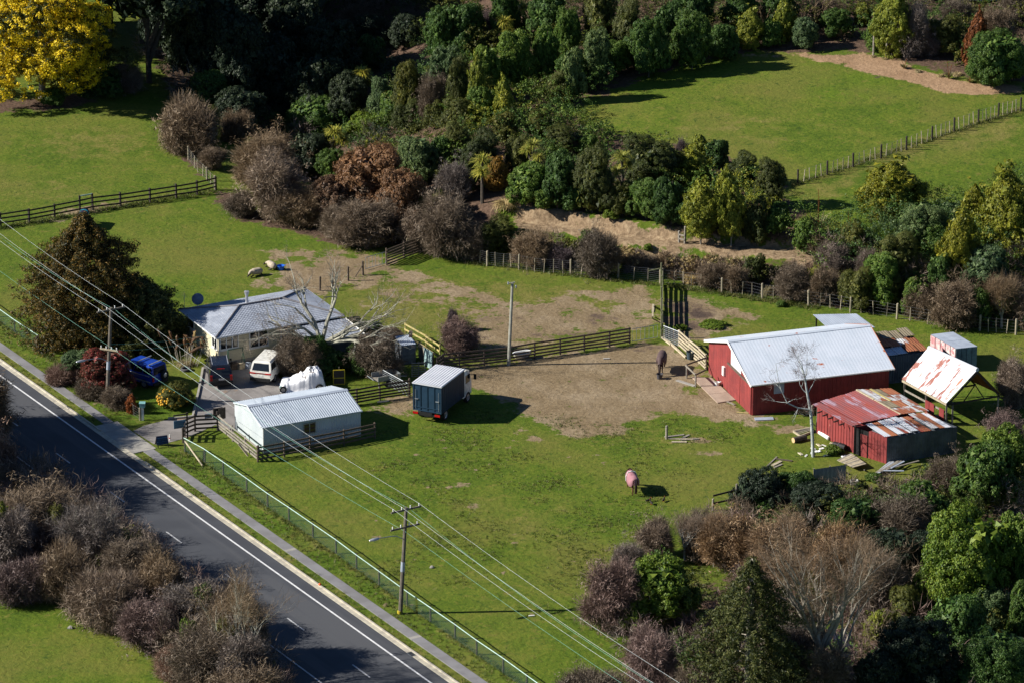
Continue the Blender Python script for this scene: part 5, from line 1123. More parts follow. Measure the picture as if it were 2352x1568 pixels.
# A-board
p = W(372, 1024); t = thing('a_board', 'dark folding pavement sign with faded chalky writing on the verge', 'sign', p); d1 = V3(.95, .32, 0); d1 /= np.linalg.norm(d1); d2 = np.cross(V3(0, 0, 1), d1)
fo = p - d1 * .45 - d2 * .28; ft = P3(p, .82) - d1 * .40 - d2 * .02
bd = part('front_board', MB().hexa([fo + V3(0, 0, .22) + d2 * .08, fo + d1 * .92 + V3(0, 0, .22) + d2 * .08, fo + d1 * .92 + V3(0, 0, .22) + d2 * .12, fo + V3(0, 0, .22) + d2 * .12], [ft, ft + d1 * .82, ft + d1 * .82 + d2 * .04, ft + d2 * .04]), M['sign_navy'], t)
bk = p - d1 * .45 + d2 * .30
part('back_board', MB().hexa([bk + V3(0, 0, .1), bk + d1 * .92 + V3(0, 0, .1), bk + d1 * .92 + V3(0, 0, .1) + d2 * .04, bk + V3(0, 0, .1) + d2 * .04], [ft + d2 * .05, ft + d1 * .82 + d2 * .05, ft + d1 * .82 + d2 * .09, ft + d2 * .09]), M['timber_dark'], t)
for s in (.1, .85): stick('leg', t, fo + d1 * s, fo + d1 * s + V3(0, 0, .25) + d2 * .08, .05, .05, M['timber_dark'])
up_ = ft - (fo + V3(0, 0, .22) + d2 * .08); scribble(bd, fo + V3(0, 0, .22) + d2 * .065, d1, up_ / np.linalg.norm(up_), .86, .58, 4, M['script_blue'], 8)
p = W(390, 1010, 0); t = thing('marker_peg', 'short white and red marker peg at the drive edge', 'marker', p); stick('peg', t, p, P3(p, .45), .1, .1, M['white_paint'], 'post'); stick('red_band', t, P3(p, .14), P3(p, .22), .115, .115, M['red_lamp'], 'post')
# tyre, tubs, buckets
def tyre(p, label, tilt=0, r=.33): 
    t = thing('old_tyre', label, 'tyre', p); part('tyre', MB().lathe([(r * .58, 0), (r * .9, 0), (r, .06), (r, .14), (r * .9, .20), (r * .58, .20), (r * .62, .1), (r * .58, 0)], 18), M['tyre_grey'], t, Matrix.Translation((0, 0, .01)) @ Matrix.Rotation(tilt, 4, 'X'), local=True, smooth=True)
M['tyre_grey'] = mat('tyre_grey', (.07, .065, .07), rough=.9)
tyre(W(427, 850), 'grey old tyre lying on the lawn beside the pampas heads', 0, .42)
def tub(p, label, r, h, m, cat='tub', name='tub', handle=False):
    t = thing(name, label, cat, p); part('bowl', MB().lathe([(.01, .02), (r * .78, .02), (r, h), (r * 1.07, h), (r * 1.07, h - .04), (r * .98, h - .05), (r * .74, .05), (.01, .05)][::1], 18), m, t, local=True)
    if handle:
        for s in (1, -1): part('handle', MB().tube([(s * r, -.08, h), (s * (r + .10), -.05, h + .03), (s * (r + .10), .05, h + .03), (s * r, .08, h)], .018, 5), m, t, local=True)
    return t
tub(W(645, 620), 'bright blue plastic tub on the bare earth beside the sheep', .30, .38, M['plastic_blue'], handle=True)
tub(W(1515, 869), 'grey rubber feed bucket under the brown-covered horse', .25, .40, M['tyre_grey'], 'bucket', 'feed_bucket')
tub(W(1647, 886), 'white bucket at the foot of the barn gable', .19, .34, M['white_paint'], 'bucket', 'bucket', True)
tub(G(1585, 822) + V3(0, -.2, 0), 'dark feed bin hung on the pale yard rails', .30, .62, mat('bin_dark', (.05, .08, .10), rough=.5), 'bin', 'feed_bin')
tub(W(650, 897), 'teal tub beside the nose of the white tarpaulin', .24, .34, M['teal_paint'], 'tub', 'tub')
# swing frame with junk at the house wall
f0_, f1_ = HF(.75, -.55), HF(2.0, -.55); t = thing('swing_frame', 'green metal swing frame against the house wall', 'frame', (f0_ + f1_) / 2)
M['frame_green'] = mat('frame_green', (.03, .12, .07), rough=.5)
for p in (f0_, f1_):
    for s in (-.35, .35): stick('leg', t, p + HF.ey * s, P3(p, 1.55), .05, .05, M['frame_green'], 'rod')
stick('top_bar', t, P3(f0_, 1.55), P3(f1_, 1.55), .06, .06, M['frame_green'], 'rod')
for k, (x, y, sz, mt, lb) in enumerate(((1.1, -.75, (.5, .4, .5), 'timber_brown', 'brown crate of odds and ends under the swing frame'), (1.65, -.9, (.6, .35, .4), 'timber_pale', 'pale wooden crate beside the swing frame'), (2.2, -1.0, (.4, .4, .35), 'iron_grey', 'grey metal box near the dark wagon'))):
    t = thing('crate', lb, 'crate', HF(x, y), ha + .3 * k); sx, sy, sz_ = sz
    part('base', MB().box((0, 0, .03), (sx, sy, .05)), M[mt], t, local=True)
    for s in (1, -1): part('side', MB().box((0, s * sy / 2, sz_ / 2), (sx, .03, sz_)), M[mt], t, local=True); part('end', MB().box((s * sx / 2, 0, sz_ / 2), (.03, sy, sz_)), M[mt], t, local=True)
    part('lid', MB().box((.05, .03, sz_ + .03), (sx * .9, sy, .03)), M[mt], t, Matrix.Rotation(.12, 4, 'Y'), local=True)
# log, planks and debris
p0, p1 = W(1822, 1016), W(1850, 1009); t = thing('sawn_log', 'short sawn log lying on the grass beside the birch', 'log', (p0 + p1) / 2); ax = (p1 - p0) / np.linalg.norm(p1 - p0)
part('log', MB().tube([P3(p0, .20), P3(p1, .20)], .22, 12), M['bark'], t); part('cut_end', MB().tube([P3(p0, .20) - ax * .015, P3(p0, .20)], .20, 12), M['log_cut'], t)
def plank(u, v, L, ang_px, wd_, m, label, z=.04, group='loose boards and planks', lean=0):
    p = W(u, v); d = V3(math.cos(ang_px), math.sin(ang_px), 0)
    o = stick('plank', None, P3(p, z) - d * L / 2, P3(p, z + lean) + d * L / 2, wd_, .05, m); tag(o, label, 'plank', group)
pk = [(1549, 1001, 1.5, .3, .2, 'timber_grey', 'grey board beside the lone grey post'), (1563, 1008, 1.8, -.1, .22, 'timber_pale', 'pale board on the grass near the lone grey post'), (1572, 1004, 1.2, .9, .18, 'timber_grey', 'short grey board lying across others near the lone post'), (1585, 1009, 1.3, .15, .2, 'timber_grey', 'end board of the scatter near the lone post'), (1560, 1015, 1.1, .0, .25, 'timber_pale', 'wide pale board lowest of the scatter near the lone post'),
      (1773, 1060, 2.0, 1.15, .10, 'timber_grey', 'thin grey batten on the grass above the ivy hedge'), (1784, 1064, 1.1, .9, .25, 'timber_pale', 'wide pale board above the ivy hedge'), (1787, 1070, .9, .8, .18, 'timber_grey', 'small grey board against the wide pale one'), (1800, 1056, 1.3, -.35, .16, 'timber_brown', 'brown board lying apart above the ivy hedge'),
      (1755, 962, 1.4, .1, .55, 'iron_grey', 'pale blue sheet lying at the foot of the barn wall'), (1706, 948, .9, -.2, .13, 'timber_yellow', 'yellow offcut at the barn corner'), (1672, 909, 1.3, -1.0, .16, 'timber_pale', 'plank lying on the barn concrete'), (1679, 926, .9, -.9, .16, 'timber_grey', 'grey plank beside the barn concrete'), (1575, 880, 1.8, -.75, .3, 'concrete', 'pale concrete strip in front of the hitching rail'),
      (1208, 826, .9, .2, .16, 'timber_pale', 'short pale plank under the bath trough'), (1002, 886, .9, .4, .3, 'timber_grey', 'dark panel lying in the truck shadow'), (880, 922, 0.9, .3, .25, 'concrete', 'pale block beside the fence by the horse truck'), (1393, 824, .5, .1, .2, 'concrete', 'small pale block below the yard fence'), (1221, 1414, .4, .2, .1, 'white_paint', 'scrap of white plastic on the paddock'),
      (1500, 710, 1.6, 1.5, .2, 'timber_grey', 'grey board leaning in the brown paddock corner')]
for u, v, L, an, wd_, mt, lb in pk: plank(u, v, L, an, wd_, M[mt], lb)
p = W(1497, 735); 
tr = thing('trestle', 'low pale trestle in the brown paddock corner', 'trestle', W(1500, 722)); stick('beam', tr, W(1499, 728, .5), W(1500, 700, .6), .12, .12, M['timber_pale'])
for (u, v) in ((1496, 730), (1503, 728), (1498, 703), (1503, 703)): stick('leg', tr, W(u, v), W(u, v, .55) + V3(0, .0, 0), .06, .06, M['timber_pale'])
# pallet frame by the birch
t = thing('pallet', 'grey timber pallet frame beside the rusty red shed', 'pallet', W(1848, 992))
cs = [W(1822, 992), W(1860, 984), W(1868, 992), W(1838, 1003)]
for k in range(4): stick('bearer', t, P3(cs[k], .08), P3(cs[(k + 1) % 4], .08), .09, .14, M['timber_pale'])
for s in (.25, .5, .75): stick('slat', t, P3(lerp(cs[0], cs[3], s), .17), P3(lerp(cs[1], cs[2], s), .17), .10, .03, M['timber_grey'])
# white rubbish and sheets near the shed door
r = random.Random(12); sp_ = [(1838, 1042), (1852, 1046), (1868, 1030), (1880, 1022), (1888, 1030), (1895, 1024), (1903, 1036), (1880, 1037), (1866, 1041), (1910, 1018), (1925, 1040), (1940, 1048), (1900, 1046)]
for k, (u, v) in enumerate(sp_):
    p = W(u, v); t = MB(); n = 7; L = r.uniform(.35, .8); wv = r.uniform(.12, .28); an = r.uniform(0, 3)
    d = V3(math.cos(an), math.sin(an), 0); o = V3(-d[1], d[0], 0); rows = []
    for i in range(n):
        z = .04 + .10 * abs(mn.noise(Vector((i * .7 + k * 3, k, 0)))); rows.append([P3(p, z) + d * (i / n - .5) * L - o * wv / 2, P3(p, z + .03) + d * (i / n - .5) * L + o * wv / 2, P3(p, z + .0) + d * (i / n - .5) * L + o * wv / 2 - V3(0, 0, .03), P3(p, z - .03) + d * (i / n - .5) * L - o * wv / 2])
    tag(part('scrap_sheet', t.loft(rows), M['white_paint' if k % 3 else 'cream_paint']), 'crumpled white scrap strewn on the grass between birch and rusty shed', 'scrap', 'white scraps by the rusty shed')
rl_ = thing('cloth_roll', 'rolled white cloth lying at the foot of the red boards', 'roll', W(1894, 1003)); part('roll', MB().tube([P3(W(1882, 996), .15), P3(W(1904, 1010), .15)], .15, 9), M['white_paint'], rl_); part('end', MB().tube([P3(W(1904, 1010), .15), P3(W(1905.5, 1011), .15)], .11, 9), M['timber_grey'], rl_)
wp = thing('plank_stack', 'stack of pale planks and slatted panel below the rusty shed', 'plank stack', W(1955, 1078)); 
for k in range(11):
    a_, b_ = W(1924 + 3.4 * k, 1066 + 2.0 * k - .5 * k), W(1956 + 3.2 * k, 1052 + 2.2 * k); stick('plank', wp, P3(a_, .30 + .03 * r.random()), P3(b_, .36 + .03 * r.random()), .17, .04, M['timber_pale' if k % 3 else 'timber_grey'])
for (u, v) in ((1936, 1080), (1965, 1098), (1985, 1078)): stick('leg', wp, W(u, v), W(u, v, .36), .08, .08, M['timber_grey'])
for k in range(9):
    a_, b_ = W(1990 + 9 * r.random() + 6 * k, 1100 - 2 * k), W(2050 + 9 * k * r.random(), 1060 + 5 * k * r.random())
    tag(stick('plank', None, P3(a_, .10 + .03 * k), P3(b_, .16 + .02 * k), .15, .05, M['timber_grey' if k % 2 else 'iron_grey']), 'long grey plank in the jumbled heap under the rusty shed corner', 'plank', 'planks heaped below the rusty shed')
ch = thing('white_chair', 'white plastic crate thrown below the plank stack', 'crate', W(1962, 1108)); part('base', MB().box(tuple(W(1962, 1106, .18)), (.5, .4, .05)), M['white_paint'], ch); 
for s in (1, -1): part('side', MB().box(tuple(W(1962, 1106, .32) + V3(0, s * .2, 0)), (.5, .03, .3)), M['white_paint'], ch); part('end', MB().box(tuple(W(1962, 1106, .32) + V3(s * .25, 0, 0)), (.03, .4, .3)), M['white_paint'], ch)
dk = thing('barrel', 'dark barrel lying by the red shed wall among weeds', 'barrel', W(1925, 1030)); part('barrel', MB().tube([P3(W(1915, 1028), .28), P3(W(1922, 1031), .28), P3(W(1935, 1034), .28), P3(W(1942, 1036), .28)], [.25, .28, .28, .25], 12), M['black'], dk); part('hoop', MB().tube([P3(W(1927, 1032), .28), P3(W(1929, 1032.6), .28)], .30, 12), M['tyre_grey'], dk)
# kerb marker and drain
p = R(47.6, 1.40, .14); tag(part('kerb_marker', MB().lathe([(.13, 0), (.12, .03), (.05, .12), (.0, .13)], 10, p), M['orange_paint']), 'small orange marker sitting on the roadside kerb', 'marker')
dg = thing('drain_grate', 'dark iron drain grate in the kerb channel', 'drain', R(60.3, 1.15, .03))
part('plate', strip(59.95, 60.65, .95, 1.5, .03, .037), M['iron_dark'], dg)
for k in range(5): part('bar', strip(60.0 + .13 * k, 60.06 + .13 * k, .98, 1.3, .037, .05), M['black'], dg)
# small pale stones in the two pastures
def stone(p, s, label, m='concrete', group='stones'):
    b = MB(); vs = []; k = 7
    rg = [[P3(p, z * s * .6 + .0) + V3(math.cos(q), math.sin(q), 0) * rr__ * s * (1 + .25 * math.sin(3 * q + s * 9)) for q in [2 * math.pi * i / k for i in range(k)]] for rr__, z in ((.5, 0), (.55, .3), (.35, .75), (.05, .9))]
    tag(part('stone', b.loft(rg), M[m]), label, 'stone', group)
for u, v, s, lb in ((162, 1442, .35, 'pale stone in the roadside field below the brown thicket'), (992, 1303, .3, 'pale stone in the horse paddock near the lamp pole')): stone(G(u, v), s, lb)

# ------------------------------------------------------------ animals
def skin_body(name, joints, edges, m, par, sub=2, M_=None):
    """one continuous body grown along connected joints: (x, y, z, rx, ry)"""
    me = bpy.data.meshes.new(name); me.from_pydata([j[:3] for j in joints], edges, [])
    o = bpy.data.objects.new(name, me); C.objects.link(o)
    md = o.modifiers.new('skin', 'SKIN'); sv = me.skin_vertices[0].data
    for i, j in enumerate(joints): sv[i].radius = (j[3], j[4] if len(j) > 4 else j[3])
    sv[0].use_root = True
    s2 = o.modifiers.new('sub', 'SUBSURF'); s2.levels = sub; s2.render_levels = sub
    dg_ = bpy.context.evaluated_depsgraph_get(); nm = bpy.data.meshes.new_from_object(o.evaluated_get(dg_))
    bpy.data.objects.remove(o); nm.name = name; nm.materials.clear()
    nm.polygons.foreach_set('use_smooth', [True] * len(nm.polygons))
    return part(name, nm, m, par, M_, local=True)
def horse(p, ang, label, coat, cover, band=None, tailc='hair_black'):
    t = thing('horse', label, 'horse', p, ang)          # x forward, grazing with the head down
    J = [(0, 0, 1.10, .27, .30), (.42, 0, 1.12, .25, .29), (.72, 0, 1.12, .20, .24), (-.40, 0, 1.14, .26, .27), (-.68, 0, 1.14, .20, .22),
         (.98, 0, 1.02, .13, .17), (1.18, 0, .72, .10, .13), (1.28, 0, .46, .10, .10), (1.26, 0, .26, .07, .075), (1.22, 0, .12, .06, .055)]
    E_ = [(0, 1), (1, 2), (0, 3), (3, 4), (2, 5), (5, 6), (6, 7), (7, 8), (8, 9)]
    for s in (1, -1):
        k = len(J); f = .07 * s
        J += [(.66 + f, s * .15, .82, .11, .10), (.68 + f * 1.6, s * .15, .50, .065), (.67 + f * 2, s * .15, .16, .042), (.70 + f * 2, s * .15, .035, .055)]
        E_ += [(2, k), (k, k + 1), (k + 1, k + 2), (k + 2, k + 3)]
        k = len(J); f = -.09 * s
        J += [(-.62 + f, s * .16, .86, .15, .12), (-.58 + f, s * .16, .68, .10), (-.76 + f, s * .16, .46, .062), (-.72 + f, s * .16, .16, .045), (-.69 + f, s * .16, .035, .055)]
        E_ += [(4, k), (k, k + 1), (k + 1, k + 2), (k + 2, k + 3), (k + 3, k + 4)]
    skin_body('body', J, E_, M[coat], t)
    for s in (1, -1): part('ear', MB().tube([(1.20, s * .06, .58), (1.16, s * .085, .66), (1.14, s * .09, .71)], [.03, .03, .006], 6), M[coat], t, local=True)
    part('mane', MB().tube([(.85, 0, 1.24), (1.06, 0, 1.08), (1.24, 0, .78), (1.26, 0, .60)], [.04, .05, .045, .03], 6), M[tailc], t, local=True)
    part('tail', MB().tube([(-.86, 0, 1.18), (-.98, 0, 1.05), (-1.02, 0, .70), (-1.0, 0, .35), (-.98, 0, .22)], [.045, .06, .08, .07, .02], 8), M[tailc], t, local=True)
    if cover:
        rg = []
        for x, wv, zt, zb in ((-.95, .20, 1.33, .95), (-.86, .30, 1.42, .74), (-.6, .36, 1.45, .64), (-.2, .36, 1.41, .62), (.25, .36, 1.43, .62), (.62, .33, 1.44, .64), (.82, .28, 1.38, .72)):
            prof = [(-wv * .97, zb), (-wv * 1.06, lerp(zb, zt, .35)), (-wv * 1.0, lerp(zb, zt, .65)), (-wv * .66, lerp(zb, zt, .90)), (0, zt), (wv * .66, lerp(zb, zt, .90)), (wv * 1.0, lerp(zb, zt, .65)), (wv * 1.06, lerp(zb, zt, .35)), (wv * .97, zb)]
            inn = [(y * .94, z - .015) for y, z in prof[::-1]]
            rg.append([V3(x, y + .02 * math.sin(7 * x + 4 * z), z) for y, z in prof + inn])
        cv = part('cover', MB().loft(rg), M[cover], t, local=True, smooth=True)
        rg = []
        for x, y, z, r1 in ((.74, 0, 1.18, .27), (.95, 0, 1.06, .21), (1.12, 0, .84, .16)):
            rg.append([V3(x + .12 * math.sin(q), r1 * math.cos(q), z + r1 * math.sin(q) * 1.05) for q in [2 * math.pi * i / 12 for i in range(12)]])
        part('neck_cover', MB().loft(rg, cap=False), M[cover], cv, local=True, smooth=True)
        part('tail_flap', MB().hexa([(-.97, -.12, .86), (-1.02, -.12, .86), (-1.02, .12, .86), (-.97, .12, .86)], [(-.93, -.10, 1.32), (-.97, -.10, 1.34), (-.97, .10, 1.34), (-.93, .10, 1.32)]), M[cover], cv, local=True)
        if band: part('band', MB().tube([(.30, -.39, .75), (.30, -.40, 1.1), (.30, -.27, 1.38), (.30, 0, 1.46), (.30, .27, 1.38), (.30, .40, 1.1), (.30, .39, .75)], .035, 5), M[band], cv, local=True)
    return t
hp = W(1452, 1128); horse(hp + V3(0, 0, 0), math.radians(102), 'chestnut horse in a pink cover grazing in the front paddock', 'horse_bay', 'cover_pink', 'white_paint', 'horse_dark')
horse(W(1519, 851), math.radians(-98), 'dark horse in a brown cover feeding from a bucket in the yard', 'horse_dark', 'cover_brown')
horse(W(192, 522), math.radians(80), 'horse in a navy cover mostly hidden behind the conifer top', 'horse_dark', 'cover_navy', 'cover_teal')
def sheep(p, ang, label):
    t = thing('sheep', label, 'sheep', p, ang)
    J = [(0, 0, .36, .30, .30), (.33, 0, .38, .27, .27), (-.36, 0, .35, .28, .28), (-.60, 0, .32, .14, .14), (.56, 0, .42, .17, .17), (.72, .10, .36, .10, .10), (.84, .16, .26, .075, .075)]
    skin_body('body', J, [(0, 1), (0, 2), (2, 3), (1, 4), (4, 5), (5, 6)], M['wool'], t)
    part('face', MB().loft([[V3(.84 + d, .16 + d * .5, .25 - d * .6) + V3(0, math.cos(q), math.sin(q)) * r1 for q in [2 * math.pi * i / 8 for i in range(8)]] for d, r1 in ((0, .075), (.09, .065), (.16, .045))]), M['skin_dark'], t, local=True, smooth=True)
    for s in (1, -1):
        part('ear', MB().tube([(.80, .13 + s * .07, .34), (.80, .13 + s * .15, .33), (.80, .13 + s * .18, .31)], [.025, .03, .008], 6), M['skin_dark'], t, local=True)
        part('leg', MB().tube([(.42, s * .20, .16), (.62, s * .22, .06), (.70, s * .22, .05)], [.06, .045, .035], 6), M['skin_dark'], t, local=True)
        part('leg', MB().tube([(-.38, s * .24, .14), (-.15, s * .32, .06), (-.05, s * .32, .05)], [.07, .045, .035], 6), M['skin_dark'], t, local=True)
sheep(W(589, 633), math.radians(215), 'woolly sheep lying on the grass edge, lower of the pair')
sheep(W(624, 618), math.radians(120), 'woolly sheep resting beside the blue plastic tub')
def bird(p, ang, label):
    t = thing('bird', label, 'bird', p, ang); 
    skin_body('body', [(0, 0, .16, .085), (.12, 0, .18, .07), (-.14, 0, .15, .06), (-.24, 0, .17, .03), (.17, 0, .27, .045), (.19, 0, .33, .045)], [(0, 1), (0, 2), (2, 3), (1, 4), (4, 5)], M['skin_dark'], t, 1)
    part('beak', MB().tube([(.22, 0, .33), (.29, 0, .31)], [.02, .004], 5), M['orange_paint'], t, local=True)
    for s in (1, -1): part('leg', MB().tube([(0, s * .04, .12), (0, s * .04, 0)], .012, 4), M['orange_paint'], t, local=True)
for u, v, an, lb in ((1489, 1152, .5, 'dark bird on the grass just below the pink-covered horse'), (1496, 1158, 2.0, 'dark bird lowest of those by the pink-covered horse'), (1524, 1151, 1.2, 'dark bird standing apart past the horse shadow')): bird(W(u, v), an, lb)
# ------------------------------------------------------------ foliage
def leaf_mat(name, dark, mid, light, hue=.04, trans=.22, rough=.55):
    m = bpy.data.materials.new(name); m.use_nodes = True; N = NT(m); nds = m.node_tree.nodes
    P = nds['Principled BSDF']; P.inputs['Roughness'].default_value = rough; P.inputs['Specular IOR Level'].default_value = .25
    isl = N.n('ShaderNodeNewGeometry').outputs['Random Per Island']
    rnd = N.n('ShaderNodeObjectInfo').outputs['Random']
    obj = N.n('ShaderNodeTexCoord').outputs['Object']
    f = N.math('ADD', N.math('MULTIPLY', isl, .55), N.math('MULTIPLY', N.noise(1.9, obj, 3, .6), .75))
    c = N.ramp(f, [(.30, dark), (.60, mid), (.95, light)])
    c = N.mix(1.0, c, N.ramp(rnd, [(0, (.74, .78, .82)), (.5, (1, 1, 1)), (1, (1.15, 1.05, .85))]), 'MULTIPLY')
    N.put(P.inputs['Base Color'], c)
    tr = N.n('ShaderNodeBsdfTranslucent'); N.put(tr.inputs['Color'], c)
    mx = N.n('ShaderNodeMixShader'); mx.inputs[0].default_value = trans
    out = nds['Material Output']; N.l.new(P.outputs[0], mx.inputs[1]); N.l.new(tr.outputs[0], mx.inputs[2]); N.l.new(mx.outputs[0], out.inputs[0])
    M[name] = m; return m
leaf_mat('leaf_olive', (.018, .028, .005), (.068, .086, .013), (.165, .160, .032))
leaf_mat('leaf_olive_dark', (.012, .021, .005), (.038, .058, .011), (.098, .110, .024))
leaf_mat('leaf_green', (.018, .050, .007), (.076, .148, .018), (.205, .280, .050))
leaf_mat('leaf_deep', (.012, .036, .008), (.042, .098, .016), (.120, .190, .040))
leaf_mat('leaf_blue', (.018, .044, .018), (.074, .128, .042), (.190, .250, .095))
leaf_mat('leaf_lime', (.045, .068, .006), (.155, .190, .018), (.330, .330, .040))
leaf_mat('leaf_gold', (.045, .062, .004), (.145, .165, .012), (.290, .270, .026))
leaf_mat('leaf_bright', (.026, .062, .005), (.100, .170, .012), (.250, .310, .040))
leaf_mat('leaf_redbrown', (.043, .026, .014), (.138, .075, .041), (.246, .145, .080))
leaf_mat('leaf_orange', (.072, .041, .009), (.232, .123, .017), (.377, .217, .043))
leaf_mat('leaf_rust', (.087, .026, .009), (.217, .065, .017), (.348, .123, .036))
leaf_mat('leaf_conifer_brown', (.008, .013, .004), (.045, .044, .009), (.230, .130, .024))
leaf_mat('leaf_conifer', (.017, .029, .009), (.065, .080, .017), (.174, .167, .043))
leaf_mat('leaf_red', (.022, .022, .008), (.085, .040, .020), (.360, .055, .050))
leaf_mat('leaf_tussock', (.145, .116, .051), (.348, .275, .131), (.522, .420, .232))
leaf_mat('leaf_flax', (.058, .072, .022), (.189, .189, .058), (.435, .362, .174))
leaf_mat('leaf_cabbage', (.058, .087, .012), (.217, .246, .036), (.493, .435, .087))
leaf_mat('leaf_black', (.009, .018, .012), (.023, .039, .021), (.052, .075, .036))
leaf_mat('twig_brown', (.050, .036, .024), (.150, .110, .074), (.265, .205, .145), trans=.1)
leaf_mat('twig_grey', (.060, .047, .040), (.165, .130, .108), (.280, .230, .195), trans=.1)
leaf_mat('twig_pink', (.062, .038, .033), (.165, .108, .092), (.285, .200, .172), trans=.1)
leaf_mat('twig_orange', (.070, .045, .024), (.195, .128, .076), (.340, .245, .155), trans=.1)
leaf_mat('twig_purple', (.047, .032, .032), (.115, .081, .081), (.203, .149, .149), trans=.1)
M['wattle_yellow'] = leaf_mat('wattle_yellow', (.500, .330, .004), (.740, .530, .008), (.840, .670, .030), trans=.18)
M['citrus'] = mat('citrus', (.62, .32, .02), (.66, .40, .04), rough=.5)

def unitv(a): return a / (np.linalg.norm(a, axis=-1, keepdims=True) + 1e-9)
def leaves(cen, nor, k, crad, ln, wd, rs, up=.15, jitter=.8, flat=.5):
    """k diamond leaves round every clump centre; returns vertices and quads"""
    n = len(cen); d = unitv(rs.normal(size=(n * k, 3))); rr = crad * rs.random((n * k, 1)) ** .5
    c = np.repeat(cen, k, 0); nn = np.repeat(nor, k, 0)
    if np.ndim(crad): rr = np.repeat(crad, k)[:, None] * rs.random((n * k, 1)) ** .5
    p = c + d * rr * V3(1, 1, .8)
    nrm = unitv(nn * flat + d * .5 + rs.normal(size=(n * k, 3)) * jitter * .5 + V3(0, 0, up))
    t = unitv(np.cross(nrm, rs.normal(size=(n * k, 3)))); b = np.cross(nrm, t)
    s = (.65 + .7 * rs.random((n * k, 1)))
    L = t * ln * s * .5; Wd = b * wd * s * .5
    v = np.stack([p - L, p + L * .55 + Wd, p + L * .8 - Wd], 1).reshape(-1, 3)
    return v, np.arange(len(v)).reshape(-1, 3)
def slivers(org, dirs, ln, wd, rs, bend=.25):
    """thin bent twigs: two-part strips"""
    n = len(org); d = unitv(dirs); s = unitv(np.cross(d, rs.normal(size=(n, 3)))); L = ln * (.5 + rs.random((n, 1)))
    b = unitv(rs.normal(size=(n, 3))) * L * bend
    m = org + d * L * .5 + b * .5; e = org + d * L + b * .3
    v = np.stack([org - s * wd, org + s * wd, m + s * wd * .8, m - s * wd * .8, e], 1).reshape(-1, 3)
    i = np.arange(n)[:, None] * 5
    return v, np.concatenate([i + np.array([[0, 1, 2]]), i + np.array([[0, 2, 3]]), i + np.array([[3, 2, 4]])])
def join(parts):
    vs, qs, o = [], [], 0
    for v, q in parts: vs.append(v); qs.append(q + o); o += len(v)
    return np.concatenate(vs), np.concatenate(qs)
def dome_clumps(n, rs, lobes, asp=1.0):
    """clump centres over a cluster of lobes: unit crown, radius 1, height 1 (z 0..1)"""
    lc = [(.12 * rs.normal(), .12 * rs.normal(), .46, .70)]
    for k in range(lobes):
        a = rs.random() * 6.283; q = rs.random(); r = .40 + .42 * (1 - q) * (.6 + .6 * rs.random()); lc.append((r * math.cos(a), r * math.sin(a), .22 + .60 * q, (.30 + .22 * rs.random()) * (1.0 if asp < 1.5 else .85)))
    lc = np.array(lc); w_ = lc[:, 3] ** 2; w_ /= w_.sum(); idx = rs.choice(len(lc), n * 3, p=w_)
    d = unitv(rs.normal(size=(n * 3, 3))); rad = lc[idx, 3][:, None]; zq = V3(1, 1, .62 / max(.75, asp ** .75))
    p = lc[idx, :3] + d * rad * zq * (.80 + .26 * rs.random((n * 3, 1)))
    keep = np.ones(len(p), bool)
    for q in lc:
        e = (p - q[:3]) / (q[3] * zq); keep &= (np.linalg.norm(e, axis=1) > .80)
    keep &= p[:, 2] > .02
    return p[keep][:n], d[keep][:n]
PROTO = {}
def proto(key, fn):
    if key not in PROTO: PROTO[key] = fn()
    return PROTO[key]
def stretch(c, d, asp): return c * V3(1, 1, asp), unitv(d * V3(1, 1, 1 / max(.8, asp ** .6)))
def shell(seed, n=420, k=30, lobes=9, ln=.085, wd=.055, crad=.11, asp=1.0, fine=0, **kw):
    q_ = (1, .68, .52)[fine]; ln *= q_; wd *= q_; n = int(n * (1, 1.2, 1.35)[fine]); k = int(k * (1, 1.7, 2.3)[fine])
    rs = np.random.default_rng(seed); c, d = dome_clumps(int(n * (.6 + .4 * asp)), rs, int(lobes * (.7 + .45 * asp)), asp=asp); c, d = stretch(c, d, asp)
    ps = [leaves(c, d, k, crad, ln, wd, rs, **kw)]
    inn = (np.clip(rs.normal(size=(int(150 + 90 * asp), 3)), -1.7, 1.7) * V3(.30, .30, .17) + V3(0, 0, .42)) * V3(1, 1, asp)
    ps.append(leaves(inn, unitv(inn - V3(0, 0, .4 * asp)), 14, .18, .17, .12, rs))
    v, q = join(ps); v[:, 2] = np.maximum(v[:, 2], .0); return fast_mesh('crown', v, tris=q)
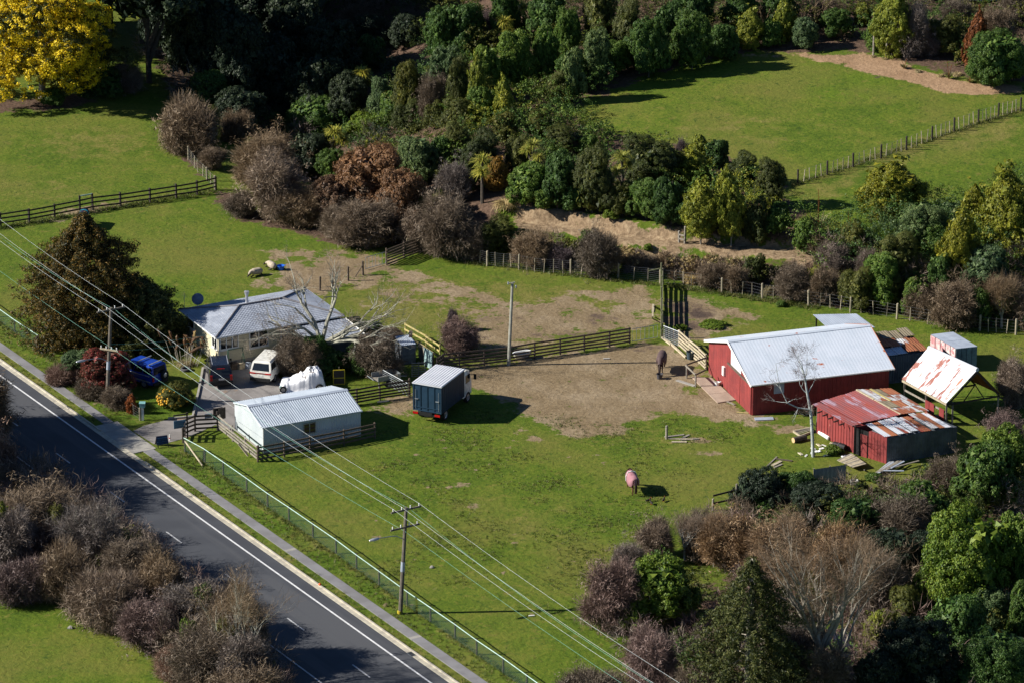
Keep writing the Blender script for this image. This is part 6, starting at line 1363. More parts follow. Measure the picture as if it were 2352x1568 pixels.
def twigs(seed, n=9000, leafy=0, spike=.30, asp=1.0, dense=1.0, fine=0):
    rs = np.random.default_rng(seed); c, d = dome_clumps(1500, rs, 10, asp=asp); c, d = stretch(c, d, asp); n = int(n * (.6 + .4 * asp) * (.8, 1.25, 1.7)[fine]); wq = (1.1, .75, .6)[fine]; spike = spike * (1, .9, .8)[fine]; i = rs.integers(0, len(c), n)
    org = c[i] * (1 - .30 * rs.random((n, 1))) + rs.normal(size=(n, 3)) * .05; org[:, 2] = np.abs(org[:, 2])
    dr = d[i] * .8 + rs.normal(size=(n, 3)) * .55 + V3(0, 0, .25)
    ps = [slivers(org, dr, spike, .0075 * wq, rs, .6)]
    m = n // 14; o2 = np.stack([rs.normal(size=m) * .2, rs.normal(size=m) * .2, np.abs(rs.normal(size=m)) * .15], 1)
    ps.append(slivers(o2, c[rs.integers(0, len(c), m)] - o2, .85, .011 * wq, rs, .35))
    inn = (rs.normal(size=(260, 3)) * V3(.42, .42, .22) + V3(0, 0, .42)) * V3(1, 1, asp); inn[:, 2] = np.abs(inn[:, 2])
    ps.append(leaves(inn, unitv(inn - V3(0, 0, .4)), int(22 * dense), .20, .12, .022, rs))
    if leafy: ps.append(leaves(c[rs.integers(0, len(c), leafy)], d[rs.integers(0, len(d), leafy)], 10, .10, .05, .030, rs))
    v, q = join(ps); v[:, 2] = np.maximum(v[:, 2], -.02); return fast_mesh('crown', v, tris=q)
def column(seed, n=420, k=30, ln=.10, wd=.06, taper=1.0, asp=1.0, fine=0):
    q_ = (1, .68, .54)[fine]; ln *= q_; wd *= q_; n = int(n * (1, 1.15, 1.3)[fine]); k = int(k * (1, 1.7, 2.2)[fine])
    """upright egg-shaped crown of lumps"""
    rs = np.random.default_rng(seed); n = int(n * (.6 + .4 * asp)); z = rs.random(n * 1) ** .8; a = rs.random(n) * 6.283
    r = np.sin(np.clip(z * .92 + .10, 0, 1) * math.pi) ** .7 * (1 - taper * .25 * z); lump = 1 + .22 * np.sin(a * 3 + z * 9 + seed) + .14 * np.sin(a * 5 - z * 16)
    r = r * lump * (.82 + .2 * rs.random(n)); c = np.stack([r * np.cos(a), r * np.sin(a), z], 1); d = unitv(np.stack([np.cos(a), np.sin(a), (z - .4) * 1.2], 1)); c, d = stretch(c, d, asp)
    ps = [leaves(c, d, k, .13, ln, wd, rs)]; inn = (rs.normal(size=(120, 3)) * V3(.30, .30, .22) + V3(0, 0, .5)) * V3(1, 1, asp)
    ps.append(leaves(inn, unitv(inn - V3(0, 0, .5)), 14, .2, .17, .12, rs))
    v, q = join(ps); v[:, 2] = np.clip(v[:, 2], 0, 1.1 * asp); return fast_mesh('crown', v, tris=q)
def swords(seed, n=130, ln=1.0, wd=.045, droop=.6, up=.5, k=5):
    """rosette of strap leaves about the origin, unit length"""
    rs = np.random.default_rng(seed); vs = []; qs = []
    for i in range(n):
        a = rs.random() * 6.283; el = up + (1 - up) * rs.random() * 1.2 - .25 * rs.random(); L = ln * (.7 + .4 * rs.random()); d = V3(math.cos(a) * math.cos(el), math.sin(a) * math.cos(el), math.sin(el)); s = V3(-math.sin(a), math.cos(a), 0)
        o = len(vs)
        for j in range(k + 1):
            t = j / k; p = d * L * t + V3(0, 0, -droop * L * t * t * (.5 + .5 * rs.random())); w_ = wd * (1 - t) ** .6 * (.5 + t if t < .5 else 1) + .004
            vs += [p - s * w_, p + s * w_]
        qs += [(o + 2 * j, o + 2 * j + 1, o + 2 * j + 3, o + 2 * j + 2) for j in range(k)]
    return fast_mesh('fronds', vs, quads=np.array(qs))
def limbs(seed, h=.75, n=7, r=.055, spread=.6):
    rs = random.Random(seed); b = MB(); b.tube([(0, 0, -.06), (.01, .01, h * .35), (.02, -.01, h)], [r, r * .8, r * .3], 7)
    for k in range(n):
        a = rs.random() * 6.283; z = h * rs.uniform(.12, .6); L = rs.uniform(.5, 1) * spread
        b.tube([(0, 0, z), (L * .5 * math.cos(a), L * .5 * math.sin(a), z + .16), (L * math.cos(a), L * math.sin(a), z + .30)], [r * .55, r * .35, r * .10], 5)
    return b.mesh('trunk')
KIND = {  # kind: (prototype makers, crown materials, trunk material, category, name)
    'manuka': ([lambda asp, fine, s=s: shell(s, 520, 34, 9, .080, .030, .10, asp=asp, fine=fine, up=.5, jitter=.6) for s in (1, 2)], ['leaf_olive'], 'bark', 'tree', 'evergreen_tree'),
    'manuka_dark': (None, ['leaf_olive_dark'], 'bark', 'tree', 'evergreen_tree'),
    'broad': ([lambda asp, fine, s=s: shell(s, 430, 30, 12, .090, .058, .11, asp=asp, fine=fine) for s in (11, 12)], ['leaf_green'], 'bark', 'tree', 'broadleaf_tree'),
    'broad_deep': (None, ['leaf_deep'], 'bark', 'tree', 'broadleaf_tree'), 'broad_blue': (None, ['leaf_blue'], 'bark', 'tree', 'broadleaf_tree'),
    'broad_bright': (None, ['leaf_bright'], 'bark', 'tree', 'broadleaf_tree'), 'redbrown': (None, ['leaf_redbrown'], 'bark', 'tree', 'reddish_tree'),
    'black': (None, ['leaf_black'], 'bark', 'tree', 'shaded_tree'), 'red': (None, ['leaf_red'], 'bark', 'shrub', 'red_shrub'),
    'lime': ([lambda asp, fine, s=s: column(s, asp=asp, fine=fine) for s in (21, 22)], ['leaf_lime'], 'bark_pale', 'tree', 'pale_tree'), 'gold': (None, ['leaf_gold'], 'bark', 'tree', 'golden_tree'),
    'column': (None, ['leaf_green'], 'bark', 'tree', 'upright_tree'), 'rust': (None, ['leaf_rust'], 'bark', 'tree', 'rusty_conifer'), 'orange': (None, ['leaf_orange'], 'bark', 'shrub', 'orange_shrub'),
    'twig': ([lambda asp, fine, s=s: twigs(s, 10000, 50, asp=asp, fine=fine) for s in (31, 32)], ['twig_brown'], 'bark', 'shrub', 'bare_shrub'),
    'twig_grey': (None, ['twig_grey'], 'bark', 'shrub', 'bare_shrub'), 'twig_pink': (None, ['twig_pink'], 'bark', 'shrub', 'bramble'),
    'twig_orange': (None, ['twig_orange'], 'bark_pale', 'shrub', 'bare_shrub'), 'twig_purple': (None, ['twig_purple'], 'bark', 'tree', 'bare_tree'),
    'tussock': ([lambda asp, fine, s=s: swords(s, 220, 1.0, .02, .9, .75) for s in (41,)], ['leaf_tussock'], None, 'plant', 'tussock'),
    'flax': ([lambda asp, fine, s=s: swords(s, 110, 1.0, .04, .35, .85) for s in (43,)], ['leaf_flax'], None, 'plant', 'flax_bush'),
    'cabbage': ([lambda asp, fine, s=s: swords(s, 170, 1.0, .036, .55, .15) for s in (45, 46)], ['leaf_cabbage'], 'bark', 'tree', 'cabbage_tree'),
}
BASE = {'manuka_dark': 'manuka', 'broad_deep': 'broad', 'broad_blue': 'broad', 'broad_bright': 'broad', 'redbrown': 'broad', 'black': 'broad', 'red': 'broad', 'gold': 'lime', 'column': 'lime', 'rust': 'lime', 'orange': 'lime', 'twig_grey': 'twig', 'twig_pink': 'twig', 'twig_orange': 'twig', 'twig_purple': 'twig'}
NTREE = [0]
def share(name, me, m, par, Mx):
    """an object on shared mesh data with its own material"""
    if not me.materials: me.materials.append(m)
    o = bpy.data.objects.new(name, me); C.objects.link(o); o.parent = par; o.matrix_basis = Mx
    if me.materials[0] != m: o.material_slots[0].link = 'OBJECT'; o.material_slots[0].material = m
    return o
def tree(kind, u, vt, vb, wpx, label, group=None, foot=.0, trunk=True, base=None, hh=None):
    """a tree seen with its top at row vt, its foot at (u, vb) and wpx wide in the photo"""
    bs_ = G(u, vb) if base is None else base; NTREE[0] += 1; k = NTREE[0]
    r = wpx / 2 / SC(bs_); bs_ = bs_ + V3(0, r * .35, 0); bs_[2] = float(hgt(bs_[0], bs_[1])); h = hh or max(.3, HT(bs_, vt) * .97)
    b = BASE.get(kind, kind); mk = KIND[b][0]; i = k % len(mk); ap_ = h * (1 - foot) / r; asp = min((.75, 1.25, 2.1), key=lambda q: abs(math.log(q / ap_)))
    fn = 0 if r < 1.15 else 1 if r < 2.3 else 2
    if b in ('cabbage', 'tussock', 'flax'): asp = 1.0; fn = 0
    if kind == 'black' and fn == 2: fn = 1
    if fn == 2: i = 0
    me = proto((b, i, asp, fn), lambda: mk[i](asp, fn)); _, mats, tm, cat, nm = KIND[kind]
    t = thing(nm, label, cat, bs_, (k * 2.4) % 6.28, group)
    if b == 'cabbage':
        cr = me; hd = r * 1.15; z = max(.3, h - hd * .5)
        hd *= 1.15
        for (ox, oy, oz, s_) in ((0, 0, 0, 1.0), (.55, .25, -.55, .85), (-.5, -.3, -.85, .8)):
            share('fronds', cr, M[mats[0]], t, Matrix.Translation((ox * hd, oy * hd, max(.3, z + oz * hd))) @ Matrix.Rotation(k + ox * 5, 4, 'Z') @ Matrix.Diagonal((hd * s_, hd * s_, hd * s_, 1)))
            if ox: part('branch', MB().tube([(0, 0, max(.1, (z + oz * hd) * .55)), (ox * hd * .8, oy * hd * .8, max(.2, (z + oz * hd) * .85)), (ox * hd, oy * hd, max(.3, z + oz * hd))], [.09, .08, .08], 6), M['bark'], t, local=True)
        part('trunk', MB().tube([(0, 0, -.2), (.05, 0, z * .5), (0, 0, z)], [.16, .12, .11], 7), M['bark'], t, local=True); return t
    if b in ('tussock', 'flax'):
        share('fronds', me, M[mats[0]], t, Matrix.Diagonal((r, r, h, 1)))
        if b == 'flax': part('stalks', MB().tube([(0, 0, 0), (.1, .05, h * .7), (.2, .1, h * 1.25)], [.03, .02, .02], 5).tube([(.1, 0, 0), (-.1, -.05, h * .7), (-.25, -.1, h * 1.1)], [.03, .02, .02], 5), M['leaf_rust'], t, local=True)
        return t
    f = foot * h
    share('crown', me, M[mats[k % len(mats)]], t, Matrix.Translation((0, 0, f)) @ Matrix.Rotation(.10 * math.sin(k * 1.7), 4, 'X') @ Matrix.Diagonal((r * (1 + .13 * math.sin(k * 2.9)), r * (1 + .13 * math.cos(k * 1.3)), (h - f) * .98 / asp, 1)))
    if trunk and tm:
        share('trunk', proto(('trunk', k % 3), lambda: limbs(k % 3)), M[tm], t, Matrix.Diagonal((r * .8 + .2, r * .8 + .2, h, 1)))
    return t
# ---- bare branching trees
def branch(b, p, d, L, r, depth, rs, up=.12, spread=.55, kids=(2, 4), k=6, tips=None, shrink=.68, m=0):
    n = 4; pts = [p]; rad = [r]; d = d / np.linalg.norm(d)
    for i in range(n):
        d = d + V3(rs.gauss(0, .13), rs.gauss(0, .13), rs.gauss(0, .10) + up * .3); d /= np.linalg.norm(d)
        pts.append(pts[-1] + d * L / n); rad.append(r * (1 - .42 * (i + 1) / n))
    b.tube(pts, rad, max(3, k), m, cap=False)
    if depth == 0:
        if tips is not None: tips.append((pts[-1], d)); tips.append((pts[2], d))
        return
    for j in range(rs.randint(*kids)):
        i = rs.randint(1, n) if j else n; q = pts[i]; e = d + V3(rs.gauss(0, spread), rs.gauss(0, spread), rs.gauss(0, spread * .6) + up)
        branch(b, q, e, L * rs.uniform(.55, .9) * shrink * 1.15, rad[i] * rs.uniform(.55, .8), depth - 1, rs, up, spread, kids, k - 1, tips, shrink, m)
def fine(tips, n, ln, wd, seed, drop=.0):
    rs = np.random.default_rng(seed); P_ = np.array([t[0] for t in tips]); D_ = np.array([t[1] for t in tips]); i = rs.integers(0, len(P_), n)
    v, q = slivers(P_[i] + rs.normal(size=(n, 3)) * ln * .25, D_[i] + rs.normal(size=(n, 3)) * .6 + V3(0, 0, -drop), ln, wd, rs, .5)
    return fast_mesh('twigs', v, tris=q)
# bare lichened tree in front of the house
rs = random.Random(21); p = W(745, 842); t = thing('bare_tree', 'gnarled leafless tree with lichened limbs in front of the house', 'tree', p); b = MB(); tips = []
b.tube([(0, 0, -.2), (-.1, .0, 1.0), (-.25, .05, 1.9)], [.30, .26, .22], 9)
for (d, L, r) in (((-1.0, .35, .55), 2.2, .15), ((-.75, -.4, .9), 2.0, .13), ((-.25, .5, 1.0), 2.5, .15), ((.35, .3, 1.0), 2.6, .16), ((.9, -.1, .65), 2.6, .15), ((1.2, .2, .18), 2.7, .15), ((1.0, -.5, .25), 2.5, .13), ((.5, -.6, .35), 2.0, .11), ((-.9, .1, .25), 1.7, .10)):
    branch(b, V3(-.25 + .1 * d[0], .05, 1.75 + .2 * rs.random()), V3(*d), L * 1.35, r * 1.25, 3, rs, .06, .50, (2, 4), 6, tips, .74)
part('trunk', b, M['bark_lichen'], t, local=True); part('twigs', fine(tips, 2600, .6, .008, 4), M['twig_grey'], t, local=True)
# pale birch by the rusty shed
p = W(1868, 1048); t = thing('birch_tree', 'slender pale bare birch beside the rusty red shed', 'tree', p); b = MB(); tips = []; s_ = 1 / SC(p)
hB = HT(p, 868); path = [(0, 0, -.2), (-.10, 0, hB * .25), (-.25, .05, hB * .55), (-.55, .1, hB * .8), (-.75, .1, hB)]
b.tube(path, [.13, .115, .10, .08, .06], 8); rs = random.Random(5)
lb = [(-.28, .05, hB * .60), (-1.2, -.1, hB * .63), (-2.0, -.2, hB * .70), (-2.5, -.2, hB * .88), (-2.75, -.2, hB * 1.05)]; b.tube(lb, [.06, .05, .045, .035, .02], 6)
for q, d in ((lb[2], (-.6, .2, .1)), (lb[3], (-.3, .2, .6)), (lb[1], (-.3, -.5, -.6)), (lb[4], (-.2, .1, .5)), (lb[2], (.1, -.3, .4))): branch(b, V3(*q), V3(*d), .9, .025, 2, rs, .0, .5, (2, 3), 4, tips)
for q, d, L in ((path[3], (.5, .2, .8), 1.0), (path[4], (.45, .2, 1.1), 1.3), (path[4], (-.5, .0, 1.0), 1.2), (path[4], (.05, -.2, 1.2), 1.4), (path[4], (-.2, .4, 1.0), 1.2), (path[3], (-.6, .2, .6), .9), (path[2], (-.2, -.6, .1), 1.0)): branch(b, V3(*q), V3(*d), L, .035, 3, rs, .10, .42, (2, 3), 5, tips)
part('trunk', b, M['bark_birch'], t, local=True); part('twigs', fine(tips, 1100, .45, .007, 6), M['twig_purple'], t, local=True)
# tall bare tree with orange twigs, lower corner
def bare(u, vb, vt, label, seed, spread, m, tw, ntw=9000, main=6, r0=.26, lean=(0, 0), group=None, tl=.8):
    base = W(u, vb); h = HT(base, vt); t = thing('bare_tree', label, 'tree', base, 0, group); rs = random.Random(seed); b = MB(); tips = []
    f = h * .30; b.tube([(0, 0, -.3), (lean[0] * .3, 0, f * .5), (lean[0], lean[1], f)], [r0, r0 * .85, r0 * .75], 9)
    for k in range(main):
        a = 6.283 * k / main + rs.random(); sp = spread * rs.uniform(.4, 1.0)
        branch(b, V3(lean[0], lean[1], f * rs.uniform(.75, 1)), V3(math.cos(a) * sp, math.sin(a) * sp * .8, 1.0), h * .36, r0 * .50, 3, rs, .22, .40, (2, 4), 6, tips, .70)
    part('trunk', b, M[m], t, local=True); part('twigs', fine(tips, ntw, tl, .0065, seed), M[tw], t, local=True); return t
bare(1848, 1600, 1205, 'tall bare pale-limbed tree with orange twigs among the corner thickets', 3, .85, 'bark_pale', 'twig_orange', 6500, 8, .32, (.9, 0))
bare(1905, 1590, 1260, 'second bare pale tree close behind the tall orange-twigged one', 9, .7, 'bark_pale', 'twig_orange', 3000, 4, .2, (.5, 0))
bare(1572, 1285, 1190, 'clump of upright pale bare stems behind the glossy green tree', 14, .35, 'bark_birch', 'twig_grey', 1500, 7, .08)
bare(1640, 1300, 1200, 'slender bare stems beside the orange thicket', 15, .35, 'bark_pale', 'twig_orange', 2500, 6, .08)
bare(2335, 680, 560, 'leafless grey-limbed tree at the frame edge under the golden tree', 17, .8, 'bark_lichen', 'twig_grey', 3500, 6, .14)
bare(2300, 752, 655, 'leafless spreading tree drooping over the yellowish batten fence', 19, .9, 'bark_lichen', 'twig_brown', 6000, 7, .12)
# wattle in full yellow flower
def wattle():
    base = G(95, 226); t = thing('wattle_tree', 'huge wattle tree covered in bright yellow blossom', 'tree', base); rs = np.random.default_rng(8)
    R_ = 9.0; lc = []
    for k in range(56):
        a = rs.random() * 6.283; q = rs.random(); rr_ = R_ * (.25 + .70 * rs.random()) * (1 - .5 * q); lc.append((rr_ * math.cos(a), rr_ * math.sin(a), 1.4 + 9.5 * q, 1.2 + 1.1 * rs.random()))
    lc = np.array(lc); n = 3800; i = rs.integers(0, len(lc), n); d = unitv(rs.normal(size=(n, 3)) + V3(0, 0, .25)); c = lc[i, :3] + d * lc[i, 3][:, None] * V3(1, 1, .7) * (.8 + .25 * rs.random((n, 1)))
    v, q = leaves(c, d, 14, .34, .34, .10, rs); part('foliage', fast_mesh('foliage', v, tris=q), M['leaf_conifer'], t, local=True)
    sel = (np.abs(np.sin(c[:, 0] * .9 + 1) + np.sin(c[:, 1] * .8) + np.sin(c[:, 2] * 1.1 + c[:, 0] * .4)) > .38) & (c[:, 0] < 6.4 - .35 * c[:, 1]); cs = c[sel] + d[sel] * .28
    v, q = leaves(cs, d[sel], 40, .40, .16, .13, rs, up=.3); part('blossom', fast_mesh('blossom', v, tris=q), M['wattle_yellow'], t, local=True)
    b = MB(); r2 = random.Random(3)
    b.tube([(0, 0, -.3), (.2, 0, 2.2), (.1, .2, 5.0), (0, 0, 8)], [.34, .28, .2, .08], 8)
    for k in range(9):
        a = k * .7; b.tube([(.15, .05, 1.6 + .4 * k), (2.2 * math.cos(a), 2.2 * math.sin(a), 2.6 + .45 * k), (4.6 * math.cos(a), 4.6 * math.sin(a), 3.0 + .5 * k)], [.12, .08, .03], 5)
    part('trunk', b, M['bark_lichen'], t, local=True)
wattle()
# brown-green conifers
def conifer(u, vb, vt, wpx, label, m, seed, layers=16, droop=.25, gap=.0, dens=1.0, trunk_m='bark', pw=((0, .15, .4, .7, .9, 1), (.8, 1, .85, .5, .2, .04))):
    base = W(u, vb); r = wpx / 2 / SC(base); base = base + V3(0, r * .3, 0); h = HT(base, vt) * .98; t = thing('conifer', label, 'tree', base); rs = np.random.default_rng(seed); cs = []; ds = []
    for j in range(layers):
        z = (j + .4) / layers; R_ = float(np.interp(z, *pw)); n = max(6, int(26 * R_ * dens) + 4)
        for k in range(n):
            a = 6.283 * k / n + rs.random() * .5 + j; L = R_ * (.82 + .30 * rs.random()) * (1 + .16 * math.sin(a * 3 + j * .7 + seed) + .14 * math.sin(a * 7 + j * 1.9))
            for s in np.linspace(.45, 1.0, 6):
                cs.append((L * s * math.cos(a) * r, L * s * math.sin(a) * r, (z + .05 * (1 - s) - droop * .10 * s) * h + rs.normal() * .12)); ds.append((math.cos(a), math.sin(a), .35))
    cs, ds = np.array(cs), unitv(np.array(ds)); cs[:, 2] = np.maximum(cs[:, 2], .15)
    v, q = leaves(cs, ds, 30, .30 * (r / 4) ** .5, .24, .075, rs, up=.1, jitter=.9, flat=.3)
    part('foliage', fast_mesh('foliage', v, tris=q), M[m], t, local=True)
    b = MB(); b.tube([(0, 0, -.3), (0, 0, h * .5), (0, 0, h * .95)], [r * .07 + .1, r * .05 + .06, .04], 8)
    for j in range(0, layers, 2):
        for k in range(4):
            a = j * 1.7 + k * 1.57; z = (j + .4) / layers; L = (1 - z) ** .72 * r * .7; b.tube([(0, 0, z * h), (L * math.cos(a), L * math.sin(a), z * h - .1)], [.06, .02], 4)
    part('trunk', b, M[trunk_m], t, local=True); return t
conifer(198, 795, 487, 285, 'broad conical conifer with bronze winter foliage beside the house', 'leaf_conifer_brown', 2, 22, .25, dens=1.3, pw=((0, .1, .3, .5, .7, .84, 1), (.75, .92, 1, .95, .72, .40, .05)))
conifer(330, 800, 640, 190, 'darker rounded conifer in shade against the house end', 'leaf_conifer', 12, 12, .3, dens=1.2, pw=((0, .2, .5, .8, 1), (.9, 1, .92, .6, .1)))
conifer(1722, 1660, 1262, 300, 'open dark green conifer with a pale visible trunk in the thickets', 'leaf_conifer', 5, 17, .9, dens=.8, trunk_m='bark_pale', pw=((0, .3, .6, .8, .94, 1), (1, .97, .74, .48, .16, .04)))
# pampas heads by the house
t = thing('pampas_clump', 'clump of brown pampas plumes in the shade by the house', 'plant', W(425, 838)); rs = random.Random(4)
for k in range(22):
    x, y = rs.gauss(0, .9), rs.gauss(0, .4); hgt_ = rs.uniform(1.2, 2.4); dx = rs.gauss(0, .3)
    o = part('stem', MB().tube([(x * .5, y * .5, 0), (x * .8, y, hgt_ * .7), (x + dx, y, hgt_)], [.02, .018, .012], 4), M['bark_pale'], t, local=True)
    part('plume', MB().tube([(x + dx * .6, y, hgt_ * .86), (x + dx, y, hgt_), (x + dx * 1.5, y, hgt_ + .28), (x + dx * 2.4 + .06, y, hgt_ + .42)], [.03, .10, .11, .02], 6), M['leaf_redbrown'] if k % 4 else M['leaf_tussock'], o, local=True)  # red-brown rather than orange: the conifer's shade is put into the plume colour
share('fronds', proto(('tussock', 0, 1.0, 0), lambda: swords(41, 220, 1.0, .02, .9, .75)), M['leaf_tussock'], t, Matrix.Diagonal((1.3, 1.0, 1.3, 1)))

# ---- undergrowth that nobody could count: one object for each mass
def inside(u, v, poly):
    c = False; n = len(poly)
    for i in range(n):
        (x0, y0), (x1, y1) = poly[i], poly[(i + 1) % n]
        if (y0 > v) != (y1 > v) and u < (v - y0) * (x1 - x0) / (y1 - y0) + x0: c = not c
    return c
def undergrowth(name, poly, n, mats, hmin=1.4, hmax=3.0, dmin=24, twiggy=.3, seed=1):
    rs = np.random.default_rng(seed); us = [p[0] for p in poly]; vs_ = [p[1] for p in poly]; done = []; V_ = []; Q_ = []; MI = []; o = 0; proto_c = [dome_clumps(80, np.random.default_rng(50 + i), 8) for i in range(6)]
    for _ in range(n * 40):
        if len(done) >= n: break
        u, v = rs.uniform(min(us), max(us)), rs.uniform(min(vs_), max(vs_))
        if not inside(u, v, poly) or any((u - a) ** 2 + (2 * (v - b)) ** 2 < dmin ** 2 for a, b in done): continue
        done.append((u, v)); p = G(u, v); h = rs.uniform(hmin, hmax); r = h * rs.uniform(.5, .8); c, d = proto_c[len(done) % 6]; c = c * V3(r, r, h)
        mi = int(rs.integers(0, len(mats)))
        if mats[mi].startswith('twig'):
            k = 480; i = rs.integers(0, len(c), k); vv, qq = slivers(c[i] * (1 - .35 * rs.random((k, 1))), d[i] + rs.normal(size=(k, 3)) * .6 + V3(0, 0, .3), .30 * r + .2, .017, rs, .5)
        else: vv, qq = leaves(c, d, 13, .16 * r, .14, .09, rs)
        V_.append(vv + p); Q_.append(qq + o); o += len(vv); MI.append(np.full(len(qq), mi, np.int32))
    me = fast_mesh(name, np.concatenate(V_), tris=np.concatenate(Q_)); me.polygons.foreach_set('material_index', np.concatenate(MI))
    return tag(part(name, me, [M[m] for m in mats]), kind='stuff')
# ------------------------------------------------------------ planting: (kind, u, top row, foot row, width, label)
LM = [(1203, 30, 'the cabbage tree at the top of the wood'), (1157, 55, 'the small cabbage tree beside the purple pointed tree'), (1120, 50, 'the purple pointed bare tree'), (1380, 28, 'the yellow cabbage tree near the top edge'), (832, 175, 'the lone cabbage tree in the dark gully'), (768, 315, 'the yellow cabbage tree behind the reddish tree'),
      (1224, 342, 'the cabbage tree midway along the belt'), (1108, 382, 'the drooping cabbage tree by the orange bush'), (1428, 380, 'the tall-skirted cabbage tree'), (1139, 395, 'the orange-brown bush'), (1045, 405, 'the grey bare shrub'), (830, 420, 'the big reddish tree'), (1490, 365, 'the dark olive dome at the paddock edge'),
      (1605, 480, 'the first yellow-green tree by the track'), (1680, 470, 'the taller yellow-green tree by the track'), (1160, 465, 'the pampas tuft on the clay bank'), (1880, 490, 'the flax bush by the mown slope'), (2050, 430, 'the rounded golden tree'), (2200, 560, 'the golden column tree'), (2310, 460, 'the large golden tree at the frame edge'), (2295, 125, 'the big glossy green tree by the upper track'), (2235, 85, 'the rusty brown conifer'), (2006, 110, 'the tall post by the upper track'),
      (1372, 580, 'the twiggy green-topped bush at the paddock fence'), (2300, 690, 'the drooping leafless tree'), (1030, 130, 'the grey-green rounded tree at the wood edge'), (995, 205, 'the grey-brown bare tree in the wood')]
KN = {'manuka': 'olive fine-leaved tree', 'manuka_dark': 'dark olive fine-leaved tree', 'broad': 'mid-green leafy tree', 'broad_deep': 'deep green leafy tree', 'broad_blue': 'bluish green leafy tree', 'broad_bright': 'bright green leafy bush', 'lime': 'yellow-green lumpy tree', 'gold': 'golden-green tree', 'column': 'upright green tree', 'twig': 'brown twiggy bush', 'twig_grey': 'grey twiggy bush', 'twig_purple': 'purplish bare tree', 'twig_pink': 'pinkish twiggy bush', 'black': 'dark shaded tree', 'tussock': 'pale grass tussock', 'orange': 'orange-brown bush', 'redbrown': 'red-brown leafy bush', 'flax': 'flax bush', 'rust': 'rusty bush', 'twig_orange': 'orange twiggy bush'}
USED = set()
def autolabel(kind, u, v, h, w):
    near = sorted(LM, key=lambda q: (q[0] - u) ** 2 + 1.5 * (q[1] - v) ** 2)
    size = ['', 'small ' if w < 55 else 'broad ' if w > 85 else 'tall ' if h > 120 else 'middling ', 'low ' if h < 80 else 'high ']
    for sz in size:
        for q in near[:5]:
            dx, dy = u - q[0], v - q[1]
            if math.hypot(dx, dy) < 8: continue
            r = ('right of' if dx > 0 else 'left of') if abs(dx) > abs(dy) * .9 else ('just below' if dy > 0 else 'just above')
            for pre in ('', 'further '):
                if pre and math.hypot(dx, dy) < 70: continue
                L = f'{sz}{KN[kind]} {pre}{r} {q[2]}'
                if L not in USED and len(L.split()) <= 16: USED.add(L); return L
    L = f'{KN[kind]} crowded among others near {near[0][2]}'; return L
def T(kind, u, vt, vb, w, label=None, **kw):
    if label is None: label = autolabel(kind, u, (vt + vb) / 2, vb - vt, w)
    return tree(kind, u, vt, vb, w, label, **kw)
GW = 'trees of the wooded belt'
# cabbage trees, flax, pampas
for a in ((1203, 2, 90, 56, 'cabbage tree with drooping yellow fronds at the top of the wood'), (1157, 36, 110, 46, 'small cabbage tree beside the purple pointed bare tree'), (1380, 8, 80, 52, 'yellowing cabbage tree near the top edge of the wood'), (832, 152, 260, 46, 'lone cabbage tree catching light in the dark gully'), (768, 288, 400, 52, 'bright yellow cabbage tree behind the reddish tree'), (1224, 318, 430, 46, 'yellow-fronded cabbage tree midway along the tree belt'), (1108, 352, 470, 54, 'drooping cabbage tree beside the orange-brown bush'), (1428, 345, 470, 50, 'cabbage tree with a long skirt of dead brown fronds'), (1005, 180, 260, 44, 'small cabbage tree rising among the brown bushes of the wood'), (1115, 172, 250, 40, 'pale cabbage tree above the olive trees of the wood')): T('cabbage', *a, group='cabbage trees in the wood')
T('flax', 1880, 455, 545, 105, 'large flax bush with striped leaves by the mown slope'); T('flax', 1950, 495, 560, 60, 'smaller flax with dark flower stalks near the golden tree')
for a in ((2077, 140, 160, 34, 'flax tuft beside the posts on the upper track'), (2180, 150, 184, 36, 'flax tuft among pale tussocks by the upper track'), (2228, 172, 192, 34, 'flax tuft below the rusty conifer')): T('flax', *a)
T('tussock', 1160, 432, 500, 95, 'big pampas tuft growing on the end of the clay bank')
for a in ((2110, 148, 168, 28, 'tawny tussock right of the flax by the posts'), (2160, 158, 178, 30, 'pale tussock clump on the upper track edge'), (2200, 152, 176, 40, 'straw-coloured tussock between two flax tufts'), (2005, 118, 133, 22, 'small tussock at the foot of the tall track post'), (2032, 122, 138, 28, 'tussock at the foot of the shorter track post')): T('tussock', *a)
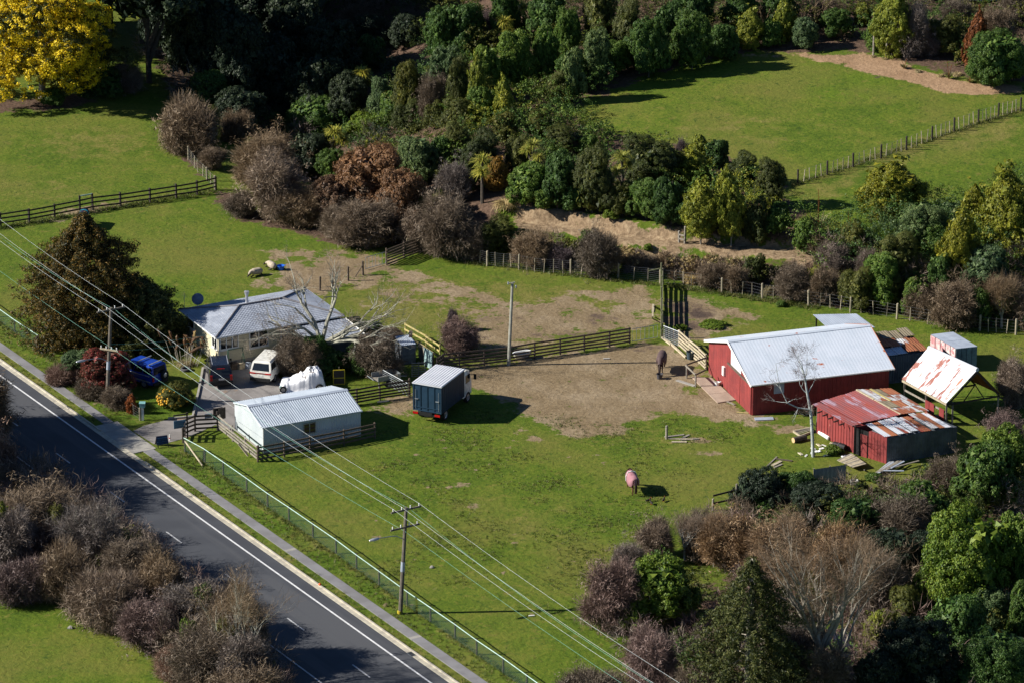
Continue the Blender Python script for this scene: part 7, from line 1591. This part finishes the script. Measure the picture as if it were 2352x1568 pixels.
# the wooded belt
B = [('broad_blue', 960, 280, 425, 98), ('manuka_dark', 1113, 285, 420, 98), ('manuka', 1047, 268, 380, 74), ('manuka', 1190, 292, 410, 70), ('broad', 1215, 352, 478, 100), ('broad_deep', 1280, 328, 492, 84), ('manuka_dark', 1360, 318, 497, 104), ('manuka_dark', 1490, 300, 440, 118), ('manuka', 1430, 405, 500, 64), ('broad', 1485, 395, 508, 84), ('broad_deep', 1543, 380, 525, 84), ('broad_bright', 1404, 480, 508, 32), ('manuka', 1243, 245, 318, 74), ('manuka_dark', 1292, 278, 358, 92), ('broad', 1345, 294, 362, 54),
     ('lime', 1163, 208, 292, 56), ('broad', 1100, 173, 255, 74), ('lime', 1156, 172, 248, 42), ('manuka', 1057, 212, 305, 88), ('manuka_dark', 940, 222, 310, 84), ('twig', 995, 148, 265, 64), ('manuka', 942, 115, 222, 76), ('manuka', 925, 152, 245, 54), ('broad_blue', 1015, 83, 155, 88), ('manuka', 1052, 112, 200, 64), ('lime', 1093, 122, 190, 52), ('broad', 1122, 68, 142, 64), ('broad', 1190, 44, 122, 84), ('broad', 1257, 28, 105, 64), ('broad', 1305, -10, 96, 64), ('broad_blue', 1316, 74, 148, 58), ('broad_blue', 1363, 44, 116, 64), ('manuka', 1437, -20, 84, 76), ('broad_deep', 1490, 18, 108, 84),
     ('broad_blue', 872, 148, 265, 58), ('broad_blue', 866, 208, 285, 52), ('broad', 906, 195, 280, 54), ('broad_bright', 850, 258, 312, 82), ('broad', 795, 272, 330, 46), ('twig_purple', 1568, 308, 375, 30), ('broad_deep', 1640, 298, 392, 56), ('lime', 1608, 308, 385, 48), ('lime', 1592, 345, 425, 92), ('manuka_dark', 1705, 342, 432, 80), ('manuka_dark', 1776, 348, 480, 86), ('manuka_dark', 1738, 440, 570, 62), ('broad_deep', 1788, 448, 556, 56), ('manuka', 1640, 420, 520, 60), ('broad', 1050, 232, 300, 44), ('twig_purple', 1310, 300, 360, 30), ('manuka', 1155, 250, 330, 60), ('broad_deep', 1010, 300, 400, 60), ('manuka_dark', 1075, 350, 440, 55), ('manuka', 1000, 225, 300, 55), ('broad_deep', 1320, 400, 490, 60), ('broad', 1250, 420, 492, 50), ('broad_deep', 1580, 430, 540, 60), ('manuka', 1545, 330, 420, 50),
     ('broad_deep', 1655, 28, 112, 84), ('lime', 1722, 18, 116, 60), ('broad', 1772, 28, 112, 54), ('lime', 1802, -8, 96, 48), ('broad_blue', 1855, 24, 118, 70), ('broad_deep', 1590, 0, 100, 84), ('broad_deep', 1540, -30, 90, 80), ('twig', 1905, -20, 60, 70), ('lime', 1980, 4, 60, 42), ('broad_deep', 1920, 10, 90, 70), ('broad_deep', 1700, -50, 80, 90), ('broad_deep', 1780, -60, 70, 90), ('broad_deep', 1600, -70, 60, 90), ('manuka', 1380, -60, 60, 90), ('broad_deep', 1260, -60, 50, 90), ('broad_deep', 1170, -70, 60, 80), ('broad_deep', 1060, -30, 90, 90), ('broad_deep', 1010, -10, 110, 80),
     ('lime', 2050, -30, 134, 84), ('twig_grey', 2090, -20, 136, 84), ('column', 2010, 30, 120, 50), ('manuka', 2170, 25, 130, 100), ('twig', 2290, 5, 110, 80), ('twig', 2200, -20, 70, 80), ('broad', 2330, 80, 190, 70), ('twig_grey', 2140, 60, 130, 60), ('twig', 2330, -30, 60, 80)]
EDGE = lambda u: 285 if u < 1290 else 285 - (u - 1290) * .40
for k_, u_, t_, b_, w_ in B:
    if t_ < 262 and 850 < u_ < 1900: b_ = max(b_, min(t_ + 165, EDGE(u_)) if u_ < 1660 else b_)
    T(k_, u_, t_, b_, w_, group=GW)
undergrowth('undergrowth', [(790, 330), (900, 290), (930, 200), (1000, 140), (1100, 100), (1640, 100), (1480, 170), (1290, 255), (1380, 310), (1500, 350), (1620, 380), (1790, 470), (1800, 540), (1560, 515), (1440, 490), (1280, 470), (1180, 455), (1000, 420), (900, 380)], 170, ['leaf_olive', 'leaf_olive_dark', 'leaf_green', 'leaf_deep', 'leaf_green', 'leaf_deep', 'leaf_lime'], seed=3)
undergrowth('far_undergrowth', [(980, -60), (1700, -60), (1700, 60), (1640, 100), (1100, 100), (1000, 140)], 80, ['leaf_olive', 'leaf_green', 'leaf_deep', 'leaf_olive_dark'], 1.6, 3.4, 30, seed=13)
undergrowth('gully_undergrowth', [(340, 215), (420, 240), (540, 300), (640, 330), (720, 420), (860, 420), (930, 280), (960, 120), (1000, 0), (340, -20)], 120, ['leaf_deep', 'leaf_black', 'leaf_olive_dark', 'twig_grey'], 1.5, 3.2, 30, seed=4)  # dark leaf mix: shade put into the colour where the pine shadows miss
undergrowth('track_undergrowth', [(1640, 20), (1900, -20), (2380, -30), (2380, 150), (2240, 165), (2150, 130), (2040, 100), (1900, 100), (1680, 112)], 90, ['leaf_deep', 'leaf_deep', 'leaf_olive', 'twig_brown'], seed=5)
undergrowth('bank_undergrowth', [(1880, 590), (2380, 630), (2380, 755), (2200, 742), (2000, 708), (1890, 692)], 70, ['twig_brown', 'leaf_olive', 'leaf_deep', 'twig_grey'], 1.0, 2.4, seed=6)
undergrowth('grove_undergrowth', [(1835, 520), (1900, 560), (1960, 520), (2100, 490), (2380, 450), (2380, 650), (2150, 640), (1890, 610)], 70, ['leaf_deep', 'leaf_olive', 'leaf_green', 'leaf_blue', 'leaf_deep'], 1.8, 3.6, 30, seed=16)
undergrowth('bank_scrub', [(1190, 560), (1330, 568), (1430, 590), (1560, 605), (1640, 610), (1760, 620), (1880, 640), (1880, 690), (1720, 672), (1560, 645), (1400, 625), (1200, 600)], 60, ['twig_brown', 'leaf_tussock', 'leaf_olive', 'twig_grey'], .5, 1.5, 18, seed=7)
undergrowth('corner_undergrowth', [(1440, 1440), (1520, 1300), (1640, 1230), (1760, 1205), (2000, 1180), (2150, 1150), (2230, 1110), (2380, 1020), (2380, 1640), (1440, 1640)], 190, ['twig_brown', 'twig_grey', 'leaf_deep', 'leaf_olive', 'twig_pink', 'leaf_olive_dark'], 1.2, 2.8, 34, seed=8)
undergrowth('hedge_scrub', [(1640, 1205), (1700, 1172), (1850, 1150), (1900, 1118), (2030, 1125), (2130, 1105), (2240, 1080), (2260, 1130), (2000, 1200), (1760, 1230)], 60, ['leaf_deep', 'twig_brown', 'leaf_olive_dark', 'twig_brown'], .7, 1.5, 26, seed=18)
undergrowth('roadside_undergrowth', [(-40, 1090), (110, 1110), (330, 1270), (560, 1470), (660, 1640), (480, 1640), (340, 1440), (180, 1340), (-40, 1310)], 170, ['twig_brown', 'twig_grey', 'twig_brown', 'twig_pink', 'leaf_olive'], 1.4, 3.0, 22, seed=9)
for u_, vb_, h_, w_, k_ in ((1335, 232, 130, 80, 'broad_deep'), (1385, 212, 125, 78, 'manuka_dark'), (1432, 196, 120, 80, 'broad'), (1482, 180, 125, 84, 'broad_deep'), (1532, 164, 120, 80, 'broad_blue'), (1580, 152, 115, 76, 'broad_deep'), (1630, 142, 105, 70, 'broad'), (1300, 262, 110, 70, 'manuka')): T(k_, u_ - 22, vb_ - 20 - h_ * .80, vb_ - 20, w_, group=GW)
T('twig_purple', 1120, 15, 100, 44, 'purple-brown pointed bare tree at the top of the wood'); T('orange', 1139, 358, 440, 56, 'single orange-brown bush below the belt of olive trees')
T('rust', 2235, 20, 165, 54, 'rusty brown conifer standing by the upper track'); T('broad_deep', 2295, 42, 205, 140, 'big glossy green tree where the upper track leaves the frame')
T('twig_grey', 1045, 352, 470, 84, 'silvery grey bare shrub in front of the dark olive trees')
T('lime', 1610, 412, 566, 84, 'first yellow-green tree beside the clay track', foot=.14); T('lime', 1680, 380, 570, 64, 'taller narrow yellow-green tree beside the clay track', foot=.14)
T('gold', 2050, 370, 505, 150, 'rounded golden-green tree standing against the mown slope'); T('gold', 2235, 416, 560, 90, 'golden-topped tree between the grey-green bush and frame edge'); T('gold', 2315, 384, 600, 130, 'large golden-green tree at the frame edge'); T('gold', 2195, 480, 660, 92, 'golden column tree above the brown bramble'); T('gold', 2350, 470, 610, 90, 'lower golden tree cut by the frame edge')
B = [('broad_blue', 2120, 440, 575, 142), ('broad_blue', 2262, 540, 680, 104), ('broad', 1852, 490, 585, 58), ('manuka', 1965, 500, 600, 72), ('twig_grey', 1912, 540, 655, 72), ('manuka', 2062, 515, 665, 112), ('broad', 2020, 560, 712, 92), ('broad', 2102, 618, 728, 68), ('manuka', 1970, 600, 714, 80), ('twig', 1892, 605, 700, 74), ('lime', 1870, 610, 690, 40), ('broad_deep', 2160, 560, 690, 70), ('twig', 2120, 640, 735, 70), ('twig', 2190, 632, 756, 112), ('broad_deep', 2250, 650, 750, 60), ('twig', 1815, 590, 690, 92), ('manuka_dark', 1730, 575, 655, 60), ('twig', 1640, 592, 664, 70), ('twig', 1690, 600, 672, 62), ('tussock', 1585, 590, 655, 60), ('tussock', 1620, 585, 655, 64), ('tussock', 1665, 590, 662, 64), ('tussock', 1760, 610, 680, 56), ('twig', 2350, 650, 740, 60), ('manuka', 2040, 620, 715, 60), ('twig_grey', 1990, 560, 660, 50), ('broad', 2150, 500, 600, 70), ('broad_bright', 1487, 556, 582, 20), ('twig', 1455, 580, 622, 50), ('twig', 1500, 585, 628, 40)]
for a in B: T(*a, group='bushes on the bank behind the barn')
# shrubs along the house pasture and under the bank
T('twig', 1372, 505, 642, 96, 'twiggy brown bush with green top at the paddock fence'); T('broad', 1355, 512, 590, 44, 'green leafy top poking from the twiggy fence bush')
T('manuka', 1135, 490, 592, 98, 'rounded green-brown bush over the batten fence'); T('twig', 1220, 515, 612, 96, 'dark twiggy bush overhanging the batten fence'); T('broad_deep', 1195, 520, 590, 70, 'dark green ivy mass between the two fence bushes'); T('twig_purple', 1290, 560, 622, 70, 'low bare thorn over the middle of the batten fence')
T('twig', 1010, 425, 590, 140, 'wide olive-brown thicket above the stock fence'); T('manuka', 1000, 430, 540, 90, 'olive leafy top growing through the wide brown thicket'); T('twig_grey', 955, 470, 580, 60, 'pale dead twigs on the flank of the wide brown thicket'); T('twig', 1080, 500, 600, 80, 'brown bramble below the wide thicket by the batten fence')
T('redbrown', 850, 298, 505, 205, 'big reddish-brown leafy tree beside the bare grey shrub'); T('redbrown', 770, 380, 520, 110, 'lower flank of reddish foliage facing the pasture'); T('redbrown', 920, 360, 540, 110, 'second reddish tree leaning over the thicket'); T('twig', 845, 440, 572, 150, 'brown tangle of twigs under the reddish tree'); T('twig', 770, 455, 552, 80, 'small brown bush at the foot of the reddish foliage')
T('twig_grey', 630, 330, 508, 165, 'grey-twigged bare shrub between pasture and gully'); T('twig', 615, 284, 440, 160, 'brown crown of the big bare shrub above the pasture'); T('twig', 690, 420, 525, 90, 'brown scrub joining the grey shrub to the reddish tree'); T('twig', 550, 430, 500, 80, 'low brown scrub at the rail fence end')
T('twig', 430, 225, 345, 165, 'brown twiggy shrub at the top of the pasture'); T('manuka', 470, 232, 330, 80, 'greenish flank of the twiggy shrub at the pasture top'); T('twig', 545, 240, 330, 70, 'brown arching bush reaching into the dark gully'); T('twig', 490, 328, 390, 66, 'small twiggy bush beside the uphill wire fence'); T('twig', 405, 280, 352, 60, 'pale twigs at the lower side of the pasture shrub')
# tall dark pines behind, most of each above the frame
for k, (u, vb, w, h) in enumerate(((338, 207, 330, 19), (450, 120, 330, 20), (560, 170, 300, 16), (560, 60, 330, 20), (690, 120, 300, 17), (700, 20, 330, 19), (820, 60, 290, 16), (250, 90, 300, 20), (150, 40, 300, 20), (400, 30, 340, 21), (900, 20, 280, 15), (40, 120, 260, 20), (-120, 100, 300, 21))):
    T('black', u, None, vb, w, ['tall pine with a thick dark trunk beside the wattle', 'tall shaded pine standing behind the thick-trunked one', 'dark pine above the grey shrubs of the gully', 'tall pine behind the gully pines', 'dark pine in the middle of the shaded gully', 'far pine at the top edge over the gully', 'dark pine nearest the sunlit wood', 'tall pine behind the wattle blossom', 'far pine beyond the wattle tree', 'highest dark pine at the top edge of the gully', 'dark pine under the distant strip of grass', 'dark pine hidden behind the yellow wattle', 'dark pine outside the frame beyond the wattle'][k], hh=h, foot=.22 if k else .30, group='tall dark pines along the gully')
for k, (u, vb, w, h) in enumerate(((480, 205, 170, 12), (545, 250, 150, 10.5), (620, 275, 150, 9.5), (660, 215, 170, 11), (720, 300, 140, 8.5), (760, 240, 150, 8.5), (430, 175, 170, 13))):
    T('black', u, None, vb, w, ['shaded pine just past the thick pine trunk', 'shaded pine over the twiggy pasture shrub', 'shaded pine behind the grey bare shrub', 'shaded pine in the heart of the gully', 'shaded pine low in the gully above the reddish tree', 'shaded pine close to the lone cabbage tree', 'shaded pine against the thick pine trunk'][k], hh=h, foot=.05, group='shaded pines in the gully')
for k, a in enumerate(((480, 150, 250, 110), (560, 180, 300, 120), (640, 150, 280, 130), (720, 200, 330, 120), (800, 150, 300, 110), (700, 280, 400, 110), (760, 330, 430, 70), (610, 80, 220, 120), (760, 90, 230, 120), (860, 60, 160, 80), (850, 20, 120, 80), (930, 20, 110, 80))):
    T('black' if k % 3 else 'broad_deep', *a, ['dark shrub beside the trunk of the pine', 'shaded bush under the gully pines', 'shaded grey-green bush in mid gully', 'dark bush low in the gully by the cabbage tree', 'dark bush below the sunlit wood edge', 'shaded bush behind the grey bare shrub', 'dark bush between grey shrub and reddish tree', 'shaded bush high in the gully', 'dark leafy mass under the far pines', 'shaded tree beside the sunlit bluish tree', 'dark tree under the strip of far grass', 'dark tree beside the rounded grey-green one'][k], group='shaded bushes in the gully')  # near-black leaves on most of these put the gully's shade into their colour
T('twig_grey', 520, 105, 215, 110, 'grey bare tree standing in the shaded gully'); T('twig_grey', 290, 130, 215, 90, 'pale bare bush beyond the wattle and pine trunk'); T('twig', 830, 5, 70, 110, 'brown shaded scrub below the strip of far grass')
T('broad_deep', 120, 190, 246, 60, 'dark green shrub under the wattle blossom'); T('broad_deep', 230, 150, 225, 90, 'dark shrub behind the wattle lower boughs')
# garden
T('red', 248, 775, 905, 122, 'red-flowered shrub behind the power pole'); T('broad_blue', 180, 795, 872, 90, 'bluish green bush beside the red-flowered shrub'); T('twig_pink', 150, 840, 880, 90, 'dry brown scrub on the bank above the footpath'); T('twig', 215, 865, 915, 70, 'brown hedge scrub below the red-flowered shrub'); T('twig', 270, 880, 940, 64, 'bare twiggy bush against the power pole foot'); T('rust', 300, 902, 950, 24, 'small rust-coloured conifer by the letterbox')
t = T('manuka', 396, 878, 938, 84, 'citrus bush with orange fruit on the front lawn'); rs = random.Random(2); ce = t.location
for k in range(110):
    a, e_ = rs.random() * 6.28, rs.uniform(.1, 1.3); r_ = 1.25; part('fruit', unit('fruit', M['citrus']) if False else UNIT.setdefault('fr', (lambda b: b.lathe([(.01, -.06), (.05, -.035), (.062, 0), (.05, .035), (.01, .06)], 8).mesh('fruit'))(MB())), M['citrus'], t, Matrix.Translation((r_ * math.cos(a) * math.cos(e_), r_ * math.sin(a) * math.cos(e_), .35 + 1.1 * math.sin(e_))) @ Matrix.Scale(1.5, 4), local=True)
T('twig', 668, 756, 872, 92, 'dense brown shrub half hiding the white van'); T('twig', 690, 770, 870, 80, 'brown shrub under the bare tree limbs'); T('broad_deep', 725, 755, 860, 62, 'ivy-green mass around the bare tree trunk'); T('broad_deep', 750, 792, 862, 96, 'dark evergreen hedge behind the yellow-framed screen'); T('broad_deep', 828, 792, 858, 84, 'dark evergreen bush behind the box trailer'); T('twig', 870, 752, 868, 104, 'brown leafy shrub with bare stems beside the gatepost'); T('twig', 900, 745, 800, 60, 'brown scrub behind the little tool shed'); T('twig_pink', 1050, 722, 815, 92, 'pinkish bramble beside the yellow timber fence'); T('twig_purple', 1040, 698, 760, 24, 'thin bare sapling behind the pinkish bramble'); T('black', 900, 742, 790, 54, 'dark clipped hedge stub by the yellow fence'); T('broad_deep', 850, 735, 770, 60, 'dark low hedge behind the house porch')
T('broad_bright', 1640, 738, 752, 60, 'patch of lush green weeds on the ploughed pen', trunk=False); T('broad_bright', 1565, 745, 758, 24, 'small green weed clump beside the mossy fence', trunk=False); T('broad', 1795, 690, 705, 26, 'small green tussock under the yellowish batten fence', trunk=False)
T('broad_bright', 1915, 1024, 1042, 40, 'green weeds beside the dark barrel', trunk=False); T('broad', 2005, 1085, 1104, 44, 'green weeds below the plank stack', trunk=False)
# roadside thicket, lower left
RB_ = [('twig', 75, 1070, 1270, 185), ('twig_grey', 20, 1130, 1330, 150), ('twig_grey', 215, 1132, 1330, 160), ('twig', 150, 1230, 1375, 170), ('twig_pink', 60, 1260, 1380, 150), ('twig', 310, 1195, 1370, 160), ('twig_grey', 250, 1290, 1440, 170), ('twig', 385, 1235, 1420, 130), ('twig_pink', 350, 1340, 1500, 150), ('twig_grey', 450, 1300, 1470, 150), ('twig', 540, 1300, 1540, 150), ('twig', 460, 1400, 1590, 160), ('twig_grey', 560, 1400, 1610, 140), ('twig_grey', 180, 1190, 1300, 120), ('twig_pink', 15, 975, 1100, 80), ('twig', -20, 1020, 1160, 110), ('twig_pink', 280, 1225, 1340, 110), ('twig_grey', 420, 1320, 1440, 110), ('twig', 500, 1330, 1480, 110), ('twig_pink', 110, 1180, 1300, 130), ('twig', 560, 1490, 1650, 150), ('twig_pink', 420, 1460, 1560, 120)]
RL = ['olive-brown bush at the head of the roadside thicket', 'grey bush at the frame edge of the roadside thicket', 'tall grey bare bush with fanned stems beside the road', 'brown bush above the lower roadside field', 'pinkish scrub bordering the lower roadside field', 'brown roadside bush with dark green ivy patches', 'grey bush at the field edge of the thicket', 'brown bush leaning over the centre line', 'pinkish bush beside the pale upright clump', 'grey spreading bush near the road edge', 'tall brown tree with ivy at the thicket end', 'brown bush in front of the thicket end tree', 'grey lichened bush at the road end of the thicket', 'grey bush between head and fanned bush', 'pinkish bush at the frame edge above the thicket', 'brown bush cut by the frame edge beside the road', 'pinkish bush in the middle of the thicket', 'grey bush behind the pale upright clump', 'brown bush just above the pale upright clump', 'pinkish bush near the head of the thicket', 'brown bush lowest at the thicket end', 'pinkish scrub at the bottom of the thicket']
for a, l in zip(RB_, RL): T(a[0], a[1] - 6, a[2] + 18, a[3], a[4], l, group='bushes of the roadside thicket')
T('twig_grey', 372, 1375, 1500, 72, 'pale silvery upright clump within the roadside thicket')
for a, l in ((('broad_deep', 350, 1222, 1345, 56), 'dark green ivy patch on the brown roadside bush'), (('broad', 480, 1322, 1462, 60), 'green leafy patch near the road edge of the thicket'), (('manuka', 125, 1145, 1285, 70), 'mossy yellow-green bush in the roadside thicket'), (('lime', 8, 1140, 1300, 50), 'yellow-green bush cut by the frame edge'), (('broad', 440, 1385, 1540, 66), 'green leafy bush right of the pale clump'), (('broad_deep', 330, 1240, 1330, 40), 'dark green shrub beside the leaning brown bush'), (('manuka', 520, 1400, 1560, 80), 'yellow-green foliage on the thicket end tree')): T(*a, l)
for k, (u, vb, w, h, kd_) in enumerate(((-75, 1045, 190, 8.0, 'twig'), (-150, 1095, 230, 10.5, 'twig_grey'), (-120, 1000, 210, 9.5, 'twig'), (-60, 1130, 180, 7.0, 'twig_pink'), (-190, 1165, 230, 11.0, 'twig'))):
    T(kd_, u, None, vb, w, ['tall brown bush just outside the frame beside the road', 'tallest grey bush outside the frame beside the road', 'brown bush highest up the road outside the frame', 'pinkish bush outside the frame by the thicket head', 'brown bush outside the frame behind the thicket'][k], hh=h, group='bushes of the roadside thicket')
bare(555, 1580, 1345, 'lichen-grey bare tree reaching over the dark road', 23, 1.1, 'bark_lichen', 'twig_brown', 2600, 9, .12)
bare(225, 1320, 1150, 'bare fan-shaped tree in the roadside thicket', 24, .75, 'bark_lichen', 'twig_grey', 2600, 8, .10)
# lower right thickets
LR = [('twig_pink', 1405, 1255, 1452, 125, 'pink-brown bramble mound at the paddock edge'), ('twig_grey', 1500, 1168, 1290, 96, 'grey thorn bush above the pink-brown mound'), ('twig', 1605, 1162, 1275, 130, 'brown bramble by the short two-rail fence'), ('twig_grey', 1440, 1225, 1330, 80, 'pale twiggy edge of the pink-brown mound'), ('broad_bright', 1512, 1250, 1452, 160, 'glossy bright green tree in front of the brambles'), ('broad_bright', 1455, 1340, 1455, 84, 'lower lobe of glossy green foliage by the mound'), ('twig_pink', 1510, 1415, 1610, 140, 'pinkish bramble under the glossy green tree'), ('twig_orange', 1680, 1160, 1310, 150, 'orange-brown thicket behind the open conifer'), ('twig_orange', 1790, 1165, 1340, 160, 'orange thicket behind the tall bare tree'), ('twig_orange', 1920, 1180, 1360, 150, 'orange thicket beside the dark hedge'), ('twig', 2000, 1240, 1420, 130, 'brown bare thicket right of the tall bare tree'), ('twig_grey', 1800, 1380, 1600, 140, 'grey undergrowth between conifer and bare tree'), ('twig', 1900, 1460, 1640, 140, 'brown scrub at the foot of the tall bare tree'), ('twig', 1370, 1530, 1640, 140, 'brown twiggy bush at the bottom frame edge'), ('twig', 1600, 1520, 1660, 120, 'brown scrub under the open conifer'),
      ('black', 1750, 1080, 1165, 110, 'dark ivy-covered hedge beside the corrugated fence'), ('broad_deep', 1830, 1070, 1150, 110, 'leafy crest of the dark ivy hedge'), ('black', 1880, 1095, 1205, 120, 'dark bush under the blue-grey iron fence'), ('broad_deep', 1970, 1115, 1255, 140, 'dark green bush below the heaped planks'), ('twig', 2060, 1110, 1260, 130, 'brownish bramble mixed with ivy below the shed'), ('broad_deep', 2120, 1080, 1240, 130, 'dark bush at the corner of the rusty shed'), ('twig', 2190, 1025, 1150, 110, 'brown bramble touching the rusty shed wall'), ('broad_deep', 2260, 980, 1180, 150, 'dark leafy bush beside the hay barn posts'), ('broad', 2310, 960, 1120, 110, 'green bush at the frame edge below the hay barn'), ('twig_pink', 2310, 935, 1040, 90, 'pinkish bramble behind the hay barn posts'), ('twig_grey', 2332, 798, 940, 92, 'grey bare bush at the frame edge beside the hay barn'), ('black', 2050, 1180, 1330, 150, 'dark shaded bush behind the bright tall tree'), ('black', 2140, 1200, 1330, 140, 'dark shaded bush under the rusty shed brambles'),
      ('broad_bright', 2215, 1108, 1420, 195, 'tall bright green tree in the lower corner'), ('broad', 2335, 1140, 1400, 110, 'green tree cut by the frame edge beside the tall bright one'), ('broad_blue', 2060, 1230, 1330, 60, 'small bluish sapling beside the orange thicket'), ('manuka', 2080, 1330, 1450, 110, 'olive bush beneath the tall bright green tree'), ('broad_deep', 2200, 1330, 1520, 150, 'deep green bush under the tall bright tree'), ('black', 2110, 1400, 1620, 190, 'dark evergreen mass in the lower corner'), ('broad_deep', 2290, 1400, 1620, 180, 'deep green mass in the very corner'), ('black', 2020, 1480, 1640, 130, 'dark bush beside the little stream'), ('broad_deep', 2350, 1300, 1480, 90, 'deep green bush at the frame edge'), ('broad_blue', 2270, 1330, 1450, 100, 'bluish bush below the tall bright tree'), ('twig', 2050, 1290, 1400, 90, 'brown scrub between orange thicket and bright tree'), ('lime', 2015, 1400, 1470, 60, 'yellow-green scrub on the little bank')]
for k, u, vt, vb, w_, l in LR: T(k, u, vt, vb, w_, l, group='lower corner thickets')
# stream glimpsed between the lower thickets and the river at the top corner
M['river'] = mat('river', (.02, .028, .05), (.015, .02, .04), .5, .10, spec=.6, per=0)
struct('stream', MB().poly([W(u, v, .015) for u, v in ((1915, 1450), (1950, 1440), (1970, 1500), (1950, 1640), (1905, 1640))], .02), M['river'])
struct('river', MB().poly([G(u, v) + V3(0, 0, .25) for u, v in ((2140, 6), (2400, 10), (2440, -120), (2100, -120))], .05), M['river'])
# grass tufts nobody could count: verges, fence lines and the rougher parts of the paddocks
leaf_mat('grass_blade', (.030, .060, .008), (.085, .125, .018), (.26, .22, .075), trans=.2)
def tufts(n_paddock=5200, n_verge=3600, n_fence=2600, seed=77):
    rs = np.random.default_rng(seed); P_ = []
    for _ in range(n_verge): t = rs.uniform(-25, 80); n = rs.choice([rs.uniform(3.2, 4.9), rs.normal(4.9, .18), rs.uniform(1.5, 2.2)], p=[.45, .45, .10]); P_.append((*R(t, n)[:2], rs.uniform(.06, .20)))
    cl = [(rs.uniform(880, 1800), rs.uniform(950, 1420)) for _ in range(120)]
    for _ in range(n_paddock):
        u, v = cl[rs.integers(0, len(cl))]; q = W(u + rs.normal() * 26, v + rs.normal() * 9); P_.append((q[0], q[1], rs.uniform(.04, .12)))
    for _ in range(n_fence):
        i = rs.integers(0, 4); u0, v0, u1, v1 = ((1030, 597, 1515, 655), (1525, 655, 1880, 708), (1815, 428, 2352, 250), (0, 525, 496, 438))[i]; s = rs.random(); q = G(u0 + (u1 - u0) * s + rs.normal() * 5, v0 + (v1 - v0) * s + rs.normal() * 3); P_.append((q[0], q[1], rs.uniform(.08, .26)))
    P_ = np.array(P_); nx_ = (P_[:, 0] - RA[0]) * RN[0] + (P_[:, 1] - RA[1]) * RN[1]; tx = (P_[:, 0] - RA[0]) * RT[0] + (P_[:, 1] - RA[1]) * RT[1]
    P_ = P_[(nx_ > 1.48) & ((nx_ > 3.2) | (nx_ < 2.25)) & ~((tx > 12.5) & (tx < 20.5) & (nx_ < 9))]
    k = 6; b = np.repeat(P_, k, 0); b0 = np.stack([b[:, 0], b[:, 1], hgt(b[:, 0], b[:, 1])], 1) + rs.normal(size=(len(b), 3)) * V3(.07, .07, 0)
    d = unitv(rs.normal(size=(len(b), 3)) * V3(.6, .6, .1) + V3(0, 0, .8))
    s = unitv(np.cross(d, rs.normal(size=d.shape))) * .018; L = d * b[:, 2:3] * 1.6
    v = np.stack([b0 - s, b0 + s, b0 + L], 1).reshape(-1, 3)
    return tag(part('grass_tufts', fast_mesh('grass_tufts', v, tris=np.arange(len(v)).reshape(-1, 3)), M['grass_blade']), kind='stuff')
tufts()
